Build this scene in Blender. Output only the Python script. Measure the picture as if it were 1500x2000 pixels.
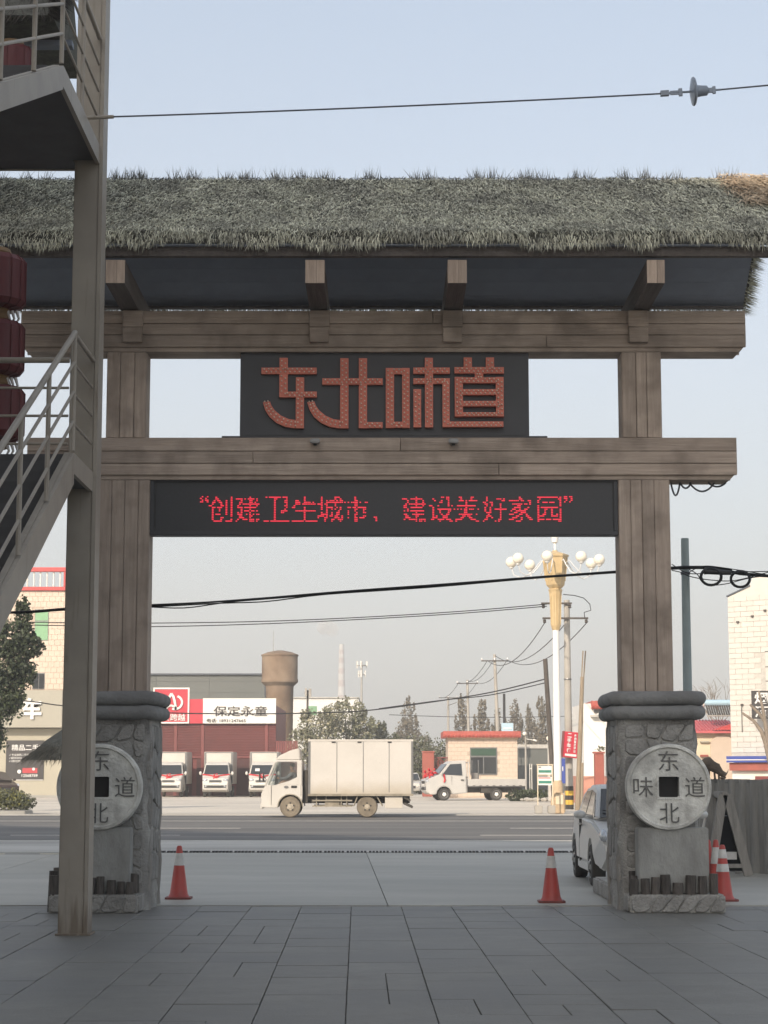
import bpy, bmesh, math, random
import numpy as np
from mathutils import Vector, Matrix
from mathutils.bvhtree import BVHTree
for o in list(bpy.data.objects): bpy.data.objects.remove(o)
random.seed(7); RNG = np.random.default_rng(7)
SC = bpy.context.scene; COL = SC.collection
R = math.radians
# ------------------------------------------------------------------ camera
FPX, CAMZ = 3760.0, 1.6
PITCH = math.atan(510.0 / FPX)
cam = bpy.data.cameras.new("camera"); camo = bpy.data.objects.new("camera", cam); COL.objects.link(camo)
camo.location = (0, 0, CAMZ); camo.rotation_euler = (math.pi / 2 + PITCH, 0, 0)
cam.sensor_fit = 'VERTICAL'; cam.sensor_height = 36.0; cam.lens = 36.0 * FPX / 2000.0
cam.clip_start = 0.1; cam.clip_end = 6000
SC.camera = camo
# ------------------------------------------------------------------ light
SUN_AZ, SUN_EL = R(25), R(27)          # light travels towards +X,+Y (late sun behind the camera, to its left)
W = bpy.data.worlds.new("World"); SC.world = W; W.use_nodes = True
wn = W.node_tree.nodes; wl = W.node_tree.links
sky = wn.new('ShaderNodeTexSky'); sky.sky_type = 'NISHITA'; sky.sun_disc = False
sky.sun_elevation = SUN_EL; sky.sun_rotation = math.pi + SUN_AZ
sky.air_density = 1.0; sky.dust_density = 4.0; sky.ozone_density = 2.0; sky.altitude = 50
hsv = wn.new('ShaderNodeHueSaturation'); hsv.inputs['Saturation'].default_value = 0.68
wl.new(sky.outputs[0], hsv.inputs['Color'])
# smoggy veil: the same pale haze all round, bluer partway up, kept bright and neutral overhead as added fill
wtc = wn.new('ShaderNodeTexCoord'); wsx = wn.new('ShaderNodeSeparateXYZ'); wl.new(wtc.outputs['Generated'], wsx.inputs[0])
wcr = wn.new('ShaderNodeValToRGB'); wl.new(wsx.outputs['Z'], wcr.inputs[0])
wcr.color_ramp.elements[0].position = 0.0; wcr.color_ramp.elements[0].color = (4.3, 4.15, 3.95, 1)
wcr.color_ramp.elements[1].position = 1.0; wcr.color_ramp.elements[1].color = (2.75, 2.85, 2.95, 1)
for ps, cl in ((0.06, (3.85, 3.78, 3.65)), (0.14, (3.1, 3.15, 3.12)), (0.30, (2.75, 3.08, 3.45)), (0.42, (2.4, 2.9, 3.5)), (0.62, (2.5, 2.75, 3.05))):
    e_ = wcr.color_ramp.elements.new(ps); e_.color = (*cl, 1)
wmx = wn.new('ShaderNodeMix'); wmx.data_type = 'RGBA'; wmx.inputs[0].default_value = 0.5
wl.new(hsv.outputs[0], wmx.inputs[6]); wl.new(wcr.outputs[0], wmx.inputs[7]); wl.new(wmx.outputs[2], wn['Background'].inputs['Color'])
wn['Background'].inputs['Strength'].default_value = 0.15
sl = bpy.data.lights.new("sun", 'SUN'); sl.energy = 3.2; sl.angle = R(0.6); sl.color = (1.0, 0.86, 0.69)
so = bpy.data.objects.new("sun", sl); COL.objects.link(so); so.location = (-20, -30, 60)
LDIR = Vector((math.sin(SUN_AZ) * math.cos(SUN_EL), math.cos(SUN_AZ) * math.cos(SUN_EL), -math.sin(SUN_EL)))
so.rotation_euler = LDIR.to_track_quat('-Z', 'Y').to_euler()
SC.view_settings.view_transform = 'Standard'; SC.view_settings.look = 'None'
SC.view_settings.exposure = 0.65; SC.view_settings.gamma = 1.0
SC.cycles.max_bounces = 6; SC.cycles.volume_bounces = 1; SC.cycles.transparent_max_bounces = 12
# ------------------------------------------------------------------ helpers
cP, sP = math.cos(PITCH), math.sin(PITCH)
def P(px, py, Y):
    """world point at distance Y along the ground that is seen at photo pixel px,py"""
    x = (px - 750.0) / FPX; y = (1000.0 - py) / FPX
    t = Y / (cP - y * sP)
    return Vector((x * t, Y, CAMZ + t * (sP + y * cP)))
def ground_y(py):
    y = (1000.0 - py) / FPX
    return CAMZ * (cP - y * sP) / -(sP + y * cP)
def G(px, py):
    p = P(px, py, ground_y(py)); return Vector((p.x, p.y, 0))
def X(px, Y, py=1500): return P(px, py, Y).x
def Z(py, Y): return P(750, py, Y).z
HAZE = 0.0009
ORG = {}
def _link(o, parent=None):
    COL.objects.link(o)
    if parent is not None: o.parent = parent
    return o
def tag(o, label=None, cat=None, group=None, kind=None):
    if label: o['label'] = label
    if cat: o['category'] = cat
    if group: o['group'] = group
    if kind: o['kind'] = kind
    return o
def thing(name, label, cat, loc=(0, 0, 0), rotz=0.0, group=None, local=False):
    o = bpy.data.objects.new(name, None); o.empty_display_size = 0.2
    o.location = loc; o.rotation_euler = (0, 0, rotz); _link(o)
    tag(o, label, cat, group)
    ORG[o] = Vector((0, 0, 0)) if local else Vector(loc)
    return o
def struct_root(name, loc=(0, 0, 0)):
    o = bpy.data.objects.new(name, None); o.location = loc; _link(o); o['kind'] = 'structure'; ORG[o] = Vector(loc); return o
def copy_tree(o, parent=None, label=None, loc=None, rotz=None):
    c = o.copy(); _link(c, parent); ORG[c] = ORG.get(o, Vector())
    if label: c['label'] = label
    if loc is not None: c.location = loc
    if rotz is not None: c.rotation_euler = (0, 0, rotz)
    for ch in list(o.children):
        if ch is not c: copy_tree(ch, c)
    return c
class B:
    def __init__(s): s.v = []; s.f = []; s.m = []; s.mi = 0
    def add(s, vs, fs):
        n = len(s.v); s.v.extend([tuple(v) for v in vs])
        for f in fs: s.f.append(tuple(n + i for i in f)); s.m.append(s.mi)
        return s
    def box(s, x0, x1, y0, y1, z0, z1):
        vs = [(x, y, z) for z in (z0, z1) for y in (y0, y1) for x in (x0, x1)]
        return s.add(vs, [(0, 2, 3, 1), (4, 5, 7, 6), (0, 1, 5, 4), (2, 6, 7, 3), (0, 4, 6, 2), (1, 3, 7, 5)])
    def beam(s, p0, p1, w, h, up=(0, 0, 1)):
        p0 = Vector(p0); p1 = Vector(p1); d = (p1 - p0).normalized(); u = Vector(up)
        if abs(d.dot(u)) > 0.98: u = Vector((0, 1, 0))
        r = d.cross(u).normalized() * (w / 2); u = r.cross(d).normalized() * (h / 2)
        vs = [p + a * r + b * u for p in (p0, p1) for a, b in ((-1, -1), (1, -1), (1, 1), (-1, 1))]
        return s.add(vs, [(0, 1, 2, 3), (7, 6, 5, 4), (0, 4, 5, 1), (1, 5, 6, 2), (2, 6, 7, 3), (3, 7, 4, 0)])
    def tube(s, pts, r, n=6, r2=None, cap=True):
        pts = [Vector(p) for p in pts]; k = len(pts); r2 = r if r2 is None else r2
        vs = []; ref = None
        for i, p in enumerate(pts):
            d = (pts[min(i + 1, k - 1)] - pts[max(i - 1, 0)]).normalized()
            if ref is None: ref = Vector((0, 0, 1)) if abs(d.z) < 0.9 else Vector((1, 0, 0))
            a = d.cross(ref).normalized(); b = a.cross(d).normalized(); ref = b
            rr = r + (r2 - r) * i / max(1, k - 1)
            vs += [p + (a * math.cos(t) + b * math.sin(t)) * rr for t in [2 * math.pi * j / n for j in range(n)]]
        fs = [(i * n + j, i * n + (j + 1) % n, (i + 1) * n + (j + 1) % n, (i + 1) * n + j) for i in range(k - 1) for j in range(n)]
        if cap: fs += [tuple(range(n - 1, -1, -1)), tuple(range((k - 1) * n, k * n))]
        return s.add(vs, fs)
    def lathe(s, c, prof, n=12, axis='z'):
        vs = []
        for r, h in prof:
            for j in range(n):
                t = 2 * math.pi * j / n; a, b = r * math.cos(t), r * math.sin(t)
                vs.append((c[0] + a, c[1] + b, c[2] + h) if axis == 'z' else (c[0] + a, c[1] + h, c[2] + b) if axis == 'y' else (c[0] + h, c[1] + a, c[2] + b))
        k = len(prof)
        fs = [(i * n + j, i * n + (j + 1) % n, (i + 1) * n + (j + 1) % n, (i + 1) * n + j) for i in range(k - 1) for j in range(n)]
        if prof[0][0] > 1e-6: fs.append(tuple(range(n - 1, -1, -1)))
        if prof[-1][0] > 1e-6: fs.append(tuple(range((k - 1) * n, k * n)))
        return s.add(vs, fs)
    def prism(s, poly, axis, a0, a1):
        n = len(poly)
        mk = {'y': lambda p, a: (p[0], a, p[1]), 'x': lambda p, a: (a, p[0], p[1]), 'z': lambda p, a: (p[0], p[1], a)}[axis]
        vs = [mk(p, a0) for p in poly] + [mk(p, a1) for p in poly]
        return s.add(vs, [tuple(range(n)), tuple(range(2 * n - 1, n - 1, -1))] + [(i, i + n, (i + 1) % n + n, (i + 1) % n) for i in range(n)])
    def shell(s, prof):
        """closed side outline (x,z,halfwidth) spread to both sides"""
        n = len(prof); vs = [(x, h, z) for x, z, h in prof] + [(x, -h, z) for x, z, h in prof]
        return s.add(vs, [tuple(range(n)), tuple(range(2 * n - 1, n - 1, -1))] + [(i, i + n, (i + 1) % n + n, (i + 1) % n) for i in range(n)])
    def sphere(s, c, r, n=10, k=6, sc=(1, 1, 1)):
        prof = [(r * math.sin(math.pi * i / k), -r * math.cos(math.pi * i / k)) for i in range(k + 1)]
        m = len(s.v); s.lathe((0, 0, 0), prof, n)
        for i in range(m, len(s.v)): v = s.v[i]; s.v[i] = (c[0] + v[0] * sc[0], c[1] + v[1] * sc[1], c[2] + v[2] * sc[2])
        return s
    def build(s, name, mats, parent=None, smooth=None, bevel=0, seg=2, kind=None, label=None):
        org = ORG.get(parent, Vector()) if parent is not None else Vector()
        me = bpy.data.meshes.new(name)
        me.from_pydata([(v[0] - org.x, v[1] - org.y, v[2] - org.z) for v in s.v], [], s.f)
        mats = mats if isinstance(mats, (list, tuple)) else [mats]
        for m in mats: me.materials.append(m)
        if len(mats) > 1: me.polygons.foreach_set('material_index', s.m)
        if bevel or True:
            bm = bmesh.new(); bm.from_mesh(me)
            if len(s.v) < 20000: bmesh.ops.recalc_face_normals(bm, faces=bm.faces)
            if bevel:
                ed = [e for e in bm.edges if len(e.link_faces) == 2 and e.calc_face_angle(0) > 0.45]
                bmesh.ops.bevel(bm, geom=ed, offset=bevel, segments=seg, affect='EDGES', clamp_overlap=True)
            bm.to_mesh(me); bm.free()
        if smooth is None and bevel: smooth = 40
        if smooth:
            me.polygons.foreach_set('use_smooth', [True] * len(me.polygons)); me.set_sharp_from_angle(angle=R(smooth))
        o = bpy.data.objects.new(name, me); _link(o, parent); ORG[o] = org
        if kind: o['kind'] = kind
        if label: o['label'] = label
        return o
def raw_mesh(name, verts, faces_n, mat, parent=None, kind=None):
    """big numpy soup: verts (N,k,3) separate faces of k corners"""
    org = ORG.get(parent, Vector()) if parent is not None else Vector()
    N, k, _ = verts.shape
    me = bpy.data.meshes.new(name); v = (verts.reshape(-1, 3) - np.array(org)).astype(np.float32)
    me.vertices.add(N * k); me.vertices.foreach_set('co', v.ravel())
    me.loops.add(N * k); me.loops.foreach_set('vertex_index', np.arange(N * k, dtype=np.int32))
    me.polygons.add(N); me.polygons.foreach_set('loop_start', np.arange(0, N * k, k, dtype=np.int32))
    me.update(calc_edges=True); me.validate()
    for m in (mat if isinstance(mat, (list, tuple)) else [mat]): me.materials.append(m)
    o = bpy.data.objects.new(name, me); _link(o, parent); ORG[o] = org
    if kind: o['kind'] = kind
    return o
# ------------------------------------------------------------------ materials
def pmat(name, c1, c2=None, scale=3.0, rough=0.7, metal=0.0, bump=0.0, bscale=None, stretch=(1, 1, 1), rnd=0.0, detail=6.0, c3=None, s3=0.6, island=0.0, spec=0.5, world=False, iso3=False, nrough=.62):
    m = bpy.data.materials.new(name); m.use_nodes = True; nt = m.node_tree; N = nt.nodes; L = nt.links
    b = N['Principled BSDF']; b.inputs['Roughness'].default_value = rough; b.inputs['Metallic'].default_value = metal
    b.inputs['Specular IOR Level'].default_value = spec
    c2 = c2 or tuple(min(1, c * 0.72) for c in c1)
    co = N.new('ShaderNodeTexCoord') if not world else N.new('ShaderNodeNewGeometry')
    mp = N.new('ShaderNodeMapping'); mp.inputs['Scale'].default_value = stretch
    L.new(co.outputs['Object' if not world else 'Position'], mp.inputs['Vector'])
    if rnd or True:
        oi = N.new('ShaderNodeObjectInfo'); ml = N.new('ShaderNodeVectorMath'); ml.operation = 'SCALE'; ml.inputs['Scale'].default_value = 37.0
        cx = N.new('ShaderNodeCombineXYZ'); L.new(oi.outputs['Random'], cx.inputs[0]); L.new(oi.outputs['Random'], cx.inputs[2]); L.new(cx.outputs[0], ml.inputs[0])
        if rnd: L.new(ml.outputs[0], mp.inputs['Location'])
    no = N.new('ShaderNodeTexNoise'); no.inputs['Scale'].default_value = scale; no.inputs['Detail'].default_value = detail; no.inputs['Roughness'].default_value = nrough
    L.new(mp.outputs[0], no.inputs['Vector'])
    cr = N.new('ShaderNodeValToRGB'); cr.color_ramp.elements[0].position = 0.32; cr.color_ramp.elements[1].position = 0.68
    cr.color_ramp.elements[0].color = (*c2, 1); cr.color_ramp.elements[1].color = (*c1, 1)
    L.new(no.outputs['Fac'], cr.inputs[0]); out = cr.outputs[0]
    if c3:
        n3 = N.new('ShaderNodeTexNoise'); n3.inputs['Scale'].default_value = s3; n3.inputs['Detail'].default_value = 4
        L.new((mp if not iso3 else co).outputs[0 if not iso3 else ('Object' if not world else 'Position')], n3.inputs['Vector'])
        r3 = N.new('ShaderNodeValToRGB'); r3.color_ramp.elements[0].position = 0.45; r3.color_ramp.elements[1].position = 0.7
        L.new(n3.outputs['Fac'], r3.inputs[0]); mx = N.new('ShaderNodeMix'); mx.data_type = 'RGBA'
        L.new(r3.outputs[0], mx.inputs[0]); L.new(out, mx.inputs[6]); mx.inputs[7].default_value = (*c3, 1); out = mx.outputs[2]
    if rnd or island:
        src = oi.outputs['Random']
        if island:
            ge = N.new('ShaderNodeNewGeometry'); src = ge.outputs['Random Per Island']
        a = rnd or island
        mr = N.new('ShaderNodeMapRange'); mr.inputs[3].default_value = 1 - a; mr.inputs[4].default_value = 1 + a; L.new(src, mr.inputs[0])
        h = N.new('ShaderNodeHueSaturation'); L.new(mr.outputs[0], h.inputs['Value']); L.new(out, h.inputs['Color']); out = h.outputs[0]
    L.new(out, b.inputs['Base Color'])
    if bump:
        nb = N.new('ShaderNodeTexNoise'); nb.inputs['Scale'].default_value = bscale or scale * 4; nb.inputs['Detail'].default_value = 5; L.new(mp.outputs[0], nb.inputs['Vector'])
        bp = N.new('ShaderNodeBump'); bp.inputs['Strength'].default_value = min(1, bump); bp.inputs['Distance'].default_value = 0.03; L.new(nb.outputs['Fac'], bp.inputs['Height']); L.new(bp.outputs[0], b.inputs['Normal'])
    return m
def emat(name, col, st):
    m = bpy.data.materials.new(name); m.use_nodes = True; b = m.node_tree.nodes['Principled BSDF']
    b.inputs['Base Color'].default_value = (*[c * .3 for c in col], 1); b.inputs['Emission Color'].default_value = (*col, 1); b.inputs['Emission Strength'].default_value = st
    return m
def glassmat(name, tint=(0.75, 0.8, 0.8), mixf=0.25):
    m = bpy.data.materials.new(name); m.use_nodes = True; nt = m.node_tree; N = nt.nodes; L = nt.links
    N.remove(N['Principled BSDF']); t = N.new('ShaderNodeBsdfTransparent'); t.inputs[0].default_value = (*tint, 1)
    g = N.new('ShaderNodeBsdfGlossy'); g.inputs['Roughness'].default_value = 0.08; x = N.new('ShaderNodeMixShader'); x.inputs[0].default_value = mixf
    L.new(t.outputs[0], x.inputs[1]); L.new(g.outputs[0], x.inputs[2]); L.new(x.outputs[0], N['Material Output'].inputs[0]); return m
M = {}
def wood(name, c1, c2, axis):
    st = {'x': (0.35, 6, 6), 'z': (6, 6, 0.35), 'y': (6, 0.35, 6)}[axis]
    return pmat(name, c1, c2, 3.0, 0.85, bump=0.4, bscale=9, stretch=st, rnd=0.12, c3=tuple(c * 0.74 for c in c2), s3=2.6, iso3=True, detail=9)
for a in 'xyz': M['wood_' + a] = wood('weathered_wood_' + a, (0.455, 0.37, 0.305), (0.325, 0.262, 0.213), a)
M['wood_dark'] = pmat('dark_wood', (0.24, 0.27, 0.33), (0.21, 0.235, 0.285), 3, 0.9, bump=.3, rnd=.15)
M['wood_shade'] = pmat('shaded_timber', (0.15, 0.13, 0.12), (0.1, 0.088, 0.08), 3, .9, bump=.3, stretch=(6, .35, 6))  # eave shade on beams and purlins put into the timber colour
M['wood_end'] = pmat('wood_end_grain', (0.44, 0.35, 0.28), (0.31, 0.24, 0.19), 6, 0.85, bump=.3, rnd=.2, stretch=(5, 5, .5))
M['thatch'] = pmat('thatch_straw', (0.62, 0.615, 0.50), (0.46, 0.455, 0.37), 1.6, 0.95, c3=(0.34, 0.335, 0.28), s3=2.2, island=0.6, spec=.1)
M['thatch_bed'] = pmat('thatch_bed', (0.15, 0.15, 0.13), (0.09, 0.09, 0.08), 9, 0.95, bump=1, spec=.1)
M['thatch_mid'] = pmat('thatch_straw_brown', (0.2, 0.185, 0.145), (0.12, 0.11, 0.088), 2.2, 0.95, island=.5, spec=.1)
M['thatch_tuft'] = pmat('silhouette_straw', (0.2, 0.2, 0.185), (0.13, 0.13, 0.12), 2.2, 0.95, island=.5, spec=.1)  # dark silhouette against the sky put into the tuft colour
M['thatch_tan'] = pmat('tan_straw', (0.66, 0.54, 0.40), (0.54, 0.43, 0.31), 3, 0.95, island=0.4, spec=.1)  # tan blades for the right end of the ridge
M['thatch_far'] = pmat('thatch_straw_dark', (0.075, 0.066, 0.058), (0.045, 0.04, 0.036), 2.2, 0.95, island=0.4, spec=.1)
M['stone'] = pmat('flagstone', (0.33, 0.32, 0.30), (0.22, 0.214, 0.2), 5, 0.9, bump=.9, bscale=30, rnd=.16)
M['mortar'] = pmat('mortar', (0.45, 0.44, 0.41), (0.31, 0.3, 0.28), 6, 0.95, bump=1, bscale=35, c3=(0.13, 0.122, 0.112), s3=1.5)
M['capstone'] = pmat('cap_concrete', (0.27, 0.27, 0.262), (0.185, 0.185, 0.18), 4, 0.9, bump=.6, c3=(0.11, 0.106, 0.104), s3=2)
M['coin'] = pmat('coin_stone', (0.75, 0.745, 0.69), (0.58, 0.575, 0.535), 6, 0.9, bump=.6, c3=(0.36, 0.35, 0.325), s3=4, detail=10)
M['coin_dark'] = pmat('coin_carving', (0.15, 0.147, 0.14), (0.1, 0.1, 0.096), 6, 0.95)
M['hole'] = pmat('coin_hole', (0.03, 0.028, 0.027), None, 6, 0.95)
M['pedestal'] = pmat('pedestal_stone', (0.35, 0.35, 0.33), (0.27, 0.27, 0.255), 7, 0.9, bump=.4, stretch=(1.5, 1.5, .7), detail=12, nrough=.75, c3=(0.2, 0.197, 0.185), s3=2)
M['stump'] = pmat('stump_bark', (0.13, 0.112, 0.098), (0.065, 0.058, 0.052), 7, 0.95, bump=.8, rnd=.35, stretch=(3, 3, .6))
M['bark'] = pmat('concrete_bark', (0.34, 0.32, 0.29), (0.21, 0.197, 0.18), 5, 0.95, bump=.9, stretch=(3, 3, .4))
M['paver'] = pmat('granite_paver', (0.185, 0.18, 0.162), (0.118, 0.115, 0.104), 2.2, 0.55, bump=.2, bscale=45, rnd=0.06, c3=(0.13, 0.129, 0.122), s3=.55, detail=14, iso3=True, world=True, nrough=.82)
M['joint'] = pmat('joint_sand', (0.125, 0.122, 0.112), None, 8, 0.95)
M['yard'] = pmat('yard_concrete', (0.385, 0.375, 0.335), (0.30, 0.293, 0.262), 1.2, 0.6, bump=.1, bscale=40, c3=(0.26, 0.255, 0.228), s3=.25, stretch=(.35, 1, 1), detail=14, rnd=.04, nrough=.75)
M['apron'] = pmat('apron_concrete', (0.46, 0.45, 0.42), (0.37, 0.365, 0.345), .8, 0.9, c3=(0.24, 0.235, 0.22), s3=.3, stretch=(.3, 1, 1))
M['asphalt'] = pmat('asphalt', (0.122, 0.118, 0.113), (0.078, 0.077, 0.076), .6, 0.85, stretch=(.06, 1, 1), c3=(0.165, 0.157, 0.148), s3=.35, detail=8)
M['line'] = pmat('road_paint', (0.62, 0.6, 0.56), (0.4, 0.39, 0.37), 3, 0.8)
M['forecourt'] = pmat('forecourt_concrete', (0.60, 0.55, 0.475), (0.50, 0.46, 0.40), .25, 0.9, c3=(0.43, 0.395, 0.345), s3=.12, stretch=(.4, 1, 1), detail=8)
M['earth'] = pmat('earth', (0.2, 0.165, 0.12), (0.11, 0.1, 0.07), .05, 0.95)
M['grate'] = pmat('drain_iron', (0.05, 0.05, 0.05), None, 5, .6, .4)
M['steel'] = pmat('khaki_steel_paint', (0.33, 0.295, 0.245), (0.28, 0.25, 0.21), 2.5, 0.55, bump=.05, c3=(0.24, 0.212, 0.175), s3=1.2)
def rust(mat, z0, z1, col):
    nt = mat.node_tree; N = nt.nodes; L = nt.links; b = N['Principled BSDF']; src = b.inputs['Base Color'].links[0].from_socket
    ge = N.new('ShaderNodeNewGeometry'); sx = N.new('ShaderNodeSeparateXYZ'); L.new(ge.outputs['Position'], sx.inputs[0])
    mp = N.new('ShaderNodeMapping'); mp.inputs['Scale'].default_value = (14, 14, 1.2); L.new(ge.outputs['Position'], mp.inputs['Vector'])
    no = N.new('ShaderNodeTexNoise'); no.inputs['Scale'].default_value = 1.0; no.inputs['Detail'].default_value = 8; L.new(mp.outputs[0], no.inputs['Vector'])
    mr = N.new('ShaderNodeMapRange'); mr.inputs[1].default_value = z1; mr.inputs[2].default_value = z0; mr.inputs[3].default_value = 0; mr.inputs[4].default_value = .35; L.new(sx.outputs['Z'], mr.inputs[0])
    ad = N.new('ShaderNodeMath'); L.new(no.outputs['Fac'], ad.inputs[0]); L.new(mr.outputs[0], ad.inputs[1])
    m2 = N.new('ShaderNodeMapRange'); m2.inputs[1].default_value = .62; m2.inputs[2].default_value = .82; m2.inputs[4].default_value = .7; L.new(ad.outputs[0], m2.inputs[0])
    mx = N.new('ShaderNodeMix'); mx.data_type = 'RGBA'; L.new(m2.outputs[0], mx.inputs[0]); L.new(src, mx.inputs[6]); mx.inputs[7].default_value = (*col, 1); L.new(mx.outputs[2], b.inputs['Base Color'])
rust(M['steel'], 0.0, .55, (.12, .085, .055))
M['tread'] = pmat('dark_tread_plate', (0.07, 0.07, 0.075), None, 4, .6, .3)
M['sign_black'] = pmat('sign_face_black', (0.045, 0.046, 0.052), (0.036, 0.037, 0.042), 2, 0.55)
M['led_face'] = pmat('led_screen_face', (0.036, 0.037, 0.042), (0.03, 0.031, 0.035), 30, 0.5)
M['alu'] = pmat('aluminium', (0.22, 0.22, 0.22), None, 4, .45, .7)
M['letter_red'] = pmat('faded_red_letter', (0.66, 0.20, 0.135), (0.56, 0.165, 0.115), 3, 0.6)
M['bulb'] = pmat('bulb_glass', (0.75, 0.58, 0.46), None, 5, 0.3)
M['cone_red'] = pmat('cone_red', (0.48, 0.06, 0.045), (0.38, 0.05, 0.04), 4, 0.5, c3=(0.3, 0.06, 0.05), s3=3)
M['cone_white'] = pmat('cone_reflective', (0.62, 0.61, 0.58), (0.45, 0.44, 0.42), 8, 0.4)
M['cone_base'] = pmat('cone_base', (0.2, 0.05, 0.04), None, 6, 0.7)
M['lantern'] = pmat('lantern_red', (0.12, 0.019, 0.022), (0.085, 0.015, 0.018), 5, 0.6, stretch=(4, 4, .5))
M['gold'] = pmat('lantern_trim', (0.2, 0.12, 0.05), None, 5, .6)
M['cloth_white'] = pmat('white_ribbon', (0.6, 0.58, 0.57), None, 5, .8)
M['white'] = pmat('white_paint', (0.78, 0.76, 0.72), (0.68, 0.66, 0.61), 1.0, 0.4, c3=(0.6, 0.56, 0.48), s3=.5)
M['truck_white'] = pmat('truck_paint', (0.56, 0.535, 0.495), (0.51, 0.487, 0.45), 1.0, 0.32)
M['box_white'] = pmat('cargo_panel', (0.56, 0.53, 0.49), (0.5, 0.473, 0.435), .7, 0.45, c3=(0.47, 0.43, 0.365), s3=.45, stretch=(1, 1, 1.6))
def dusty(mat, z0, z1, col):
    nt = mat.node_tree; N = nt.nodes; L = nt.links; b = N['Principled BSDF']; src = b.inputs['Base Color'].links[0].from_socket
    tc = N.new('ShaderNodeTexCoord'); sx = N.new('ShaderNodeSeparateXYZ'); L.new(tc.outputs['Object'], sx.inputs[0])
    no = N.new('ShaderNodeTexNoise'); no.inputs['Scale'].default_value = 1.6; no.inputs['Detail'].default_value = 6; L.new(tc.outputs['Object'], no.inputs['Vector'])
    ad = N.new('ShaderNodeMath'); ad.operation = 'MULTIPLY_ADD'; ad.inputs[1].default_value = -0.6; L.new(no.outputs['Fac'], ad.inputs[0]); L.new(sx.outputs['Z'], ad.inputs[2])
    mr = N.new('ShaderNodeMapRange'); mr.inputs[1].default_value = z1 - .3; mr.inputs[2].default_value = z0 - .3; mr.inputs[4].default_value = .85; L.new(ad.outputs[0], mr.inputs[0])
    mx = N.new('ShaderNodeMix'); mx.data_type = 'RGBA'; L.new(mr.outputs[0], mx.inputs[0]); L.new(src, mx.inputs[6]); mx.inputs[7].default_value = (*col, 1); L.new(mx.outputs[2], b.inputs['Base Color'])
M['box_dusty'] = pmat('dusty_cargo_panel', (0.56, 0.53, 0.49), (0.51, 0.483, 0.445), .7, 0.5, stretch=(1, 1, 1.6)); dusty(M['box_dusty'], .78, 1.35, (.36, .305, .225))
M['pickup'] = pmat('pickup_paint', (0.50, 0.485, 0.46), (0.44, 0.43, 0.41), 1.0, 0.35)
M['silver'] = pmat('silver_paint', (0.60, 0.595, 0.575), (0.55, 0.545, 0.53), 1.5, 0.38, .15)
M['tyre'] = pmat('tyre_rubber', (0.035, 0.034, 0.033), (0.06, 0.055, 0.048), 4, 0.9)
M['tyre_dusty'] = pmat('dusty_tyre', (0.21, 0.178, 0.135), (0.13, 0.11, 0.083), 4, 0.95)
M['rim'] = pmat('wheel_rim', (0.42, 0.42, 0.41), (0.3, 0.3, 0.29), 5, .4, .6)
M['rim_dusty'] = pmat('dusty_rim', (0.46, 0.405, 0.32), (0.33, 0.29, 0.23), 5, .8, .1)
M['chassis'] = pmat('chassis_black', (0.04, 0.037, 0.034), (0.075, 0.066, 0.055), 3, .8)
M['guard'] = pmat('dusty_steel', (0.34, 0.3, 0.24), (0.2, 0.18, 0.14), 3, .8, .1)
M['glass_dark'] = pmat('dark_window_glass', (0.022, 0.026, 0.03), (0.03, 0.034, 0.038), .7, 0.06, spec=.7)
M['glass'] = glassmat('cab_glass')
M['black'] = pmat('black_plastic', (0.022, 0.022, 0.023), None, 6, .5)
M['dark_board'] = pmat('dark_board', (0.018, 0.018, 0.02), None, 6, .95, spec=.05)
M['lamp_clear'] = pmat('headlamp_lens', (0.6, 0.62, 0.65), (0.35, 0.37, 0.4), 8, .12, .4)
M['red_cloth'] = pmat('red_satin', (0.62, 0.03, 0.04), (0.42, 0.02, 0.028), 6, .6)
M['skin'] = pmat('skin', (0.45, 0.27, 0.19), None, 6, .6)
M['trestle'] = pmat('trestle_timber', (0.3, 0.28, 0.25), (0.2, 0.187, 0.168), 4, .9, bump=.5, stretch=(3, 3, .5))
M['hair'] = pmat('hair', (0.015, 0.013, 0.012), None, 6, .7)
M['jacket'] = pmat('grey_jacket', (0.25, 0.25, 0.26), None, 6, .9)
M['corr_red'] = pmat('corrugated_maroon', (0.20, 0.045, 0.042), (0.15, 0.036, 0.034), .7, .5, rnd=.1)
M['corr_dark'] = pmat('roller_door_maroon', (0.085, 0.024, 0.024), (0.06, 0.018, 0.018), .7, .6)
M['sign_red'] = pmat('sign_red', (0.55, 0.035, 0.06), (0.47, 0.03, 0.052), .8, .5)
M['sign_white'] = pmat('sign_white', (0.76, 0.75, 0.72), (0.68, 0.67, 0.64), .8, .5)
M['print_dark'] = pmat('print_dark', (0.05, 0.045, 0.045), None, 5, .6)
M['print_white'] = pmat('print_white', (0.8, 0.79, 0.77), None, 5, .5)
M['print_red'] = pmat('print_red', (0.5, 0.05, 0.06), None, 5, .5)
M['warehouse'] = pmat('grey_cladding', (0.115, 0.122, 0.114), (0.1, 0.107, 0.1), .2, .6, rnd=.06)
M['roof_edge'] = pmat('blue_grey_flashing', (0.09, 0.105, 0.13), None, 1, .5)
M['tower'] = pmat('brick_render', (0.20, 0.135, 0.09), (0.13, 0.088, 0.06), .8, 0.95, c3=(0.27, 0.2, 0.14), s3=.5, detail=9)
M['cream_tile'] = pmat('cream_tile', (0.58, 0.475, 0.385), (0.535, 0.435, 0.35), 2, .4, rnd=.035)
M['cream_wall'] = pmat('cream_wall', (0.70, 0.60, 0.44), (0.6, 0.51, 0.37), .6, .8, c3=(0.55, 0.47, 0.35), s3=.4)
M['grout'] = pmat('tile_grout', (0.53, 0.435, 0.35), None, 2, .9)
M['white_tile'] = pmat('white_tile', (0.58, 0.55, 0.505), (0.53, 0.5, 0.46), 1.5, .4, rnd=.03)
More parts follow.
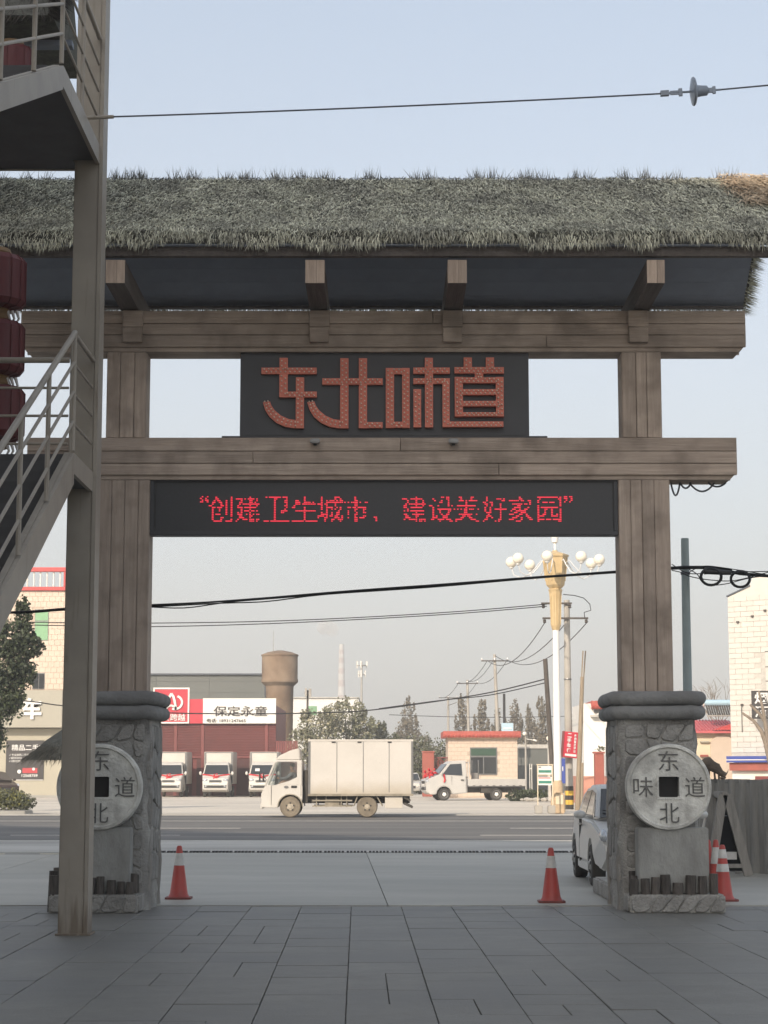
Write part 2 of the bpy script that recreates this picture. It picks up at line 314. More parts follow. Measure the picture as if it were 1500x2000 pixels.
M['white_grout'] = pmat('white_tile_grout', (0.54, 0.515, 0.472), None, 2, .9)
M['parapet_red'] = pmat('parapet_red', (0.50, 0.06, 0.06), (0.42, 0.05, 0.05), 2, .5, rnd=.08)
M['grey_panel'] = pmat('grey_sign_panel', (0.36, 0.34, 0.28), (0.32, 0.3, 0.25), .5, .6)
M['grey_wall'] = pmat('grey_beige_wall', (0.42, 0.39, 0.31), (0.36, 0.335, 0.27), .5, .85)
M['green_glass'] = pmat('green_window_film', (0.23, 0.42, 0.24), (0.2, 0.36, 0.21), 1, .25)
M['dark_green'] = pmat('green_door_shade', (0.04, 0.085, 0.055), (0.03, 0.065, 0.045), 1, .3)
M['pink_roof'] = pmat('pink_metal_roof', (0.55, 0.12, 0.13), (0.46, 0.10, 0.11), .6, .5)
M['roof_tile'] = pmat('red_roof_tile', (0.45, 0.10, 0.075), (0.34, 0.075, 0.06), 1.5, .6, rnd=.12)
M['brick'] = pmat('red_brick_paint', (0.34, 0.10, 0.075), (0.27, 0.08, 0.06), 2, .8)
M['blue'] = pmat('blue_trim', (0.05, 0.08, 0.33), (0.04, 0.065, 0.27), 1, .5)
M['door_red'] = pmat('red_brown_door', (0.2, 0.045, 0.04), (0.16, 0.036, 0.032), 1.5, .5)
M['tank_blue'] = pmat('solar_tank', (0.45, 0.62, 0.72), (0.4, 0.56, 0.66), 1, .35, .2)
M['pole'] = pmat('concrete_pole', (0.42, 0.395, 0.355), (0.34, 0.32, 0.29), 2, .9, c3=(0.28, 0.26, 0.23), s3=1)
M['pole_grey'] = pmat('painted_pole', (0.32, 0.38, 0.38), (0.26, 0.31, 0.31), 2, .6)
M['pole_wood'] = pmat('wooden_pole', (0.34, 0.275, 0.2), (0.2, 0.16, 0.12), 3, .95, stretch=(4, 4, .4))
M['pole_dark'] = pmat('dark_pole', (0.10, 0.085, 0.075), (0.06, 0.052, 0.046), 3, .95)
M['wire'] = pmat('wire_black', (0.02, 0.02, 0.022), None, 5, .6)
M['wire_steel'] = pmat('wire_steel', (0.14, 0.15, 0.17), None, 5, .5, .5)
M['insul'] = pmat('porcelain_grey', (0.22, 0.26, 0.32), (0.18, 0.21, 0.26), 5, .25)
M['lamp_white'] = pmat('lamp_post_white', (0.8, 0.79, 0.77), (0.72, 0.71, 0.69), 1, .35)
M['lamp_gold'] = pmat('lamp_cream_gold', (0.56, 0.42, 0.23), (0.46, 0.34, 0.18), 3, .45)
M['globe'] = pmat('opal_globe', (0.82, 0.77, 0.66), (0.76, 0.7, 0.59), 2, .2)
M['yellow'] = pmat('hazard_yellow', (0.70, 0.44, 0.05), (0.58, 0.36, 0.05), 4, .6)
M['hblack'] = pmat('hazard_black', (0.05, 0.042, 0.036), None, 4, .7)
M['haz_white'] = pmat('barrier_cream', (0.55, 0.46, 0.28), None, 4, .7)
M['green_sign'] = pmat('green_print', (0.06, 0.26, 0.19), None, 4, .5)
M['bin'] = pmat('bin_beige', (0.52, 0.39, 0.25), (0.42, 0.31, 0.2), 3, .8)
M['army'] = pmat('army_green_paint', (0.25, 0.27, 0.2), (0.2, 0.215, 0.16), 2, .5)
M['suv'] = pmat('brown_metallic', (0.075, 0.05, 0.045), (0.06, 0.04, 0.037), 2, .25, .5)
M['leaf_dark'] = pmat('leaf_dark', (0.055, 0.07, 0.032), (0.03, 0.042, 0.02), 1.2, .6, island=.45)
M['leaf_grey'] = pmat('leaf_grey_green', (0.21, 0.21, 0.13), (0.135, 0.138, 0.085), .7, .7, island=.4)
M['leaf_mid'] = pmat('leaf_mid', (0.125, 0.132, 0.078), (0.075, 0.082, 0.05), .6, .7, island=.4)
M['leaf_brown'] = pmat('leaf_brown', (0.20, 0.172, 0.125), (0.14, 0.12, 0.088), .6, .8, island=.35)
M['leaf_pale'] = pmat('pale_blossom', (0.42, 0.38, 0.26), (0.28, 0.26, 0.17), 1, .8, island=.3)
M['leaf_yellow'] = pmat('yellow_green_leaf', (0.26, 0.24, 0.06), (0.12, 0.13, 0.04), 1, .7, island=.4)
M['trunk'] = pmat('tree_bark', (0.16, 0.13, 0.1), (0.09, 0.075, 0.06), 4, .95, stretch=(3, 3, .6))
M['bare'] = pmat('bare_branch', (0.26, 0.21, 0.165), (0.17, 0.14, 0.11), 4, .95)
M['chim_white'] = pmat('chimney_white', (0.62, 0.6, 0.58), None, .1, .9)
M['chim_red'] = pmat('chimney_red', (0.5, 0.42, 0.40), None, .1, .9)
M['tarp_blue'] = pmat('blue_sheet', (0.25, 0.38, 0.55), None, 2, .6)
M['driftwood'] = pmat('carved_driftwood', (0.16, 0.125, 0.09), (0.09, 0.07, 0.055), 5, .9, bump=.6)
M['fence_wood'] = pmat('concrete_log', (0.27, 0.262, 0.24), (0.19, 0.184, 0.17), 4, 0.95, bump=.8, rnd=.08, stretch=(3, 3, .45))
# ------------------------------------------------------------------ lettering
def text_geo(body, offset=0.0, extr=0.0, res=2):
    cu = bpy.data.curves.new('lettering_curve', 'FONT'); cu.body = body; cu.offset = offset; cu.extrude = extr; cu.resolution_u = res
    o = bpy.data.objects.new('lettering_tmp', cu); COL.objects.link(o)
    dg = bpy.context.evaluated_depsgraph_get(); ev = o.evaluated_get(dg); me = ev.to_mesh()
    v = np.array([tuple(q.co) for q in me.vertices]).reshape(-1, 3); f = [tuple(p.vertices) for p in me.polygons]
    ev.to_mesh_clear(); bpy.data.objects.remove(o); bpy.data.curves.remove(cu)
    return v, f
def letter(body, x0, x1, z0, z1, y, mat, parent, depth=0.02, bold=0.0, name='lettering', slant=None, vert=False):
    """writing that stands on the plane y, facing -Y"""
    if vert:
        n = len(body); h = (z1 - z0) / n; b = B()
        for i, ch in enumerate(body):
            v, f = text_geo(ch, bold, 0.05); _fit(b, v, f, x0, x1, z1 - (i + .92) * h, z1 - (i + .08) * h, y, depth)
        return b.build(name, mat, parent)
    v, f = text_geo(body, bold, 0.05); b = B(); _fit(b, v, f, x0, x1, z0, z1, y, depth)
    return b.build(name, mat, parent)
def _fit(b, v, f, x0, x1, z0, z1, y, depth):
    lo = v.min(0); hi = v.max(0); d = np.maximum(hi - lo, 1e-6)
    q = (v - lo) / d
    b.add([(x0 + a[0] * (x1 - x0), y - a[2] * depth, z0 + a[1] * (z1 - z0)) for a in q], f)
# ================================================================== GROUND
b = B(); b.add([(-680, -55, -.15), (680, -55, -.15), (680, 1280, -.15), (-680, 1280, -.15)], [(0, 1, 2, 3)])
b.build('ground', M['earth'], kind='structure')
b = B(); b.add([(-60, 46.2, 0), (60, 46.2, 0), (60, 74.5, 0), (-60, 74.5, 0)], [(0, 1, 2, 3)])
b.build('road', M['asphalt'], kind='structure')
road_lines = struct_root('road_marking', (0, 50, 0))
def strip(x0, x1, y0, y1): q = B(); q.box(x0, x1, y0, y1, .001, .006); return q
strip(-60, 60, 46.6, 46.75).build('edge_line', M['line'], road_lines)
strip(-60, 60, 65.6, 65.75).build('edge_line', M['line'], road_lines)
for x in (-32.5, -20.5, -8.5, 3.7, 15.7):
    strip(x, x + 4.3, 57.0, 57.15).build('lane_dash', M['line'], road_lines)
    strip(x - 1.2, x + 3.2, 50.6, 50.75).build('lane_dash', M['line'], road_lines)
b = B(); b.box(-70, 70, 74.5, 158, -.1, .012)
b.build('forecourt', M['forecourt'], kind='structure')
b = B(); b.box(-60, 60, 74.2, 74.495, -.1, .05); b.build('kerb', M['apron'], kind='structure')
b = B(); b.box(-60, 60, 39.5, 46.195, -.1, .015); b.build('pavement', M['apron'], kind='structure')
# yard of cast slabs between the gate and the drain
yard = struct_root('concrete_yard', (0, 30, 0))
b = B(); b.box(-24, 24, 23.6, 39.1, -.12, .0); b.build('slab_bed', M['joint'], yard)
for i, (xa, xb) in enumerate(((-24, -18.2), (-18.2, -12.1), (-12.1, -6.1), (-6.1, 0), (0, 5.9), (5.9, 11.9), (11.9, 18), (18, 24))):
    for ya, yb in ((23.62, 31.2), (31.2, 39.08)):
        q = B(); sk = lambda x, y: (x + .04 - .026 * (y - 23.9), y); q.prism([sk(xa + .006, ya + .006), sk(xb - .006, ya + .006), sk(xb - .006, yb - .006), sk(xa + .006, yb - .006)], 'z', .001, .022); q.build('slab', M['yard'], yard)
drain = struct_root('drain_channel', (0, 39.3, 0))
b = B(); b.box(-6.2, 24, 39.12, 39.46, -.1, .018); b.build('channel', M['joint'], drain)
for i in range(44):
    x = -6.15 + i * .45
    q = B()
    for k in range(6): q.box(x + k * .07, x + k * .07 + .045, 39.15, 39.43, .019, .05)
    q.build('grate', M['grate'], drain)
# granite paving of the forecourt, each stone its own piece
paving = struct_root('paving', (0, 18, 0))
b = B(); b.box(-14, 14, -6, 23.59, -.12, -.012); b.build('paving_bed', M['joint'], paving)
ang = -50 / 3760.0; stone_mesh = {}
def paver(cx, cy, w, l, rest=None):
    key = (round(w, 3), round(l, 3))
    if key not in stone_mesh:
        q = B(); q.box(-w / 2 + .004, w / 2 - .0025, -l / 2 + .002, l / 2 - .002, -.05, .012)
        o = q.build('paving_stone', M['paver'], None, bevel=.004, seg=1); stone_mesh[key] = o.data; bpy.data.objects.remove(o)
    if rest is not None:
        v = [(cx + a * w / 2 * .99, cy + c * l / 2 * .99, .012) for a, c in ((-1, -1), (1, -1), (1, 1), (-1, 1))]
        rest.add([(x + (y - 18) * ang, y, z) for x, y, z in v], [(0, 1, 2, 3)]); return
    o = bpy.data.objects.new('paving_stone', stone_mesh[key]); _link(o, paving)
    o.location = (cx + (cy - 18) * ang, cy - 18, random.uniform(-.003, .003)); o.rotation_euler = (random.uniform(-.002, .002), random.uniform(-.002, .002), -ang)
rest = B(); n_st = 0
for i in range(-22, 23):
    y = 23.58 - random.choice((.0, .3, .6)); cx = i * .6 - .02
    if y < 23.57: paver(cx, (y + 23.58) / 2, .6, round(23.58 - y, 2), None if abs(cx) < 4.6 else rest)
    while y > -4:
        l = random.choice((.9, .9, .9, 1.2, .6)); cy = y - l / 2
        vis = cy > 11.5 and abs(cx) < cy * .2 + .5
        if vis: n_st += 1
        if vis and random.random() < .12:
            paver(cx - .15, cy, .3, l, None); paver(cx + .15, cy, .3, l, None)
        else: paver(cx, cy, .6, l, None if vis else rest)
        y -= l
rest.build('outlying_paving', M['paver'], paving, kind='stuff')
# ================================================================== GATE
GY = 23.2
gate = thing('timber_gate', 'tall weathered timber gateway with a thatched roof standing on two stone pillars', 'gate', (0, 23.45, 0))
def plank_beam(name, x0, x1, z0, z1, y0, y1, rows, joints, chamf=.09):
    core = B(); t = .03
    poly = [(x0 + chamf, z0), (x1 - chamf, z0), (x1, z0 + chamf), (x1, z1), (x0, z1), (x0, z0 + chamf)]
    core.prism(poly, 'y', y0 + t, y1 - t); o = core.build(name, M['wood_x'], gate)
    zz = [z0 + chamf * .55] + list(rows) + [z1 - .003]
    for k in range(len(zz) - 1):
        cuts = [x0 + .004] + sorted(joints[k % len(joints)]) + [x1 - .004]
        for a, c in zip(cuts[:-1], cuts[1:]):
            for ya, yb in ((y0, y0 + t + .004), (y1 - t - .004, y1)):
                q = B(); q.box(a + .003, c - .003, ya + random.uniform(0, .006), yb, zz[k] + .004, zz[k + 1] - .004)
                q.build('plank', M['wood_x'], o, bevel=.005, seg=1)
    return o
Xr = lambda px, Y=GY, py=800: P(px, py, Y).x
LB0, LB1 = Z(936, GY + .1) - .0, Z(854, GY)
plank_beam('lower_beam', Xr(52, GY, 890), Xr(1440, GY, 890), Z(928, GY) - .05, LB1, GY, GY + .48, [Z(905, GY), Z(881, GY)], [[1.4], [-1.6], [.2]])
plank_beam('upper_beam', Xr(40, GY, 640), Xr(1457, GY, 640), Z(675, GY) - .07, Z(606, GY), GY, GY + .48, [Z(654, GY), Z(632, GY)], [[2.0], [-.9], [.6]])
def plank_post(name, x0, x1, z0, z1, y0, y1, n):
    t = .03; core = B(); core.box(x0 + t, x1 - t, y0 + t, y1 - t, z0, z1); o = core.build(name, M['wood_z'], gate)
    w = [random.uniform(.8, 1.25) for _ in range(n)]; s = sum(w); a = x0
    for k in range(n):
        c = a + (x1 - x0) * w[k] / s
        for ya, yb in ((y0, y0 + t + .004), (y1 - t - .004, y1)):
            q = B(); q.box(a + .003, c - .003, ya + random.uniform(0, .008), yb, z0 + .002, z1 - .002); q.build('plank', M['wood_z'], o, bevel=.005, seg=1)
        a = c
    for xa, xb in ((x0 - .002, x0 + t), (x1 - t, x1 + .002)):
        for j in range(2):
            ya = y0 + .036 + j * (y1 - y0 - .072) / 2; q = B(); q.box(xa, xb, ya + .003, ya + (y1 - y0 - .072) / 2 - .003, z0 + .002, z1 - .002)
            q.build('plank', M['wood_z'], o)
for s in (-1, 1):
    plank_post('lower_post', min(s * 2.86, s * 3.485), max(s * 2.86, s * 3.485), Z(1356, GY), Z(928, GY) - .052, GY + .03, GY + .47, 4)
    plank_post('upper_post', min(s * 2.925, s * 3.41), max(s * 2.925, s * 3.41), LB1 + .002, Z(675, GY) - .072, GY + .03, GY + .47, 3)
# cantilever beams under the eaves and the corbels below them
CY0, CY1 = 21.9, 25.0; UBT = Z(606, GY)
for px in (225, 615, 893, 1281):
    x = Xr(px, CY0, 530); w = .114 if px < 1000 else .105
    zt = Z(507, CY0); zb = max(Z(554, CY0), UBT + .004)
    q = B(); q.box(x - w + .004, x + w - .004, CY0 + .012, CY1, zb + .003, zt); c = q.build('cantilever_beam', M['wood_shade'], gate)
    for k in (0, 1):
        xa = x - w + k * w * 1.15; xb = (x - w + w * 1.15) if k == 0 else x + w
        q = B(); q.box(xa + .002, xb - .002, CY0, CY0 + .011, zb + .006, zt - .004); q.build('end_board', M['wood_end'], c)
    xm = x * .985
    q = B(); q.box(xm - .125, xm + .125, GY - .05, GY - .003, Z(640, GY), UBT - .01); cb = q.build('corbel', M['wood_x'], gate, bevel=.008, seg=1)
    q = B(); q.box(xm - .118, xm + .118, GY - .07, GY - .003, Z(670, GY), Z(641, GY)); q.build('corbel_block', M['wood_x'], cb, bevel=.008, seg=1)
# roof: two boarded slopes carrying straw
EY0, EY1, RY = 21.85, 25.0, 23.4
EZ = Z(474, EY0); RZ = Z(366, RY); RX0, RX1 = -4.9, 4.80
q = B()
q.add([(RX0, EY0, EZ), (RX1, EY0, EZ), (RX1, RY, RZ - .1), (RX0, RY, RZ - .1), (RX0, EY0, EZ + .14), (RX1, EY0, EZ + .14), (RX1, RY, RZ + .1), (RX0, RY, RZ + .1),
       (RX0, EY1, EZ), (RX1, EY1, EZ), (RX0, EY1, EZ + .14), (RX1, EY1, EZ + .14)],
      [(0, 1, 2, 3), (4, 7, 6, 5), (0, 4, 5, 1), (3, 2, 9, 8), (7, 10, 11, 6), (8, 9, 11, 10), (0, 3, 7, 4), (1, 5, 6, 2), (3, 8, 10, 7), (2, 6, 11, 9)])
roof = q.build('thatch_roof', M['thatch_bed'], gate)
for y, dz_ in ((EY0 + .1, .13), (EY1 - .16, .045)):
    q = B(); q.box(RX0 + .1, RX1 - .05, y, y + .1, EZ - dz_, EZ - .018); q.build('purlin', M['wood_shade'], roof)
for s in (0, 1):             # added soffit boards, bluish dim underside put into their colour
    ye = EY0 + .02 if s == 0 else EY1 - .02
    for k in range(8):
        f0, f1 = k / 8 + .001, (k + 1) / 8 - .001; o_ = .012
        ya, yb = ye + (RY - ye) * f0, ye + (RY - ye) * f1; za, zb = EZ + (RZ - .1 - EZ) * f0 - o_, EZ + (RZ - .1 - EZ) * f1 - o_
        q = B(); q.prism([(ya, za), (yb, zb), (yb, zb - .014), (ya, za - .014)], 'x', RX0 + .04, RX1 - .04); q.build('added_soffit', M['wood_dark'], roof)
for i in range(0):          # dark boards on the underside
    x = RX0 + .2 + i * .39
    for s in (0, 1):
        ya, yb = (EY0 + .25, RY - .1) if s == 0 else (RY + .1, EY1 - .2)
        za = EZ + (RZ - .1 - EZ) * ((ya - EY0) / (RY - EY0) if s == 0 else (EY1 - ya) / (EY1 - RY)); zb = EZ + (RZ - .1 - EZ) * ((yb - EY0) / (RY - EY0) if s == 0 else (EY1 - yb) / (EY1 - RY))
        q = B(); q.beam((x, ya, za - .055), (x, yb, zb - .055), .07, .05); q.build('rafter', M['wood_dark'], roof)
def blades(base, down, side, out, n, L=(.14, .26), wd=(.008, .016), lift=(.02, .30), jit=.38):
    """n straw blades: base (n,3) roots; they lean along down with sideways jitter"""
    l = RNG.uniform(*L, n)[:, None]; w = RNG.uniform(*wd, n)[:, None]
    a = RNG.normal(0, jit, n)[:, None]; c = RNG.uniform(*lift, n)[:, None]
    d = down + side * a + out * c; d /= np.linalg.norm(d, axis=1)[:, None]
    s = np.cross(d, out + side * RNG.normal(0, .4, n)[:, None]); s /= np.maximum(np.linalg.norm(s, axis=1)[:, None], 1e-6)
    return np.stack([base - s * w / 2, base + s * w / 2, base + d * l], 1)
def slope_pts(n, sgn, x0, x1, v0=0, v1=1, off=(-.01, .03)):
    u = RNG.uniform(x0, x1, n); v = RNG.uniform(v0, v1, n)
    ey = EY0 if sgn < 0 else EY1
    y = RY + (ey - RY) * v; z = RZ + .1 + (EZ + .14 - RZ - .1) * v
    h = .008 * np.sin(u * 5.1 + v * 3) + .006 * np.sin(u * 11.7 - v * 7) + RNG.uniform(*off, n)
    return np.stack([u, y, z + h], 1)
sl_ = np.array([0, EY0 - RY, EZ + .04 - RZ]); sl_ /= np.linalg.norm(sl_); nrm = np.array([0, sl_[2], -sl_[1]]); nrm = nrm if nrm[2] > 0 else -nrm
sb_ = np.array([0, EY1 - RY, EZ + .04 - RZ]); sb_ /= np.linalg.norm(sb_); nrb = np.array([0, sb_[2], -sb_[1]]); nrb = nrb if nrb[2] > 0 else -nrb
ex = np.array([1.0, 0, 0]); dn = np.array([0, 0, -1.0]); upv = np.array([0, 0, 1.0])
def clumped(n, x0, x1):
    k = int((x1 - x0) * 5); c = RNG.uniform(x0, x1, k); return c[RNG.integers(0, k, n)] + RNG.normal(0, .05, n)
parts = [blades(slope_pts(70000, -1, RX0, RX1), sl_, ex, nrm, 70000, L=(.07, .17), wd=(.009, .017), lift=(.02, .26), jit=.24)]
parts.append(blades(slope_pts(11000, -1, RX0, RX1, .72, 1.02, (-.04, .03)), sl_ + np.array([0, .1, -.15]), ex, nrm, 11000, (.07, .18), wd=(.009, .016), lift=(-.05, .22), jit=.24))
n = 5000; xx_ = RNG.uniform(RX0, RX1, n); wob = .03 * np.sin(xx_ * 2.1) + .025 * np.sin(xx_ * 5.3 + 1) + .02 * np.sin(xx_ * 9.7); bs = np.stack([xx_, RNG.uniform(EY0 - .05, EY0 + .05, n), RNG.uniform(EZ - .0, EZ + .12, n) + wob], 1)
parts.append(blades(bs, np.array([0, -.3, -1.0]), ex, np.array([0, -1.0, 0]), n, (.05, .14), wd=(.009, .016), jit=.25))
n = 5000; bs = np.stack([RNG.uniform(RX0, RX1, n), RNG.uniform(EY1 - .08, EY1 + .05, n), RNG.uniform(EZ - .02, EZ + .1, n)], 1)
parts.append(blades(bs, np.array([0, .2, -1.0]), ex, np.array([0, 1.0, 0]), n, (.05, .16)))
parts.append(blades(slope_pts(16000, 1, RX0, RX1), sb_, ex, nrb, 16000))
for s_, xx in ((1, RX1), (-1, RX0)):       # gable fringes
    n = 2600; t = RNG.uniform(0, 1, n); front = RNG.random(n) < .5
    y = np.where(front, RY + (EY0 - RY) * t, RY + (EY1 - RY) * t); z = RZ + (EZ - RZ) * t + RNG.uniform(-.1, .13, n)
    bs = np.stack([np.full(n, xx) + RNG.uniform(-.05, .02, n), y, z], 1)
    parts.append(blades(bs, np.array([s_ * .8, 0, -.4]), np.array([0, 1.0, .2]), np.array([s_ * 1.0, 0, 0]), n, (.06, .22), jit=.5))
n = 2600; bs = np.stack([RNG.uniform(RX0, RX1, n), RNG.uniform(RY - .05, RY + .05, n), np.full(n, RZ + .1)], 1)
tuft = [blades(bs, upv * .4, ex, np.array([0, -1.0, 0]), n, (.02, .07), wd=(.006, .012), jit=.9, lift=(-.6, .9))]
n = 900; bs = np.stack([clumped(n, RX0, RX1), RNG.uniform(RY - .05, RY + .05, n), np.full(n, RZ + .1)], 1)
tuft.append(blades(bs, upv, ex, np.array([0, -1.0, 0]), n, (.06, .2), wd=(.006, .011), jit=.35, lift=(-.3, .3)))
raw_mesh('ridge_tufts', np.concatenate(tuft), 3, M['thatch_tuft'], roof, 'stuff')
raw_mesh('straw', np.concatenate(parts), 3, M['thatch'], roof, 'stuff')
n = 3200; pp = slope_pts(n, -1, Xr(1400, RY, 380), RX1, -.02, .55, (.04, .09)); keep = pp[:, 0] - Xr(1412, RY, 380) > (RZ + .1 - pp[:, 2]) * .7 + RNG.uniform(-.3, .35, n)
raw_mesh('tan_straw', blades(pp[keep], sl_, ex, nrm, int(keep.sum())), 3, M['thatch_tan'], roof, 'stuff')
# cable loops under the lower beam
q = B(); z0 = Z(938, GY)
for xa, xb, s in ((1312, 1330, .16), (1330, 1352, .07), (1348, 1398, .11), (1385, 1420, .05)):
    a, c = Xr(xa), Xr(xb); q.tube([(a + (c - a) * t, GY + .2, z0 - 4 * s * t * (1 - t)) for t in [i / 8 for i in range(9)]], .012, 5)
q.build('loose_cable', M['wire_steel'], gate)
# ------------------------------------------------------------------ stone pillars
def rring(cx, cy, hx, hy, r, n=6):
    pts = []
    for k, (sx, sy) in enumerate(((1, 1), (-1, 1), (-1, -1), (1, -1))):
        for i in range(n + 1):
            t = math.pi / 2 * (k + i / n); pts.append((cx + sx * (hx - r) + r * math.cos(t), cy + sy * (hy - r) + r * math.sin(t)))
    return pts
def densify(pts, d):
    out = []
    for i, p in enumerate(pts):
        q_ = pts[(i + 1) % len(pts)]; L = math.hypot(q_[0] - p[0], q_[1] - p[1]); k = max(1, int(L / d))
        out += [(p[0] + (q_[0] - p[0]) * j / k, p[1] + (q_[1] - p[1]) * j / k) for j in range(k)]
    return out
def crazy_stones(x0, x1, z0, z1, cell, seed):
    """irregular convex stones on a rectangle (u,v): jittered brick cells with cut corners"""
    rd = random.Random(seed); nz = max(1, round((z1 - z0) / cell)); res = []; hz = (z1 - z0) / nz
    nx = max(1, round((x1 - x0) / cell)); hx = (x1 - x0) / nx
    J = lambda: rd.uniform(-.28, .28)
    grid = {(i, j): ((x0 + (i + (.5 * (j % 2) if 0 < i < nx else 0)) * hx + (J() * hx if 0 < i < nx else 0)), z0 + j * hz + (J() * hz if 0 < j < nz else 0)) for i in range(nx + 1) for j in range(nz + 1)}
    for i in range(nx):
        for j in range(nz):
            c = [grid[i, j], grid[i + 1, j], grid[i + 1, j + 1], grid[i, j + 1]]
            m = (sum(p[0] for p in c) / 4, sum(p[1] for p in c) / 4); out = []
            for k in range(4):
                p, nx_, pv = c[k], c[(k + 1) % 4], c[k - 1]
                f1, f2 = rd.uniform(.06, .26), rd.uniform(.06, .26)
                for q_ in ((p[0] + (pv[0] - p[0]) * f1, p[1] + (pv[1] - p[1]) * f1), (p[0] + (nx_[0] - p[0]) * f2, p[1] + (nx_[1] - p[1]) * f2)):
                    s = .9; out.append((m[0] + (q_[0] - m[0]) * s, m[1] + (q_[1] - m[1]) * s))
            res.append(out)
    return res
CAPB = Z(1405, 22.9); PCY, PHX, PHY = 23.5, .455, .62
def pillar(s, label):
    cx = s * 3.24; pl = thing('stone_pillar', label, 'pillar', (cx, PCY, 0), group='stone pillars carrying the timber gate')
    ring0 = densify(rring(0, 0, 1, 1, .16, 4), .1); nr = len(ring0); rd = random.Random(int(10 + s)); vs = []; nz = 22
    for k in range(nz + 1):
        t = k / nz; z = t * (CAPB + .02); fl = 1 + .07 * (1 - t) ** 2
        for (a, c) in ring0:
            w = .010 * math.sin(z * 5.3 + a * 4 + s) + .008 * math.sin(z * 11 + c * 9) + rd.uniform(-.012, .012)
            rough = 1 + (w * 2.2 if abs(a) > .93 and abs(c) < 2 else w * .5)
            vs.append((cx + a * PHX * fl * rough, PCY + c * PHY * (1 + .02 * (1 - t)) * (1 + w * .3), z))
    q = B(); q.add(vs, [(k * nr + i, k * nr + (i + 1) % nr, (k + 1) * nr + (i + 1) % nr, (k + 1) * nr + i) for k in range(nz) for i in range(nr)] + [tuple(range(nz * nr, nz * nr + nr))])
    body = q.build('body', M['mortar'], pl, smooth=60)
    yf = PCY - PHY * 1.012
    for poly in crazy_stones(cx - PHX * .9, cx + PHX * .92, .3, CAPB - .05, .215, 3 + s):
        d = random.uniform(.0, .008); q = B(); q.prism(poly, 'y', yf - d - .012, yf + .05); q.build('stone', M['stone'], body, bevel=.01, seg=1)
    xi = cx - s * PHX * 1.03
    for poly in crazy_stones(PCY - PHY * .9, PCY + PHY * .9, .32, CAPB - .05, .3, 13 + s):
        q = B(); q.prism(poly, 'x', xi - s * .022, xi + s * .06); q.build('stone', M['stone'], body, bevel=.01, seg=1)
    # rough bark-like edge columns
    for yy, hh in ((PCY - PHY + .14, .09), (PCY + PHY - .2, .1)):
        q = B(); pts = [(xi + s * (.035 + .012 * math.sin(k * 1.7)), yy + .015 * math.sin(k * 2.3), CAPB * k / 12) for k in range(13)]
        q.tube(pts, hh * .8, 9, hh * .62); q.build('corner_bark', M['bark'], body, smooth=50)
    for z, r, g in ((CAPB + .083, .084, 0), (CAPB + .247, .082, .012)):
        q = B(); vs = []; base = rring(cx, PCY, .5 + g, .66, .2, 5); m = len(base); K = 8
        for k in range(K + 1):
            t = -math.pi / 2 + math.pi * k / K; rr_ = rring(cx, PCY, .5 + g + r * math.cos(t), .66 + r * math.cos(t), .2 + r * math.cos(t), 5)
            for i, (x, y) in enumerate(rr_):
                w = .008 * math.sin(i * 1.9 + s + z * 9) + .006 * math.sin(i * .7); vs.append((x + w, y + w * .5, z + r * math.sin(t) + w * .8))
        q.add(vs, [(k * m + i, k * m + (i + 1) % m, (k + 1) * m + (i + 1) % m, (k + 1) * m + i) for k in range(K) for i in range(m)] + [tuple(range(K * m, K * m + m)), tuple(range(m - 1, -1, -1))])
        q.build('cap_ring', M['capstone'], pl, smooth=60)
    # low plinth wall with flagstones
    xa, xb = sorted((s * 2.80, s * (3.93 if s > 0 else 3.86))); H = .23
    q = B(); q.box(xa + .02, xb - .02, 22.42, 24.2 if s < 0 else 26.3, 0, H - .01); plinth = q.build('plinth', M['mortar'], pl, bevel=.02)
    for poly in crazy_stones(xa + .02, xb - .02, .015, H - .01, .19, 23 + s):
        q = B(); q.prism(poly, 'y', 22.4 - random.uniform(0, .012), 22.44); q.build('stone', M['stone'], plinth, bevel=.008, seg=1)
    for poly in crazy_stones(22.45, 24.15 if s < 0 else 26.25, .015, H - .01, .2, 33 + s):
        xi = s * 2.82; q = B(); q.prism(poly, 'x', xi - s * .022, xi + s * .04); q.build('stone', M['stone'], plinth, bevel=.008, seg=1)
    x = xa + .07
    while x < xb - .05:
        r = random.uniform(.042, .066); h = random.uniform(.12, .23)
        if random.random() < 1.1:
            q = B(); q.tube([(x, 22.5, H - .02), (x + random.uniform(-.01, .01), 22.5, H + h)], r, 8, r * .93); q.build('log_stake', M['stump'], plinth, smooth=40)
        x += r * 2 + random.uniform(.0, .03)
    y = 22.7
    while y < (24.0 if s < 0 else 25.0):
        r = random.uniform(.035, .05); q = B(); q.tube([(s * 2.9, y, H - .02), (s * 2.9, y, H + random.uniform(.15, .25))], r, 8, r * .93); q.build('log_stake', M['stump'], plinth, smooth=40); y += random.uniform(.11, .2)
    for yy, dx in () if s > 0 else ((22.62, .03), (22.95, .05), (23.25, -.02)):
        q = B(); xo = s * 3.80 + s * dx * .4; q.tube([(xo, yy, 0), (xo + .01, yy, .45 + dx)], .075, 8, .068); q.build('log_stake', M['stump'], plinth, smooth=40)
    return pl
pillar(-1, 'stone pillar behind the khaki steel column, its coin half hidden')
pillar(1, 'stone pillar at the right of the gateway, in front of the silver car')
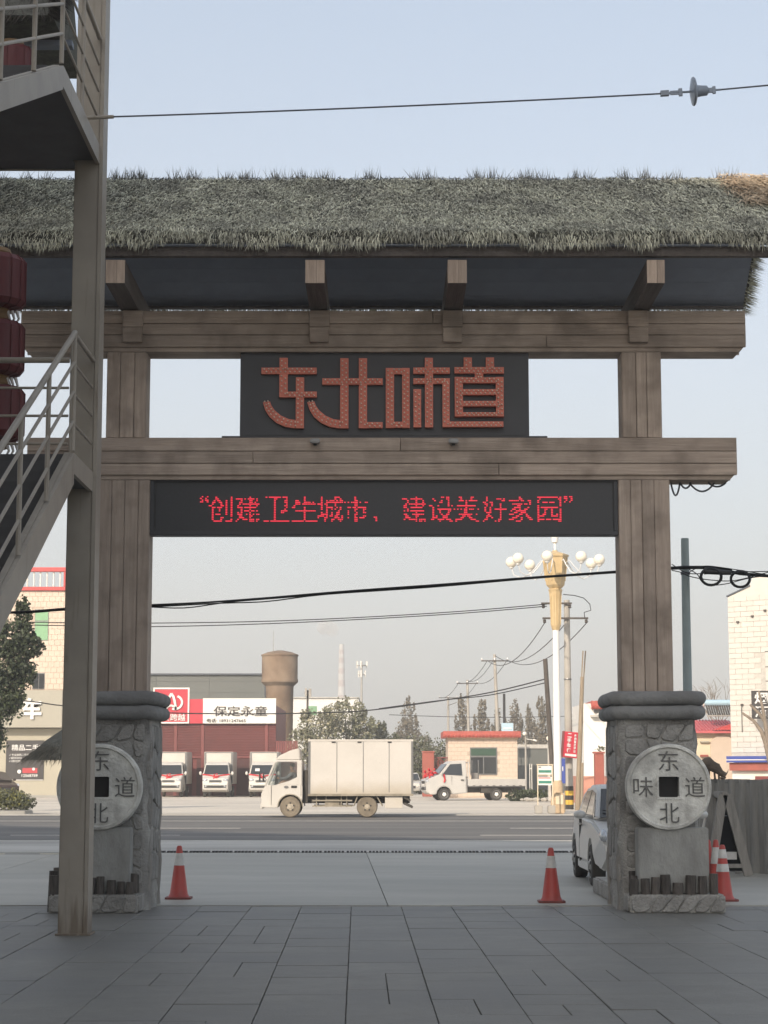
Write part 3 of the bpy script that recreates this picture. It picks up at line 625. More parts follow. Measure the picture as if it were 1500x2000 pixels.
def coin(s, chars, label, plabel):
    cx = s * 3.30; cz = Z(1537, 22.55); r = .487; y0 = 22.52
    pd = thing('pedestal', plabel, 'pedestal', (cx, 22.65, 0), group='stone pedestals below the coins')
    xa, xb = sorted((s * 2.935, s * 3.75)); q = B(); q.box(xa, xb, 22.54, 22.86, .231, cz - r + .02); q.build('block', M['pedestal'], pd, bevel=.012)
    cn = thing('coin_sculpture', label, 'sculpture', (cx, 22.6, cz - r), group='carved stone coins in front of the pillars')
    hw = .118; q = B(); n = 48                            # disc with a square hole
    out = [(cx + r * math.cos(2 * math.pi * (i + .5) / n), cz + r * math.sin(2 * math.pi * (i + .5) / n)) for i in range(n)]
    sq = []
    for i in range(n):
        a = 2 * math.pi * (i + .5) / n; m = max(abs(math.cos(a)), abs(math.sin(a))); sq.append((cx + hw * math.cos(a) / m, cz + hw * math.sin(a) / m))
    vs = [(x, y0, z) for x, z in out] + [(x, y0, z) for x, z in sq] + [(x, y0 + .15, z) for x, z in out] + [(x, y0 + .15, z) for x, z in sq]
    fs = []
    for i in range(n):
        j = (i + 1) % n; fs += [(i, j, n + j, n + i), (2 * n + j, 2 * n + i, 3 * n + i, 3 * n + j), (j, i, 2 * n + i, 2 * n + j), (n + i, n + j, 3 * n + j, 3 * n + i)]
    q.add(vs, fs); disc = q.build('disc', M['coin'], cn, smooth=35)
    q = B(); prof = [(r - .045, .0), (r - .03, -.025), (r, -.02), (r + .012, .03), (r + .008, .13), (r - .02, .15)]; q.lathe((cx, y0, cz), prof, 56, 'y'); q.f = q.f[:-2]; q.m = q.m[:-2]
    q.build('rim', M['coin'], cn, smooth=50)
    q = B(); q.box(cx - hw + .002, cx + hw - .002, y0 + .1, y0 + .14, cz - hw + .002, cz + hw - .002); q.build('hole_back', M['hole'], cn)
    for a, c in ((-1, 0), (1, 0), (0, -1), (0, 1)):
        q = B(); t = .012
        if a: q.box(cx + a * (hw + t) - t, cx + a * (hw + t) + t, y0 - .012, y0 + .01, cz - hw - 2 * t, cz + hw + 2 * t)
        else: q.box(cx - hw + .001, cx + hw - .001, y0 - .012, y0 + .01, cz + c * (hw + t) - t, cz + c * (hw + t) + t)
        q.build('hole_frame', M['coin'], cn)
    cw = .114
    for ch, dx, dz in chars: letter(ch, cx + dx - cw, cx + dx + cw, cz + dz - cw, cz + dz + cw, y0 - .0005, M['coin_dark'], cn, .012, -.004)
chars = (('东', 0, .30), ('北', 0, -.30), ('味', -.30, 0), ('道', .30, 0))
coin(-1, chars, 'carved round stone coin with square hole, half behind the khaki column', 'pale stone block under the half hidden coin beside the khaki column')
coin(1, chars, 'carved round stone coin with square hole, fully visible on the right pillar', 'pale stone block under the fully visible coin of the right pillar')
# ================================================================== SIGNS ON THE GATE
SY = GY + .1
sg = thing('name_sign', 'black signboard with big red bulb letters hung between the gate beams', 'sign', (0, SY, Z(857, SY)))
sx0, sx1, sz0, sz1 = Xr(469, SY, 770), Xr(1033, SY, 770), Z(857, SY) + .01, Z(683, SY)
q = B(); q.box(sx0, sx1, SY, SY + .16, sz0, sz1); q.build('panel', M['sign_black'], sg, bevel=.006)
for xa, xb in ((432, 469), (1033, 1070)):
    q = B(); q.box(Xr(xa), Xr(xb) , SY + .02, SY + .12, Z(857, SY) + .012, Z(851, SY)); q.build('foot_rail', M['sign_black'], sg)
q = B(); q.box(sx0 + .06, sx1 - .06, SY - .006, SY - .001, sz1 - .06, sz1 - .045); q.box(sx0 + .06, sx1 - .06, SY - .006, SY - .001, sz0 + .03, sz0 + .04); q.build('seam', M['led_face'], sg)
U = lambda u: Xr(490 + u / 2.885, SY - .05, 770); V = lambda v: Z(680 + v / 2.885, SY - .05)
def ang_arc(dx): return [(68 + dx, 305), (80 + dx, 345), (105 + dx, 385), (145 + dx, 420), (195 + dx, 443), (252 + dx, 452), (252 + dx, 405), (215 + dx, 400), (170 + dx, 380), (135 + dx, 350), (117 + dx, 325), (108 + dx, 300)]
def fr(x0, z0, x1, z1, holes):           # frame made of bars
    res = []; w = 46
    return res
SIGN = [
 ('dong', [(58, 110, 370, 146), (160, 55, 207, 278), (162, 245, 372, 278), (253, 165, 300, 452)], 0),
 ('bei', [(402, 170, 743, 206), (503, 57, 550, 452), (608, 57, 655, 452), (610, 417, 743, 451)], 250),
 ('wei', [(760, 112, 807, 450), (852, 112, 895, 450), (762, 113, 893, 147), (762, 415, 893, 449), (915, 110, 1122, 145), (980, 55, 1027, 448), (915, 170, 1122, 203), (915, 232, 960, 448)], None),
 ('dao', [(1148, 107, 1427, 143), (1200, 53, 1247, 130), (1325, 53, 1372, 130), (1262, 138, 1310, 175), (1148, 163, 1195, 388), (1380, 163, 1425, 388), (1150, 165, 1423, 199), (1160, 232, 1415, 266), (1160, 298, 1415, 330), (1150, 362, 1423, 387), (1078, 171, 1121, 448), (1080, 414, 1422, 447)], None)]
for nm, rects, arc in SIGN:
    ch = B(); bl = []; k = 0
    for (a, c, d, e) in rects:
        k += 1; t = .0022 * k; i_ = .12 * k
        ch.box(U(a + i_), U(d - i_), SY - .055 - t, SY - .003, V(e - i_), V(c + i_))
        w, h = d - a, e - c
        if w >= h: rows, L0, L1, ax = ((c + h * .3, c + h * .72), a + 10, d - 10, 0)
        else: rows, L0, L1, ax = ((a + w * .28, a + w * .72), c + 12, e - 12, 1)
        m = max(2, int((L1 - L0) / 25))
        for ri, rv in enumerate(rows):
            for j in range(m):
                uu = L0 + (L1 - L0) * (j + (.25 if ri == 0 else .75)) / m; bl.append((uu, rv) if ax == 0 else (rv, uu))
    if arc is not None:
        poly = ang_arc(arc)
        ch.prism([(U(u), V(v)) for u, v in poly], 'y', SY - .0545, SY - .0035)
        for j in range(6):
            a, c = poly[j], poly[11 - j] if j < 6 else poly[j]
            for f in (.28, .72): bl.append((a[0] + (c[0] - a[0]) * f, a[1] + (c[1] - a[1]) * f))
            if j < 5:
                a2, c2 = poly[j + 1], poly[10 - j]
                for f in (.3, .7):
                    g1 = ((a[0] + a2[0]) / 2, (a[1] + a2[1]) / 2); g2 = ((c[0] + c2[0]) / 2, (c[1] + c2[1]) / 2); bl.append((g1[0] + (g2[0] - g1[0]) * f, g1[1] + (g2[1] - g1[1]) * f))
    cho = ch.build('character', M['letter_red'], sg)
    kept = []
    for p in bl:
        if all((p[0] - o_[0]) ** 2 + (p[1] - o_[1]) ** 2 > 150 for o_ in kept): kept.append(p)
    bb = B(); rr = 5.2 * SY / FPX / 2.885
    for u, v in kept: bb.sphere((U(u), SY - .087, V(v)), rr, 6, 4)
    bb.build('bulb', M['bulb'], cho, smooth=60, kind='stuff')
for px in (616, 885):
    sp = thing('spotlight', 'small pale floodlight on the lower beam under the %s half of the black sign' % ('left' if px < 700 else 'right'), 'light', (Xr(px), GY - .05, Z(868, GY)), group='small floodlights below the name sign')
    q = B(); q.box(Xr(px) - .06, Xr(px) + .06, GY - .12, GY - .04, Z(868, GY), Z(859, GY)); q.build('housing', M['alu'], sp, bevel=.012)
    q = B(); q.box(Xr(px) - .02, Xr(px) + .02, GY - .039, GY - .002, Z(870, GY), Z(862, GY)); q.build('bracket', M['black'], sp)
LY = GY + .06
led = thing('led_sign', 'long dark led screen with a red scrolling line of characters', 'sign', (0, LY, Z(1046, LY)))
lx0, lx1, lz0, lz1 = -2.855, 2.855, Z(1045, LY), Z(935, LY)
q = B(); q.box(lx0, lx1, LY + .03, LY + .2, lz0 + .01, lz1 - .002); q.build('screen', M['led_face'], led)
for xa, xb, za, zb in ((lx0, lx1, lz0, lz0 + .05), (lx0, lx1, lz1 - .035, lz1), (lx0, lx0 + .05, lz0 + .051, lz1 - .036), (lx1 - .05, lx1, lz0 + .051, lz1 - .036)):
    q = B(); q.box(xa, xb, LY, LY + .21, za, zb); q.build('frame', M['sign_black'], led, bevel=.006)
for px in (296, 1196):
    q = B(); q.box(Xr(px), Xr(px + 10), LY + .022, LY + .029, Z(1030, LY), Z(942, LY)); q.build('side_strip', M['grate'], led)
dots = B(); step = 53.3 / 16; ph = FPX / LY
def led_char(ch, px0, py0, wpx, hpx, bold=0.0):
    v, f = text_geo(ch, bold); lo = v.min(0); hi = v.max(0)
    tree = BVHTree.FromPolygons([Vector((a[0], a[1], 0)) for a in v], f)
    nx, nz = max(1, round(wpx / step)), max(1, round(hpx / step)); dx, dz = (hi[0] - lo[0]) / nx, (hi[1] - lo[1]) / nz
    for i in range(nx):
        for j in range(nz):
            hit = 0
            for a in (.2, .5, .8):
                for c in (.2, .5, .8):
                    if tree.ray_cast(Vector((lo[0] + (i + a) * dx, hi[1] - (j + c) * dz, 1)), Vector((0, 0, -1)))[0] is not None: hit += 1
            if hit >= 4 and random.random() > (.08 if hit > 6 else .22):
                x = Xr(px0 + (i + .5) * step, LY, 990); z = Z(py0 + (j + .5) * step, LY); a = .0082 if hit < 7 else .0105
                dots.box(x - a, x + a, LY + .016, LY + .0295, z - .0058, z + .0058)
msg = [('创', 407, 47), ('建', 460, 48), ('卫', 515, 50), ('生', 570, 50), ('城', 620, 50), ('市', 672, 48), (',', 730, 8), ('建', 785, 46), ('设', 838, 46), ('美', 886, 50), ('好', 943, 46), ('家', 994, 48), ('园', 1050, 46)]
for ch, px, w in msg: led_char(ch, px, 969 if ch != ',' else 1008, w, 49 if ch != ',' else 12)
led_char('“', 390, 968, 16, 13); led_char('”', 1102, 968, 16, 13)
dots.build('led_dots', emat('led_red', (1.0, .045, .08), .65), led, kind='stuff')
# ================================================================== STEEL STAIR at the left
stair = thing('steel_staircase', 'khaki painted outdoor steel staircase with pipe railings at the left edge', 'staircase', (-3.5, 17, 0))
cx0, cx1, cy0, cy1 = -3.225, -2.93, 19.4, 19.68
q = B(); q.box(cx0, cx1 - .04, cy0, cy1, 0, 13.2); colm = q.build('column', M['steel'], stair, bevel=.008)
q = B(); q.box(cx1 - .038, cx1, cy0 - .012, cy1 + .012, 0, 13.2); q.build('flange', M['steel'], colm)
q = B(); q.box(cx0 - .02, cx1 + .03, cy0 - .03, cy1 + .03, .012, .03); q.build('base_plate', M['steel'], colm)
SX, SXL, SL = -2.985, -4.3, .5
LZ1 = Z(885, 18.2); LY1 = 18.2          # lower landing
LZ2 = Z(128, 17.1); LY2 = 17.1          # upper landing
def flight(yt, zt, y_end, sl, nst, c=.3):
    L = yt - y_end
    for x in (SX, SXL):
        q = B()
        q.prism([(yt, zt), (yt, zt - c), (y_end, zt - c - L * sl), (y_end, zt - L * sl)], 'x', x - .02, x + .02)
        st = q.build('stringer', M['steel'], stair)
        for dz in (0, -c):
            q = B(); q.prism([(yt, zt + dz + .008), (yt, zt + dz - .006), (y_end, zt + dz - .006 - L * sl), (y_end, zt + dz + .008 - L * sl)], 'x', x - .075 if x == SX else x + .021, x - .021 if x == SX else x + .075)
            q.build('stringer_flange', M['steel'], st)
    for k in range(nst):
        y = yt - (k + 1) * L / nst; z = zt - (k + 1) * L / nst * sl + .02
        q = B(); q.box(SXL + .08, SX - .08, y, y + L / nst + .02, z - .03, z); q.box(SXL + .08, SX - .08, y + L / nst - .01, y + L / nst, z, z + L / nst * sl - .03)
        q.build('tread', M['tread'], stair)
def rails(pts, hs=(.29, .58, .87), top=1.16, r=.016, rt=.028, posts=None, pr=.022):
    for h in hs:
        q = B(); q.tube([(x, y, z + h) for x, y, z in pts], r, 8); q.build('rail', M['steel'], stair, smooth=40)
    q = B(); q.tube([(x, y, z + top) for x, y, z in pts], rt, 10); q.build('handrail', M['steel'], stair, smooth=40)
    for p in (posts if posts is not None else pts):
        q = B(); q.tube([p, (p[0], p[1], p[2] + top - .02)], pr, 8); q.build('post', M['steel'], stair, smooth=40)
flight(LY1, LZ1, 9.2, SL, 32)
def on(y, yt, zt, sl): return (SX, y, zt - (yt - y) * sl + .02)
rails([on(LY1, LY1, LZ1, SL), on(9.4, LY1, LZ1, SL)], posts=[on(y, LY1, LZ1, SL) for y in (18.2, 16.85, 15.6, 14.35, 13.1, 11.85, 10.6, 9.4)])
def landing(y0, z):
    q = B(); q.box(SXL - 2.2, SX - .03, y0 + .03, 19.37, z - .03, z - .004); q.build('landing_plate', M['tread'], stair)
    q = B(); q.box(SX - .022, SX + .02, y0 + .001, 19.39, z - .2, z); q.build('landing_beam', M['steel'], stair)
    q = B(); q.box(SXL - 2.2, SX - .024, y0 + .0, y0 + .04, z - .19, z - .031); q.build('landing_beam', M['steel'], stair)
    q = B(); q.box(SXL - 2.2, cx0 - .01, 19.62, 19.66, z - .19, z); q.build('landing_beam', M['steel'], stair)
    q = B(); q.box(SXL - 2.2, cx0 - .01, 19.372, 19.618, z - .03, z - .004); q.box(SXL - 2.2, cx0 - .01, 19.332, 19.618, z - .18, z - .17); q.build('landing_plate', M['tread'], stair)
    q = B(); q.box(SXL - 2.2, SX - .03, y0 + .05, 19.33, z - .18, z - .17); q.build('soffit', M['tread'], stair)
landing(LY1, LZ1); landing(LY2, LZ2)
rails([(SX, LY1 + .06, LZ1), (SX, 19.36, LZ1)], posts=[], r=.013, rt=.024)
q = B(); q.box(SXL - 2.2, cx0, 19.32, 19.36, LZ1 - .02, LZ1 + .1); q.build('kick_plate', M['steel'], stair)
rails([(cx0, 19.36, LZ1 - .0), (SXL - 2.2, 19.36, LZ1)], posts=[(-5.2, 19.36, LZ1)], r=.014, rt=.03)
flight(LY2, LZ2, 9.2, .43, 26, .23)
rails([on(LY2, LY2, LZ2, .43), on(9.4, LY2, LZ2, .43)], posts=[on(y, LY2, LZ2, .43) for y in (17.1, 15.75, 14.38, 13, 11.6)])
rails([(SX, LY2 + .06, LZ2), (SX, 19.36, LZ2)], posts=[(SX, 18.3, LZ2)], r=.014, rt=.026)
q = B(); q.prism([(LY2, LZ2 - .02), (14.2, LZ2 + 1.6), (14.2, LZ2 + 1.3), (LY2, LZ2 - .32)], 'x', SXL + .3, SXL + .34); q.build('stringer', M['steel'], stair)
# stay wire with its clamp and insulator
WY = 18.6
wp = lambda x, y: P(x, y, WY)
q = B(); q.tube([wp(150, 231), wp(222, 228)], .02, 8); pipe = thing('wire_bracket', 'short pale pipe fixed to the upper stair landing holding the stay wire', 'bracket', wp(150, 231)); q.build('pipe', M['steel'], pipe, smooth=40)
q = B(); q.tube([wp(222 + (1290 - 222) * t, 228 + (183 - 228) * t + 12 * t * (1 - t)) for t in [i / 16 for i in range(17)]], .0085, 6); tag(q.build('stay_wire', M['wire_steel']), 'thin steel stay wire crossing the sky above the thatch', 'wire')
q = B(); q.tube([wp(1408, 175), wp(4200, -80)], .0085, 6); tag(q.build('stay_wire', M['wire_steel']), 'short wire end running from the disc insulator out of the right edge', 'wire')
ins = thing('insulator', 'grey porcelain disc insulator hanging in the stay wire against the sky', 'insulator', wp(1355, 180))
a, c = wp(1290, 183), wp(1408, 175); dv = (c - a).normalized()
def along(t): return a + (c - a) * t
q = B(); q.tube([along(0), along(.52)], .012, 8); q.beam(along(.0), along(.14), .05, .05); q.beam(along(.16), along(.36), .02, .04); q.beam(along(.3), along(.36), .03, .075); q.build('clamp', M['insul'], ins)
disc = B(); prof = [(.0, -.035), (.02, -.034), (.05, -.03), (.125, -.012), (.13, 0), (.12, .012), (.055, .03), (.05, .06), (.045, .12), (.02, .14), (0, .142)]
disc.lathe((0, 0, 0), [(r * 1.12, h * 1.1) for r, h in prof], 22, 'x')
rot = Vector((1, 0, 0)).rotation_difference(dv).to_matrix(); cpos = along(.55)
disc.v = [tuple(cpos + rot @ Vector(v)) for v in disc.v]; disc.build('disc', M['insul'], ins, smooth=50)
q = B(); q.beam(along(.78), along(.9), .03, .045); q.tube([along(.76), along(1.0)], .011, 8); q.beam(along(.86), along(.91), .035, .07); q.build('shackle', M['insul'], ins)
# red lanterns in a string
def lantern(px, py0, py1, Y, label, r):
    c = P(px, (py0 + py1) / 2, Y); h = Z(py0, Y) - Z(py1, Y)
    t = thing('lantern', label, 'lantern', (c.x, Y, c.z - h / 2), group='red lanterns at the left edge')
    q = B(); n = 24; prof = [(r * .55, -h / 2), (r * .86, -h * .46), (r, -h * .36), (r, h * .36), (r * .86, h * .46), (r * .55, h / 2)]
    q.lathe(c, prof, n); body = q.build('shade', M['lantern'], t, smooth=35)
    for j in range(16):
        tt = 2 * math.pi * j / 16; q = B(); q.tube([(c.x + (pr + .006) * math.cos(tt), Y + (pr + .006) * math.sin(tt), c.z + pz) for pr, pz in prof], .006, 4); q.build('rib', M['lantern'], body)
    for s in (-1, 1):
        q = B(); q.lathe((c.x, Y, c.z + s * h * .54), [(r * .5, -.05), (r * .56, 0), (r * .5, .05)], 16); q.build('collar', M['gold'], t, smooth=40)
    q = B()
    for j in range(3):
        x = c.x + r * (.5 + .14 * j); q.tube([(x, Y - .05, c.z - h / 2 - .03), (x + .03, Y - .07, c.z - h / 2 - .12), (x - .02, Y - .05, c.z - h / 2 - .2)], .022, 5, .008)
    q.build('tassel', M['cloth_white'], t)
lantern(-14, 500, 605, 21.2, 'topmost red lantern of the hanging string at the left edge', .37)
lantern(-14, 628, 735, 21.2, 'middle red lantern of the hanging string at the left edge', .35)
lantern(-14, 755, 862, 21.2, 'lowest red lantern of the hanging string at the left edge', .35)
# small thatched canopy seen behind the upper landing
can = thing('thatched_canopy', 'dark thatched canopy behind the upper stair landing at top left', 'canopy', (-5, 21.5, 0))
kY = 21.5; ktop = Z(-120, kY); kb = Z(82, kY); kx = X(126, kY, 50)
q = B(); q.prism([(kY - .8, kb), (kY + 1.2, kb), (kY + .2, ktop)], 'x', kx - 5, kx); cr_ = q.build('roof', M['thatch_bed'], can)
n = 5000; t = RNG.uniform(0, 1, n); bs = np.stack([RNG.uniform(kx - 5, kx, n), kY - .8 + (1.0) * t, kb + (ktop - kb) * t], 1)
pr_ = [blades(bs, np.array([0, -.5, -1.0]), ex, np.array([0, -1.0, .4]), n, (.12, .25))]
n = 1500; t = RNG.uniform(0, 1, n); bs = np.stack([np.full(n, kx) + RNG.uniform(-.06, 0, n), kY - .8 + t * 1.0 * RNG.uniform(0, 1, n) * 2, kb + (ktop - kb) * t], 1)
pr_.append(blades(bs, np.array([.8, 0, -.7]), np.array([0, 1.0, 0]), ex, n, (.1, .28)))
raw_mesh('straw', np.concatenate(pr_), 3, M['thatch_far'], cr_, 'stuff')
q = B(); q.box(kx - 5, X(143, kY, 90), kY - .1, kY + .05, Z(95, kY), Z(84, kY)); q.build('eave_beam', M['wood_dark'], can)
q = B(); q.box(kx - 1.6, kx - 1.45, kY, kY + .14, 0, Z(95, kY)); q.build('post', M['wood_dark'], can)
lantern(22, 94, 175, 20.9, 'red lantern under the thatched canopy behind the upper landing', .26)
# ================================================================== CONES
def cone(px, py, h, label, bands, Y=None, rotz=0):
    g = G(px, py); t = thing('traffic_cone', label, 'cone', (g.x, g.y, .022), rotz=0, group='traffic cones round the gate'); z0 = .022
    rb, rt = h * .185, h * .048; q = B(); w = h * .245
    q.prism([(g.x - w, g.y - w * .8), (g.x - w * .8, g.y - w), (g.x + w * .8, g.y - w), (g.x + w, g.y - w * .8), (g.x + w, g.y + w * .8), (g.x + w * .8, g.y + w), (g.x - w * .8, g.y + w), (g.x - w, g.y + w * .8)], 'z', z0, z0 + .025)
    q.build('base', M['cone_base'], t)
    R_ = lambda u: rb + (rt - rb) * u
    q = B(); q.lathe((g.x, g.y, z0), [(rb * 1.12, .025), (rb, .05)] + [(R_(u), h * u) for u in (.1, .5, .97)] + [(rt * .7, h), (rt * .5, h)], 22); q.build('body', M['cone_red'], t, smooth=40)
    for u0, u1 in bands:
        q = B(); q.lathe((g.x, g.y, z0), [(R_(u0) + .004, h * u0), (R_(u1) + .004, h * u1)], 22); q.f = q.f[:-2]; q.m = q.m[:-2]; q.build('reflective_band', M['cone_white'], t, smooth=40)
cone(349, 1759, .665, 'red traffic cone with one white band beside the left pillar', ((.63, .86),))
cone(1077, 1766, .665, 'red traffic cone with one white band standing alone before the right pillar', ((.63, .85),))
cone(1413, 1763, .69, 'red traffic cone with two white bands right of the right pillar', ((.52, .66), (.76, .92)))
cone(1400, 1737, .66, 'red cone with a wide white band behind the two banded cone', ((.5, .84),))
cone(1385, 1735, .65, 'plain red cone half hidden beside the right pillar', ())
# ================================================================== FENCE, TRESTLE, CARVING
fen = thing('log_fence', 'low dark fence of upright concrete logs behind the right pillar', 'fence', (6, 30, 0))
fx0, fx1 = X(1366, 32), X(1640, 29); k = 0; x = fx0
while x < fx1:
    r = random.uniform(.075, .115); t = (x - fx0) / (fx1 - fx0); y = 32.2 - 2.6 * t; top = 1.5 + random.uniform(-.004, .006)
    q = B(); q.tube([(x + r, y, 0), (x + r + random.uniform(-.012, .012), y + .01, .7), (x + r, y, top)], r * 1.04, 10, r); q.build('log', M['fence_wood'], fen, smooth=45)
    x += 2 * r * .72
q = B(); q.prism([(fx0, 32.36), (fx1, 29.76), (fx1, 29.66), (fx0, 32.26)], 'z', 0, 1.44); q.build('backing_wall', M['fence_wood'], fen)
tr = thing('trestle_board', 'weathered timber a-frame trestle with dark inside leaning against the log fence', 'trestle', (X(1418, 30.3), 30.3, 0))
tY = 30.2
def tp(px, py, y=tY): return P(px, py, y)
for y in (tY, tY + .75):
    q = B(); q.beam(tp(1412, 1552, tY) + Vector((0, y - tY, 0)), Vector((tp(1386, 1700).x, y, .03)), .14, .07, (0, 1, 0)); q.build('leg', M['trestle'], tr)
    q = B(); q.beam(tp(1420, 1552, tY) + Vector((0, y - tY, 0)), Vector((tp(1462, 1690).x, y, .03)), .14, .07, (0, 1, 0)); q.build('leg', M['trestle'], tr)
a = tp(1416, 1550); q = B(); q.box(a.x - .06, a.x + .06, tY - .03, tY + .85, a.z - .07, a.z + .03); q.build('ridge', M['trestle'], tr, bevel=.02)
q = B(); q.box(tp(1386, 1685).x, tp(1464, 1685).x, tY - .03, tY + .04, .15, .21); q.build('base_rail', M['trestle'], tr)
q = B(); q.box(tp(1398, 1600).x, tp(1436, 1600).x, tY + .0, tY + .012, tp(1400, 1593).z - .008, tp(1400, 1593).z + .004); q.build('tie_wire', M['wire_steel'], tr)
q = B(); q.prism([(tp(1388, 1690).x, .1), (tp(1461, 1690).x, .1), (a.x, a.z - .08)], 'y', tY + .06, tY + .09); q.build('dark_panel', M['dark_board'], tr)
q = B(); q.box(tp(1420, 1670).x, tp(1440, 1670).x, tY + .04, tY + .05, tp(1420, 1679).z, tp(1420, 1664).z); q.build('paper_label', M['cone_white'], tr)
nb = thing('notice_board', 'slanted white notice board with red print between the silver car and trestle', 'sign', (X(1380, 31.2), 31.2, 0))
nY = 31.2; q = B(); q.prism([(X(1360, nY), Z(1655, nY)), (X(1378, nY), Z(1655, nY)), (X(1400, nY), Z(1556, nY)), (X(1383, nY), Z(1556, nY))], 'y', nY, nY + .03); q.build('board', M['white'], nb)
q = B(); q.prism([(X(1365, nY), 0), (X(1372, nY), 0), (X(1376, nY), Z(1655, nY)), (X(1366, nY), Z(1655, nY))], 'y', nY + .005, nY + .025); q.build('leg', M['alu'], nb)
for k in range(5):
    py = 1574 + k * 6; dx = -(py - 1556) * .22; q = B(); q.box(X(1385 + dx, nY), X(1396 + dx, nY), nY - .004, nY - .001, Z(py + 2.5, nY), Z(py, nY)); q.build('print_line', M['print_red'], nb)
q = B(); dx = 0; q.prism([(X(1381, nY), Z(1563, nY)), (X(1398, nY), Z(1563, nY)), (X(1399.6, nY), Z(1556.5, nY)), (X(1383, nY), Z(1556.5, nY))], 'y', nY - .004, nY - .001); q.build('print_band', M['print_red'], nb)
cv = thing('wood_carving', 'brown carved driftwood bird shape with curled end standing on the log fence', 'sculpture', (X(1395, 31.8), 31.8, 1.5))
vY = 31.75; vp = lambda x, y: (X(x, vY), vY, Z(y, vY))
q = B()
spine = [(1366, 1493), (1374, 1490), (1383, 1490), (1392, 1497), (1402, 1502), (1410, 1511), (1417, 1514), (1421, 1508), (1423, 1503)]
rad = [.06, .085, .1, .085, .08, .05, .04, .03, .012]; n = 9; vs = []
for (px, py), r in zip(spine, rad):
    c = vp(px, py)
    for j in range(n):
        t = 2 * math.pi * j / n; vs.append((c[0] + r * .55 * math.cos(t) * .6, c[1] + r * math.sin(t) * .8, c[2] + r * math.cos(t)))
q.add(vs, [(i * n + j, i * n + (j + 1) % n, (i + 1) * n + (j + 1) % n, (i + 1) * n + j) for i in range(len(spine) - 1) for j in range(n)] + [tuple(range(n)), tuple(range(len(vs) - n, len(vs)))])
q.build('body', M['driftwood'], cv, smooth=50)
q = B(); q.tube([vp(1383, 1488), vp(1381, 1482)], .05, 8, .03); q.build('head', M['driftwood'], cv, smooth=50)
q = B(); q.beam(vp(1396, 1496), vp(1406, 1495), .05, .07); q.build('wing', M['driftwood'], cv, bevel=.01)
q = B(); q.tube([vp(1408, 1517), vp(1412, 1521), vp(1417, 1518)], .035, 8, .015); q.build('curl', M['driftwood'], cv, smooth=50)
for px in (1395, 1403): q = B(); q.tube([vp(px, 1505), (X(px + 1, vY), vY, 1.5)], .018, 6); q.build('leg', M['driftwood'], cv)
q = B(); q.tube([vp(1384, 1500), (X(1383, vY), vY, 1.5)], .03, 6); q.build('leg', M['driftwood'], cv)
# ================================================================== SILVER HATCHBACK (front at local x=0, extends to -x; left is +y)
def arch(cx, cz, r, n=7): return [(cx + r * math.cos(t), cz + r * math.sin(t)) for t in [math.pi * i / n for i in range(n + 1)]]
def wheel(par, x, y, r, w, tm, rm, side):
    q = B(); q.lathe((x, y, r), [(r * .55, -w / 2), (r * .93, -w / 2), (r, -w * .36), (r, w * .36), (r * .93, w / 2), (r * .55, w / 2)], 24, 'y'); ty = q.build('wheel', tm, par, smooth=40)
    q = B(); ys = y + side * w * .42; q.lathe((x, ys, r), [(r * .6, -.02), (r * .62, .02 * side), (r * .52, .0), (r * .18, .03 * side), (r * .15, .05 * side), (0, .05 * side)] if side > 0 else [(0, -.05), (r * .15, -.05), (r * .18, -.03), (r * .52, 0), (r * .62, -.02), (r * .6, .02)], 20, 'y'); ri = q.build('rim', rm, ty, smooth=40)
    q = B()
    for k in range(5):
        t = 2 * math.pi * k / 5 + .3; q.lathe((x + r * .36 * math.cos(t), ys + side * .028, r + r * .36 * math.sin(t)), [(0, -.006), (r * .085, -.006), (r * .085, .006), (0, .006)], 8, 'y')
    q.build('rim_hole', M['black'], ri)
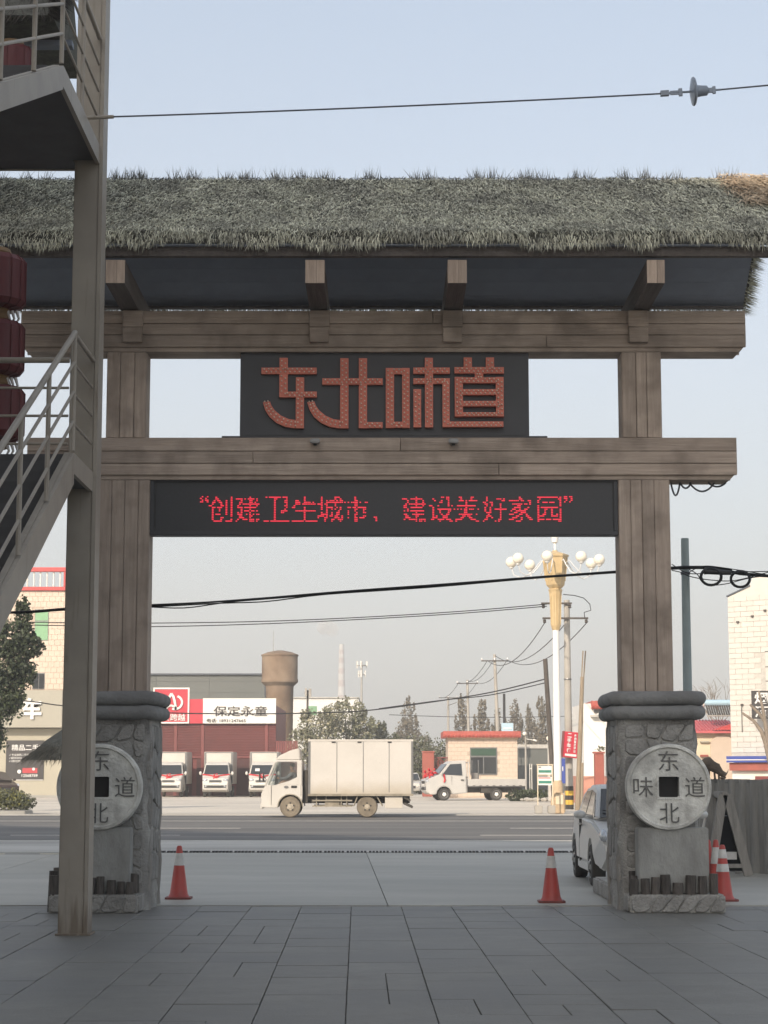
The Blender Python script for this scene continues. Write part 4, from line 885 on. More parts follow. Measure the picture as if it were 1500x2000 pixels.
def hatch(root, paint, s=1.0, hw=.84):
    body = [(-.02, .42, hw - .2), (-.0, .62, hw - .14), (-.1, .76, hw - .08), (-.95, .96, hw - .03), (-3.6, 1.0, hw - .02), (-3.82, .92, hw - .1), (-3.88, .6, hw - .1), (-3.8, .32, hw - .08)]
    for c in (-3.15, -.72):
        body += [(x, z, hw) for x, z in arch(c, .31, .35)][::-1] if True else []
    body += [(-.2, .22, hw - .12)]
    q = B(); q.shell([(x * s, z * s, h * s) for x, z, h in body]); sh = q.build('body', paint, root, bevel=.05 * s, seg=3)
    gh = [(-.86, .97, hw - .1), (-1.62, 1.43, hw - .23), (-2.0, 1.49, hw - .25), (-3.0, 1.47, hw - .24), (-3.5, 1.36, hw - .22), (-3.78, .98, hw - .12)]
    q = B(); q.shell([(x * s, z * s, h * s) for x, z, h in gh]); q.build('cabin', paint, root, bevel=.05 * s, seg=3)
    def side(pts, name, m, out):
        for sd in (-1, 1):
            q = B(); f = lambda x, z: sd * ((hw - .1) - (z - .97) / .5 * .145 + out) * s
            vs = [(x * s, f(x, z), z * s) for x, z in pts] + [(x * s, f(x, z) - sd * .02 * s, z * s) for x, z in pts]; n = len(pts)
            q.add(vs, [tuple(range(n)), tuple(range(2 * n - 1, n - 1, -1))] + [(i, (i + 1) % n, n + (i + 1) % n, n + i) for i in range(n)]); q.build(name, m, root)
    side([(-1.28, 1.03), (-1.72, 1.36), (-2.22, 1.4), (-2.22, 1.03)], 'front_side_window', M['glass_dark'], .012)
    side([(-2.32, 1.03), (-2.32, 1.4), (-2.95, 1.38), (-3.2, 1.25), (-3.2, 1.06)], 'rear_side_window', M['glass_dark'], .012)
    side([(-1.02, 1.0), (-1.2, 1.02), (-1.52, 1.26)], 'quarter_window', M['glass_dark'], .012)
    q = B(); a, c = hw - .17, hw - .27
    q.add([(-.88 * s, -a * s, 1.005 * s), (-.88 * s, a * s, 1.005 * s), (-1.58 * s, c * s, 1.425 * s), (-1.58 * s, -c * s, 1.425 * s)], [(0, 1, 2, 3)]); q.build('windscreen', M['glass_dark'], root)
    q = B(); q.add([(-3.8 * s, -a * s, 1.03 * s), (-3.8 * s, a * s, 1.03 * s), (-3.56 * s, c * s, 1.37 * s), (-3.56 * s, -c * s, 1.37 * s)], [(0, 1, 2, 3)]); q.build('rear_window', M['glass_dark'], root)
    for sd in (-1, 1):
        q = B(); q.sphere((-1.2 * s, sd * (hw + .1) * s, 1.04 * s), .085 * s, 12, 8, (.8, 1.1, .75)); q.beam((-1.25 * s, sd * (hw - .1) * s, .99 * s), (-1.2 * s, sd * (hw + .06) * s, 1.01 * s), .05, .04); q.build('mirror', paint, root, smooth=50)
        q = B(); q.sphere((-.23 * s, sd * (hw - .145) * s, .74 * s), .15 * s, 12, 8, (1.5, .42, .7)); q.build('headlight', M['lamp_clear'], root, smooth=50)
        q = B(); q.box(-2.42 * s, -2.22 * s, sd * (hw - .03) * s, sd * (hw + .022) * s, .86 * s, .89 * s); q.build('door_handle', paint, root, bevel=.006)
        q = B(); q.box(-2.282 * s, -2.278 * s, sd * (hw - .04) * s, sd * (hw + .003) * s, .3 * s, .95 * s); q.build('door_seam', M['black'], root)
        q = B(); q.box(-2.7 * s, -1.2 * s, sd * (hw - .12) * s, sd * (hw - .012) * s, .19 * s, .34 * s); q.build('sill', paint, root, bevel=.02)
        q = B(); q.box(-3.86 * s, -3.8 * s, sd * (hw - .3) * s, sd * (hw - .13) * s, .75 * s, .93 * s); q.build('tail_light', M['print_red'], root)
        for x in (-3.15, -.72): wheel(root, x * s, sd * (hw - .1) * s, .31 * s, .2 * s, M['tyre'], M['rim'], sd)
    q = B(); q.box(-.02 * s, .012 * s, -.42 * s, .42 * s, .42 * s, .6 * s); q.build('grille', M['black'], root)
    q = B(); q.box(.006 * s, .02 * s, -.22 * s, .22 * s, .3 * s, .41 * s); q.build('number_plate', M['blue'], root)
    q = B(); q.beam((-.8 * s, -.1 * s, 1.0 * s), (-1.0 * s, -.6 * s, 1.11 * s), .02, .015); q.beam((-.8 * s, .5 * s, 1.0 * s), (-1.0 * s, .02 * s, 1.11 * s), .02, .015); q.build('wiper', M['black'], root)
car = thing('parked_car', 'silver hatchback parked nose forward behind the right stone pillar', 'car', (3.71, 27.0, .02), R(-90), local=True)
hatch(car, M['silver'], .95, .83)
# ================================================================== VEHICLES ACROSS THE ROAD
def rosette(par, x, y, z, r, fwd=1, dx=.08):
    q = B(); rd = random.Random(5)
    for k in range(26):
        t = rd.uniform(0, 6.28); e = rd.uniform(0, 1) ** .6 * r; c = Vector((x + fwd * rd.uniform(-.0, dx), y + e * math.cos(t), z + e * math.sin(t)))
        q.sphere(c, r * .26, 6, 4, (rd.uniform(.6, 1), 1, rd.uniform(.7, 1.1)))
    q.build('bow', M['red_cloth'], par, smooth=50)
def cab(root, paint, hw=.92):
    o = [(0.0, .5, hw - .1), (.03, .95, hw - .08), (-.11, 1.25, hw - .06), (-.72, 1.47, hw - .02), (-1.26, 2.1, hw - .12), (-1.49, 2.27, hw - .16), (-2.37, 2.33, hw - .15), (-2.43, 1.4, hw - .01), (-2.43, .42, hw)]
    o += [(x, z, hw) for x, z in arch(-1.05, .36, .46)][::-1] + [(-.3, .34, hw - .05)]
    q = B(); q.shell(o); body = q.build('cab', paint, root, bevel=.045, seg=2)
    q = B(); a, c = hw - .1, hw - .2
    q.add([(-.70, -a, 1.515), (-.70, a, 1.515), (-1.22, c, 2.125), (-1.22, -c, 2.125)], [(0, 1, 2, 3)]); q.add([(-.76, -a, 1.49), (-.76, a, 1.49), (-1.28, c, 2.09), (-1.28, -c, 2.09)], [(0, 1, 2, 3)]); q.build('windscreen', M['glass_dark'], root)
    for sd in (-1, 1):
        f = lambda z: sd * (hw - .01 - (z - 1.4) / .93 * .14 + .012)
        pts = [(-1.0, 1.5), (-1.02, 1.6), (-1.42, 2.1), (-2.1, 2.14), (-2.12, 1.46)]
        q = B(); q.add([(x, f(z), z) for x, z in pts], [tuple(range(5))]); q.build('side_window', M['glass_dark'], root)
        q = B(); q.box(-1.505, -1.495, sd * (hw - .1), sd * (hw + .004) , .9, 1.4); q.box(-2.36, -2.35, sd * (hw - .1), sd * (hw + .004), .45, 1.4); q.build('door_seam', M['black'], root)
        q = B(); q.box(-2.22, -2.05, sd * (hw - .03), sd * (hw + .03), 1.17, 1.22); q.build('door_handle', M['black'], root)
        q = B(); q.beam((-.95, sd * (hw - .1), 1.52), (-.88, sd * (hw + .14), 1.55), .04, .04); q.sphere((-.87, sd * (hw + .15), 1.58), .12, 10, 6, (.5, .8, 1.1)); q.build('mirror', paint, root, smooth=50)
        q = B(); q.sphere((-.1, sd * (hw - .24), 1.12), .16, 10, 6, (.8, 1.25, .7)); q.build('headlight', M['lamp_clear'], root, smooth=50)
        q = B(); q.lathe((.02, sd * (hw - .28), .72), [(0, -.03), (.07, -.03), (.07, .03), (0, .035)], 10, 'x'); q.build('fog_light', M['lamp_clear'], root)
    q = B(); q.box(.005, .05, -.42, .42, .98, 1.14); g = q.build('grille', M['alu'], root, bevel=.02)
    for k in range(2): q = B(); q.box(.045, .06, -.36, .36, 1.015 + k * .055, 1.045 + k * .055); q.build('slat', M['black'], g)
    q = B(); q.prism([(-hw + .16, .82), (-hw + .2, .62), (-.3, .62), (.3, .62), (hw - .2, .62), (hw - .16, .82), (hw - .3, .78), (-hw + .3, .78)], 'x', -.05, .04); q.build('bumper_intake', M['black'], root)
    q = B(); q.box(.03, .055, -.23, .23, .86, .94); q.build('number_plate', M['print_white'], root)
def ribbon(root, hw=.92):
    q = B(); q.tube([(-.7, -hw + .02, 1.5), (-.55, -hw * .55, 1.46), (-.28, 0, 1.38), (-.55, hw * .55, 1.46), (-.7, hw - .02, 1.5)], .045, 5); q.build('ribbon', M['red_cloth'], root, smooth=50)
    rosette(root, -.2, 0, 1.37, .2)
def cargo_truck(px, py, label):
    g = G(px, py); t = thing('cargo_truck', label, 'truck', (g.x, g.y, .012), R(-90), group='new white cargo trucks parked in front of the maroon shop', local=True)
    cab(t, M['truck_white']); ribbon(t)
    q = B(); q.box(-5.95, -2.52, -.98, .98, .86, 3.02); bx = q.build('cargo_box', M['box_white'], t, bevel=.02)
    for sd in (-1, 1):
        q = B(); q.box(-2.56, -2.5, sd * .9 - .06, sd * .9 + .06, .9, 3.0); q.build('corner_trim', M['alu'], bx)
        for k in range(1, 4):
            x = -2.52 - 3.43 * k / 4; q = B(); q.box(x - .012, x + .012, sd * .98 - .006, sd * .98 + .006, .9, 2.98); q.build('panel_seam', M['alu'], bx)
    q = B(); q.box(-2.57, -2.5, -.84, .84, 2.94, 3.0); q.build('top_trim', M['alu'], bx)
    q = B(); q.box(-5.8, -.9, -.4, .4, .45, .855); q.build('chassis', M['chassis'], t)
    for x in (-1.05, -4.5):
        for sd in (-1, 1): wheel(t, x, sd * .78, .36, .2, M['tyre'], M['rim'], sd)
    return t
cargo_truck(328, 1557.5, 'parked white cargo truck with red ribbon nearest the left stone pillar')
cargo_truck(420, 1557.5, 'parked white cargo truck with big red bow, middle of the three')
t3 = cargo_truck(511, 1557.5, 'parked white cargo truck with red bow half hidden by the passing box truck')
q = B(); q.box(-.82, -.8, -.5, -.2, 1.72, 1.9)
q.v = [(x - (z - 1.72) * .85 + .03, y, z) for x, y, z in q.v]; q.build('paper_sheet', M['print_white'], t3)
# pickup in profile, facing left
g = G(838, 1564); pk = thing('pickup_truck', 'white flatbed mini truck with red bow on its bonnet, parked sideways by the guardhouse', 'truck', (g.x - .3, g.y + .6, .012), R(190), local=True)
cab(pk, M['pickup']); rosette(pk, -.5, .35, 1.5, .26, 1, .55); rosette(pk, -.75, .1, 1.62, .26, 1, .5)
q = B(); q.tube([(-1.02, .95, 1.53), (-1.08, .97, 1.2), (-1.03, .97, 1.05)], .05, 5); q.build('ribbon', M['red_cloth'], pk)
for sd in (-1, 1):
    q = B(); q.box(-5.95, -2.5, sd * .9 - .02, sd * .9 + .02, .84, 1.24); bs_ = q.build('side_board', M['pickup'], pk, bevel=.008)
    for k in range(4): q = B(); q.box(-5.9, -2.55, sd * .922 - .004, sd * .922 + .004, .9 + k * .085, .94 + k * .085); q.build('rib', M['pickup'], bs_)
    for k in range(8): q = B(); q.box(-2.9 - k * .4, -2.75 - k * .4, sd * .925 - .004, sd * .925 + .004, .845, .875); q.build('hook', M['black'], bs_)
q = B(); q.box(-5.97, -5.92, -.88, .88, .84, 1.24); q.build('tail_board', M['pickup'], pk)
q = B(); q.box(-5.9, -2.5, -.88, .88, .78, .838); q.build('bed_floor', M['alu'], pk)
for x, y in ((-2.5, .86), (-2.5, -.86), (-3.1, .86), (-3.1, -.86)):
    q = B(); q.box(x - .03, x + .03, y - .03, y + .03, .9, 2.25 if x > -3 else 2.35); q.build('rack_post', M['pickup'] if x > -3 else M['alu'], pk)
q = B(); q.box(-2.55, -2.47, -.86, .86, 1.3, 1.38); q.box(-2.55, -2.47, -.86, .86, 2.18, 2.25); q.box(-2.54, -2.48, -.05, .05, 1.38, 2.18); q.build('rack', M['pickup'], pk)
q = B(); q.box(-3.12, -3.08, -.86, .86, 1.25, 1.6); q.build('head_board', M['pickup'], pk)
q = B(); q.box(-5.8, -.9, -.4, .4, .45, .775); q.box(-5.92, -5.8, -.6, .6, .5, .6); q.build('chassis', M['chassis'], pk)
q = B(); q.box(-4.0, -3.3, .42, .75, .42, .75); q.build('fuel_tank', M['chassis'], pk)
for x in (-1.05, -4.18):
    for sd in (-1, 1): wheel(pk, x, sd * .78, .36, .2, M['tyre'], M['lamp_white'], sd)
# white car partly behind the box truck
g = G(800, 1552); wc = thing('parked_car', 'white car with a red bow half hidden behind the rear of the box truck', 'car', (g.x, g.y, .012), R(-90), local=True)
hatch(wc, M['truck_white'], 1.08, .86); rosette(wc, -.25, -.35, .95, .2)
# ------------------------------------------------------------------ passing box truck
g = G(510, 1597); bt = thing('box_truck', 'dusty white box truck driving left along the road with its driver inside', 'truck', (g.x, g.y + 1.0, .008), R(180), local=True)
HW = .95
low = [(0, .36, HW - .06), (.01, .85, HW - .04), (-.14, 1.16, HW - .02), (-1.49, 1.16, HW), (-1.49, .85, HW), (-1.46, .8, HW)] + [(x, z, HW) for x, z in arch(-1.05, .38, .45)][::-1][0:] + [(-.55, .36, HW)]
low = [(0, .36, HW - .06), (.01, .85, HW - .04), (-.14, 1.16, HW - .02), (-1.49, 1.16, HW), (-1.49, .7, HW)] + [(x, z, HW) for x, z in arch(-1.05, .38, .45, 8) if x > -1.49][::-1] + [(-.55, .34, HW)]
q = B(); q.shell(low)
q.prism([(-HW + .05, 2.0), (HW - .05, 2.0), (HW - .12, 2.06), (-HW + .12, 2.06)], 'x', -1.47, -.52)
for sd in (-1, 1):
    y = sd * (HW - .05)
    q.beam((-.14, y, 1.15), (-.5, y, 2.02), .07, .09, (0, 1, 0)); q.box(-1.47, -1.29, y - .04, y + .04, 1.15, 2.02)
q.box(-1.49, -1.45, -HW + .06, HW - .06, 1.15, 2.02)
cabm = q.build('cab', M['truck_white'], bt, bevel=.02)
q = B(); q.prism([(-.5, 2.065), (-.62, 2.22), (-1.0, 2.4), (-1.36, 2.5), (-1.4, 2.065)], 'y', -.78, .78); q.build('wind_deflector', M['truck_white'], bt, bevel=.03)
q = B(); q.add([(-.16, -.86, 1.18), (-.16, .86, 1.18), (-.49, .86, 1.99), (-.49, -.86, 1.99)], [(0, 1, 2, 3)]); q.build('windscreen', M['glass'], bt)
for sd in (-1, 1):
    y = sd * (HW - .035); q = B(); q.add([(-.24, y, 1.17), (-.56, y, 1.99), (-1.29, y, 1.99), (-1.29, y, 1.17)], [(0, 1, 2, 3)]); q.build('side_window', M['glass'], bt)
    y = sd * HW
    q = B(); q.prism([(-.34, 1.165), (-1.29, 1.165), (-1.29, 1.45), (-1.0, 1.31), (-.5, 1.165)], 'y', y - .035, y - .02); q.build('door_top', M['truck_white'], bt)
    q = B(); q.box(-1.29, -1.08, y - .01, y + .02, 1.055, 1.14); q.build('door_handle', M['black'], bt, bevel=.01)
    q = B(); q.lathe((-.9, y, 1.09), [(0, -.004), (.085, -.004), (.085, .006), (0, .006)], 14, 'y'); q.v = [(x, yy, 1.09 + (z - 1.09) * .55) for x, yy, z in q.v]; q.build('badge', M['alu'], bt)
    q = B(); q.box(-.36, -.35, y - .02, y + .003, .45, 1.15); q.box(-1.44, -1.43, y - .02, y + .003, .75, 1.15); q.build('door_seam', M['black'], bt)
    q = B(); q.tube([(-.1, sd * .93, 1.3), (.06, sd * 1.12, 1.5), (.06, sd * 1.12, 1.35)], .012, 5); q.box(.03, .08, sd * 1.02, sd * 1.2, 1.28, 1.62); q.build('mirror', M['black'], bt)
    q = B(); pts = [(x, z) for x, z in arch(-1.05, .38, .47, 10)] + [(x, z) for x, z in arch(-1.05, .38, .435, 10)][::-1]; q.prism(pts, 'y', y - .12, y + .035); q.build('mud_guard', M['guard'], bt)
    q = B(); q.box(-.03, .02, sd * .72 - .13, sd * .72 + .13, .52, .68); q.build('headlight', M['lamp_clear'], bt)
q = B(); q.box(-.03, .035, -.88, .88, .3, .5); q.build('bumper', M['truck_white'], bt, bevel=.02)
q = B(); q.box(-1.4, -.35, -.85, .85, 1.0, 1.05); q.box(-1.3, -.95, .15, .75, 1.05, 1.2); q.box(-1.42, -1.3, .15, .75, 1.2, 1.85); q.build('seat', M['black'], bt)
q = B(); q.lathe((-.5, .45, 1.32), [(.17, -.015), (.2, 0), (.17, .015)], 16, 'x'); q.f = q.f[:-2]; q.m = q.m[:-2]; q.build('steering_wheel', M['black'], bt)
q = B(); q.box(-5.5, -1.71, -1.05, 1.05, .79, 2.80); box = q.build('cargo_box', M['box_dusty'], bt, bevel=.015)
for sd in (-1, 1):
    y = sd * 1.05
    for x in (-2.74, -3.70, -4.64): q = B(); q.box(x - .012, x + .012, y - .006, y + .006, .9, 2.72); q.build('panel_seam', M['alu'], box)
    for x in (-2.62, -3.56, -4.66): q = B(); q.box(x - .07, x + .07, y - .01, y + .03, 2.69, 2.73); q.build('latch', M['black'], box)
    q = B(); q.box(-5.52, -1.69, y - .012, y + .014, 2.74, 2.81); q.build('top_rail', M['box_white'], box)
    q = B(); q.box(-5.52, -1.69, y - .012, y + .014, .77, .85); q.build('bottom_rail', M['guard'], box)
    for x in (-1.74, -5.48): q = B(); q.box(x - .04, x + .04, y - .012, y + .012, .852, 2.738); q.build('corner_post', M['alu'], box)
q = B(); q.box(-5.4, -.6, -.42, .42, .5, .785); q.build('chassis', M['chassis'], bt)
q = B(); q.box(-1.68, -1.52, -.7, .7, .5, 1.7); q.build('engine_pipes', M['chassis'], bt, bevel=.02)
for sd in (-1, 1):
    y = sd * .92
    for z in (.38, .58): q = B(); q.box(-3.3, -1.85, y - .02, y + .02, z, z + .05); q.build('guard_rail', M['guard'], bt)
    for x in (-2.0, -2.35, -2.9, -3.1): q = B(); q.box(x - .02, x + .02, y - .03, y - .021, .37, .78); q.build('guard_post', M['guard'], bt)
    q = B(); q.box(-2.85, -2.3, sd * .5, sd * .85, .4, .66); q.build('fuel_tank', M['guard'], bt, bevel=.03)
    q = B(); q.box(-5.13, -4.49, y - .06, y + .04, .33, .785); q.build('tool_box', M['box_white'], bt, bevel=.01)
    q = B(); q.beam((-5.18, y, .72), (-5.42, y, .6), .1, .07); q.beam((-5.18, y, .5), (-5.5, y, .36), .1, .08); q.build('rear_bracket', M['chassis'], bt)
    for xa, xb in ((-3.5, -3.35), (-4.18, -4.4)): q = B(); q.beam((xa, y, .78), (xb, y, .4), .04, .09, (0, 1, 0)); q.build('mud_guard', M['guard'], bt)
    wheel(bt, -1.05, sd * .8, .38, .22, M['tyre_dusty'], M['rim_dusty'], sd); wheel(bt, -3.84, sd * .82, .38, .3, M['tyre_dusty'], M['rim_dusty'], sd)
# driver: one continuous skinned figure, seated, arm towards the wheel
def skin_figure(name, joints, edges, parent, mat):
    me = bpy.data.meshes.new(name); me.from_pydata([j[0] for j in joints], edges, []); o = bpy.data.objects.new(name, me); COL.objects.link(o)
    sk = o.modifiers.new('skin', 'SKIN'); sv = me.skin_vertices[0].data if me.skin_vertices else None
    if sv is None: bpy.context.view_layer.objects.active = o; bpy.ops.mesh.customdata_skin_add(); sv = me.skin_vertices[0].data
    for v, j in zip(sv, joints): v.radius = j[1]
    sv[0].use_root = True
    o.modifiers.new('smooth', 'SUBSURF').levels = 1
    dg = bpy.context.evaluated_depsgraph_get(); ev = o.evaluated_get(dg); m2 = bpy.data.meshes.new_from_object(ev); bpy.data.objects.remove(o)
    m2.polygons.foreach_set('use_smooth', [True] * len(m2.polygons)); m2.materials.clear(); m2.materials.append(mat)
    o = bpy.data.objects.new(name, m2); _link(o, parent); ORG[o] = Vector(); return o
dv_ = thing('person', 'driver in a grey jacket with short dark hair at the box truck wheel', 'person', bt.matrix_basis @ Vector((-1.1, .45, 1.2)), R(180), local=True)
J = [((-.02, 0, .05), (.15, .17)), ((0, 0, .3), (.14, .18)), ((0, 0, .42), (.10, .13)), ((.02, 0, .5), (.055, .055)), ((.03, 0, .57), (.085, .08)), ((.03, 0, .67), (.09, .085)), ((.02, 0, .73), (.05, .05)),
     ((0, .2, .40), (.065, .065)), ((.2, .27, .2), (.05, .05)), ((.48, .12, .2), (.035, .035)), ((.56, .1, .22), (.03, .04)),
     ((0, -.2, .40), (.065, .065)), ((.18, -.25, .2), (.05, .05)), ((.46, -.12, .2), (.035, .035)), ((.54, -.1, .22), (.03, .04)),
     ((.35, .12, .06), (.085, .085)), ((.5, .13, -.05), (.065, .065)), ((.35, -.12, .06), (.085, .085)), ((.5, -.13, -.05), (.065, .065))]
E = [(0, 1), (1, 2), (2, 3), (3, 4), (4, 5), (5, 6), (2, 7), (7, 8), (8, 9), (9, 10), (2, 11), (11, 12), (12, 13), (13, 14), (0, 15), (15, 16), (0, 17), (17, 18)]
skin_figure('body', J, E, dv_, M['skin'])
JT = [(p, (r[0] * 1.1 + .006, r[1] * 1.1 + .006)) for p, r in J[:3]] + [(J[i][0], (J[i][1][0] + .012, J[i][1][1] + .012)) for i in (7, 8, 9, 11, 12, 13)]
skin_figure('jacket', JT, [(0, 1), (1, 2), (2, 3), (3, 4), (4, 5), (2, 6), (6, 7), (7, 8)], dv_, M['jacket'])
q = B(); q.sphere((-.005, 0, .685), .105, 12, 8, (.95, .92, .85)); q.build('hair', M['hair'], dv_, smooth=60)
q = B(); q.sphere((.125, .035, .645), .012, 6, 4); q.sphere((.125, -.035, .645), .012, 6, 4); q.build('eye', M['black'], dv_)
q = B(); q.tube([(.118, 0, .65), (.145, 0, .615)], .01, 5, .016); q.build('nose', M['skin'], dv_)
# dark car and green vehicle
g = G(30, 1561); sv_ = thing('parked_car', 'dark brown car parked beside the planted kerb at the far left', 'car', (g.x - .3, g.y - 1.2, .012), R(-55), local=True); hatch(sv_, M['suv'], 1.14, .86)
g = G(1063, 1553); ag = thing('parked_jeep', 'pale green off-road vehicle half hidden behind the small roadside sign', 'car', (g.x, g.y, .012), R(-95), local=True); hatch(ag, M['army'], 1.05, .84)
# ================================================================== BUILDINGS ACROSS THE ROAD
def wbox(par, name, mat, px0, px1, py0, py1, Y, d=.15, bevel=0, label=None):
    q = B(); q.box(X(px0, Y), X(px1, Y), Y, Y + d, Z(py1, Y), Z(py0, Y)); return q.build(name, mat, par, bevel=bevel, label=label)
# maroon truck shop
sY = 137.0; shop = thing('truck_shop', 'maroon corrugated truck shop with red and white sign boards above parked trucks', 'building', (X(360, sY), sY, 0))
q = B(); x0, x1 = X(150, sY), X(538, sY); zt = Z(1372, sY)
pts = []; z = .0
q.box(x0, x1, sY + .12, sY + 14, .01, zt - .2); core = q.build('wall', M['corr_red'], shop)
q = B(); step = .115; k = 0; z = Z(1478, sY); prof = []
while z < Z(1414, sY): prof += [(sY + .03, z), (sY + .03, z + step * .45), (sY + .1, z + step * .55), (sY + .1, z + step * .95)]; z += step
vs = []; 
for xx in (x0, x1): vs += [(xx, y, zz) for y, zz in prof]
n = len(prof); q.add(vs, [(i, i + 1, n + i + 1, n + i) for i in range(n - 1)]); q.build('corrugated_sheet', M['corr_red'], core)
for px in (342, 395, 520):
    wbox(shop, 'cover_strip', M['corr_red'], px - 3, px + 3, 1414, 1554, sY - .02, .05)
for a, c in ((318, 375), (384, 450), (462, 532)):
    dr = wbox(shop, 'roller_door', M['corr_dark'], a, c, 1482, 1554, sY + .02, .09)
    for k in range(9): q = B(); zz = Z(1553 - k * 8, sY); q.box(X(a, sY), X(c, sY), sY + .0, sY + .019, zz, zz + .12); q.build('slat', M['corr_dark'], dr)
q = B(); q.box(x0, x1, sY + .0, sY + .11, Z(1481, sY), Z(1477, sY)); q.build('lintel', M['corr_red'], shop)
sb = sY - .25
lw = wbox(shop, 'logo_sign', M['sign_red'], 297, 368, 1343, 1413, sb, .2)
for a, c, d, e in ((297, 368, 1343, 1346), (297, 368, 1410, 1413), (297, 300, 1346.1, 1409.9), (365, 368, 1346.1, 1409.9)): wbox(lw, 'border', M['sign_white'], a, c, d, e, sb - .06, .055)
for k in range(12): wbox(lw, 'rib', M['sign_red'], 300.5, 364.5, 1349 + k * 5, 1350 + k * 5, sb - .02, .019)
L_ = lambda px, py: (X(px, sb), Z(py, sb))
q = B()
def ribbon2(pts, w):
    for i in range(len(pts) - 1):
        a, c = Vector(pts[i]), Vector(pts[i + 1]); d = (c - a).normalized() * .02; nn = Vector((-d.y, d.x)).normalized() * w / 2
        y = sb - .09 - .0015 * (i % 2); q.prism([tuple(a - d + nn), tuple(c + d + nn), tuple(c + d - nn), tuple(a - d - nn)], 'y', y, sb - .03)
ribbon2([L_(321 + 2, 1384)] + [L_(x, y) for x, y in ((325, 1372), (329, 1361), (333, 1355), (337, 1361), (340, 1372), (342, 1386))], .17)
ribbon2([L_(340 + 14 * math.cos(t) * 1.0, 1372 - 13 * math.sin(t)) for t in [(-1.9 + .28 * i) for i in range(12)]], .15)
ribbon2([L_(322 + i * 2.6, 1383 - 5 * math.sin(i / 8 * math.pi)) for i in range(9)], .14)
q.build('emblem', M['print_white'], lw)
letter('长安跨越', X(300.5, sb), X(361, sb), Z(1408, sb), Z(1394, sb), sb - .021, M['print_white'], lw, .05, .012)
wbox(shop, 'red_sign', M['sign_red'], 368.2, 394.8, 1365.5, 1413, sb + .04, .16)
ws = wbox(shop, 'white_sign', M['sign_white'], 395, 538, 1364, 1413, sb, .2)
for k in range(10): wbox(ws, 'rib', M['sign_white'], 395.5, 537.5, 1366 + k * 5, 1367 + k * 5, sb - .015, .0145)
letter('保定永童', X(416, sb), X(521, sb), Z(1399, sb), Z(1379, sb), sb - .016, M['print_dark'], ws, .03, .008)
letter('电话: 18931247665', X(403, sb), X(479, sb), Z(1411, sb), Z(1403.5, sb), sb - .016, M['print_dark'], ws, .03, .004)
# grey warehouse
wY = 190.0; wh = thing('warehouse', 'long grey metal-clad warehouse behind the maroon truck shop', 'building', (X(400, wY), wY, 0))
cuts = [60, 200, 303, 407, 516]
for a, c in zip(cuts[:-1], cuts[1:]): wbox(wh, 'cladding_panel', M['warehouse'], a, c - .6, 1318, 1540, wY, .3)
wbox(wh, 'joint', M['roof_edge'], 60, 515, 1319, 1538, wY + .1, 30)
wbox(wh, 'roof_edge', M['roof_edge'], 58, 517, 1315, 1317.8, wY - .3, 1.5)
for py in (1330, 1352): wbox(wh, 'seam', M['warehouse'], 60, 515, py, py + .8, wY - .03, .029)
# water tower
tY_ = 172.0; tc = P(545, 1500, tY_); tw = thing('water_tower', 'old round brick water tower with wide tank rising behind the white sign', 'tower', (tc.x, tY_, 0)); mp_ = tY_ / FPX
zz = lambda py: Z(py, tY_)
q = B(); q.lathe((tc.x, tY_, 0), [(25 * mp_, 0), (26 * mp_, zz(1440)), (27 * mp_, zz(1345)), (28 * mp_, zz(1338))], 28); q.build('shaft', M['tower'], tw, smooth=40)
q = B(); q.lathe((tc.x, tY_, 0), [(28 * mp_, zz(1340)), (35.5 * mp_, zz(1333)), (36 * mp_, zz(1328)), (35 * mp_, zz(1326)), (35 * mp_, zz(1282)), (34 * mp_, zz(1281))], 28); tk = q.build('tank', M['tower'], tw, smooth=40)
q = B(); q.lathe((tc.x, tY_, 0), [(36.5 * mp_, zz(1281.5)), (36.5 * mp_, zz(1279)), (24 * mp_, zz(1274)), (6 * mp_, zz(1270.5)), (0, zz(1270))], 28); q.build('cap', M['tower'], tk, smooth=30)
q = B(); q.tube([(tc.x - 13 * mp_, tY_, zz(1275)), (tc.x - 13 * mp_, tY_, zz(1232))], .03, 5, .015); q.build('antenna', M['pole'], tw)
# vines at the tower foot
def leaf_cloud(n, ells, size, flat=.6):
    """leaf quads spread through ellipsoids (cx,cy,cz,rx,ry,rz,weight), gathered in small clumps"""
    w = np.array([e[6] for e in ells], float); w /= w.sum(); idx = RNG.choice(len(ells), n, p=w); E_ = np.array([e[:6] for e in ells])[idx]
    nc = max(20, n // 22); cd = RNG.normal(0, 1, (nc, 3)); cd /= np.linalg.norm(cd, axis=1)[:, None]; cd *= RNG.uniform(.25, 1.0, nc)[:, None] ** .6
    ci = RNG.integers(0, nc, n); d = cd[ci] + RNG.normal(0, .09, (n, 3)); c = E_[:, :3] + d * E_[:, 3:]
    s = RNG.uniform(.5, 1.2, n)[:, None] * size; a = RNG.normal(0, 1, (n, 3)); a /= np.linalg.norm(a, axis=1)[:, None]; b_ = np.cross(a, RNG.normal(0, 1, (n, 3))); b_ /= np.linalg.norm(b_, axis=1)[:, None]
    return np.stack([c - a * s, c + b_ * s * flat, c + a * s, c - b_ * s * flat], 1)
raw_mesh('climbing_vine', leaf_cloud(700, [(tc.x - 1.0, tY_ - 1.1, 3.2, .5, .25, 2.4, 1), (tc.x + .9, tY_ - 1.0, 2.6, .5, .4, 2.0, 1), (tc.x - .2, tY_ - 1.3, 1.8, .8, .2, .9, .7)], .12), 4, M['leaf_brown'], tw, 'stuff')
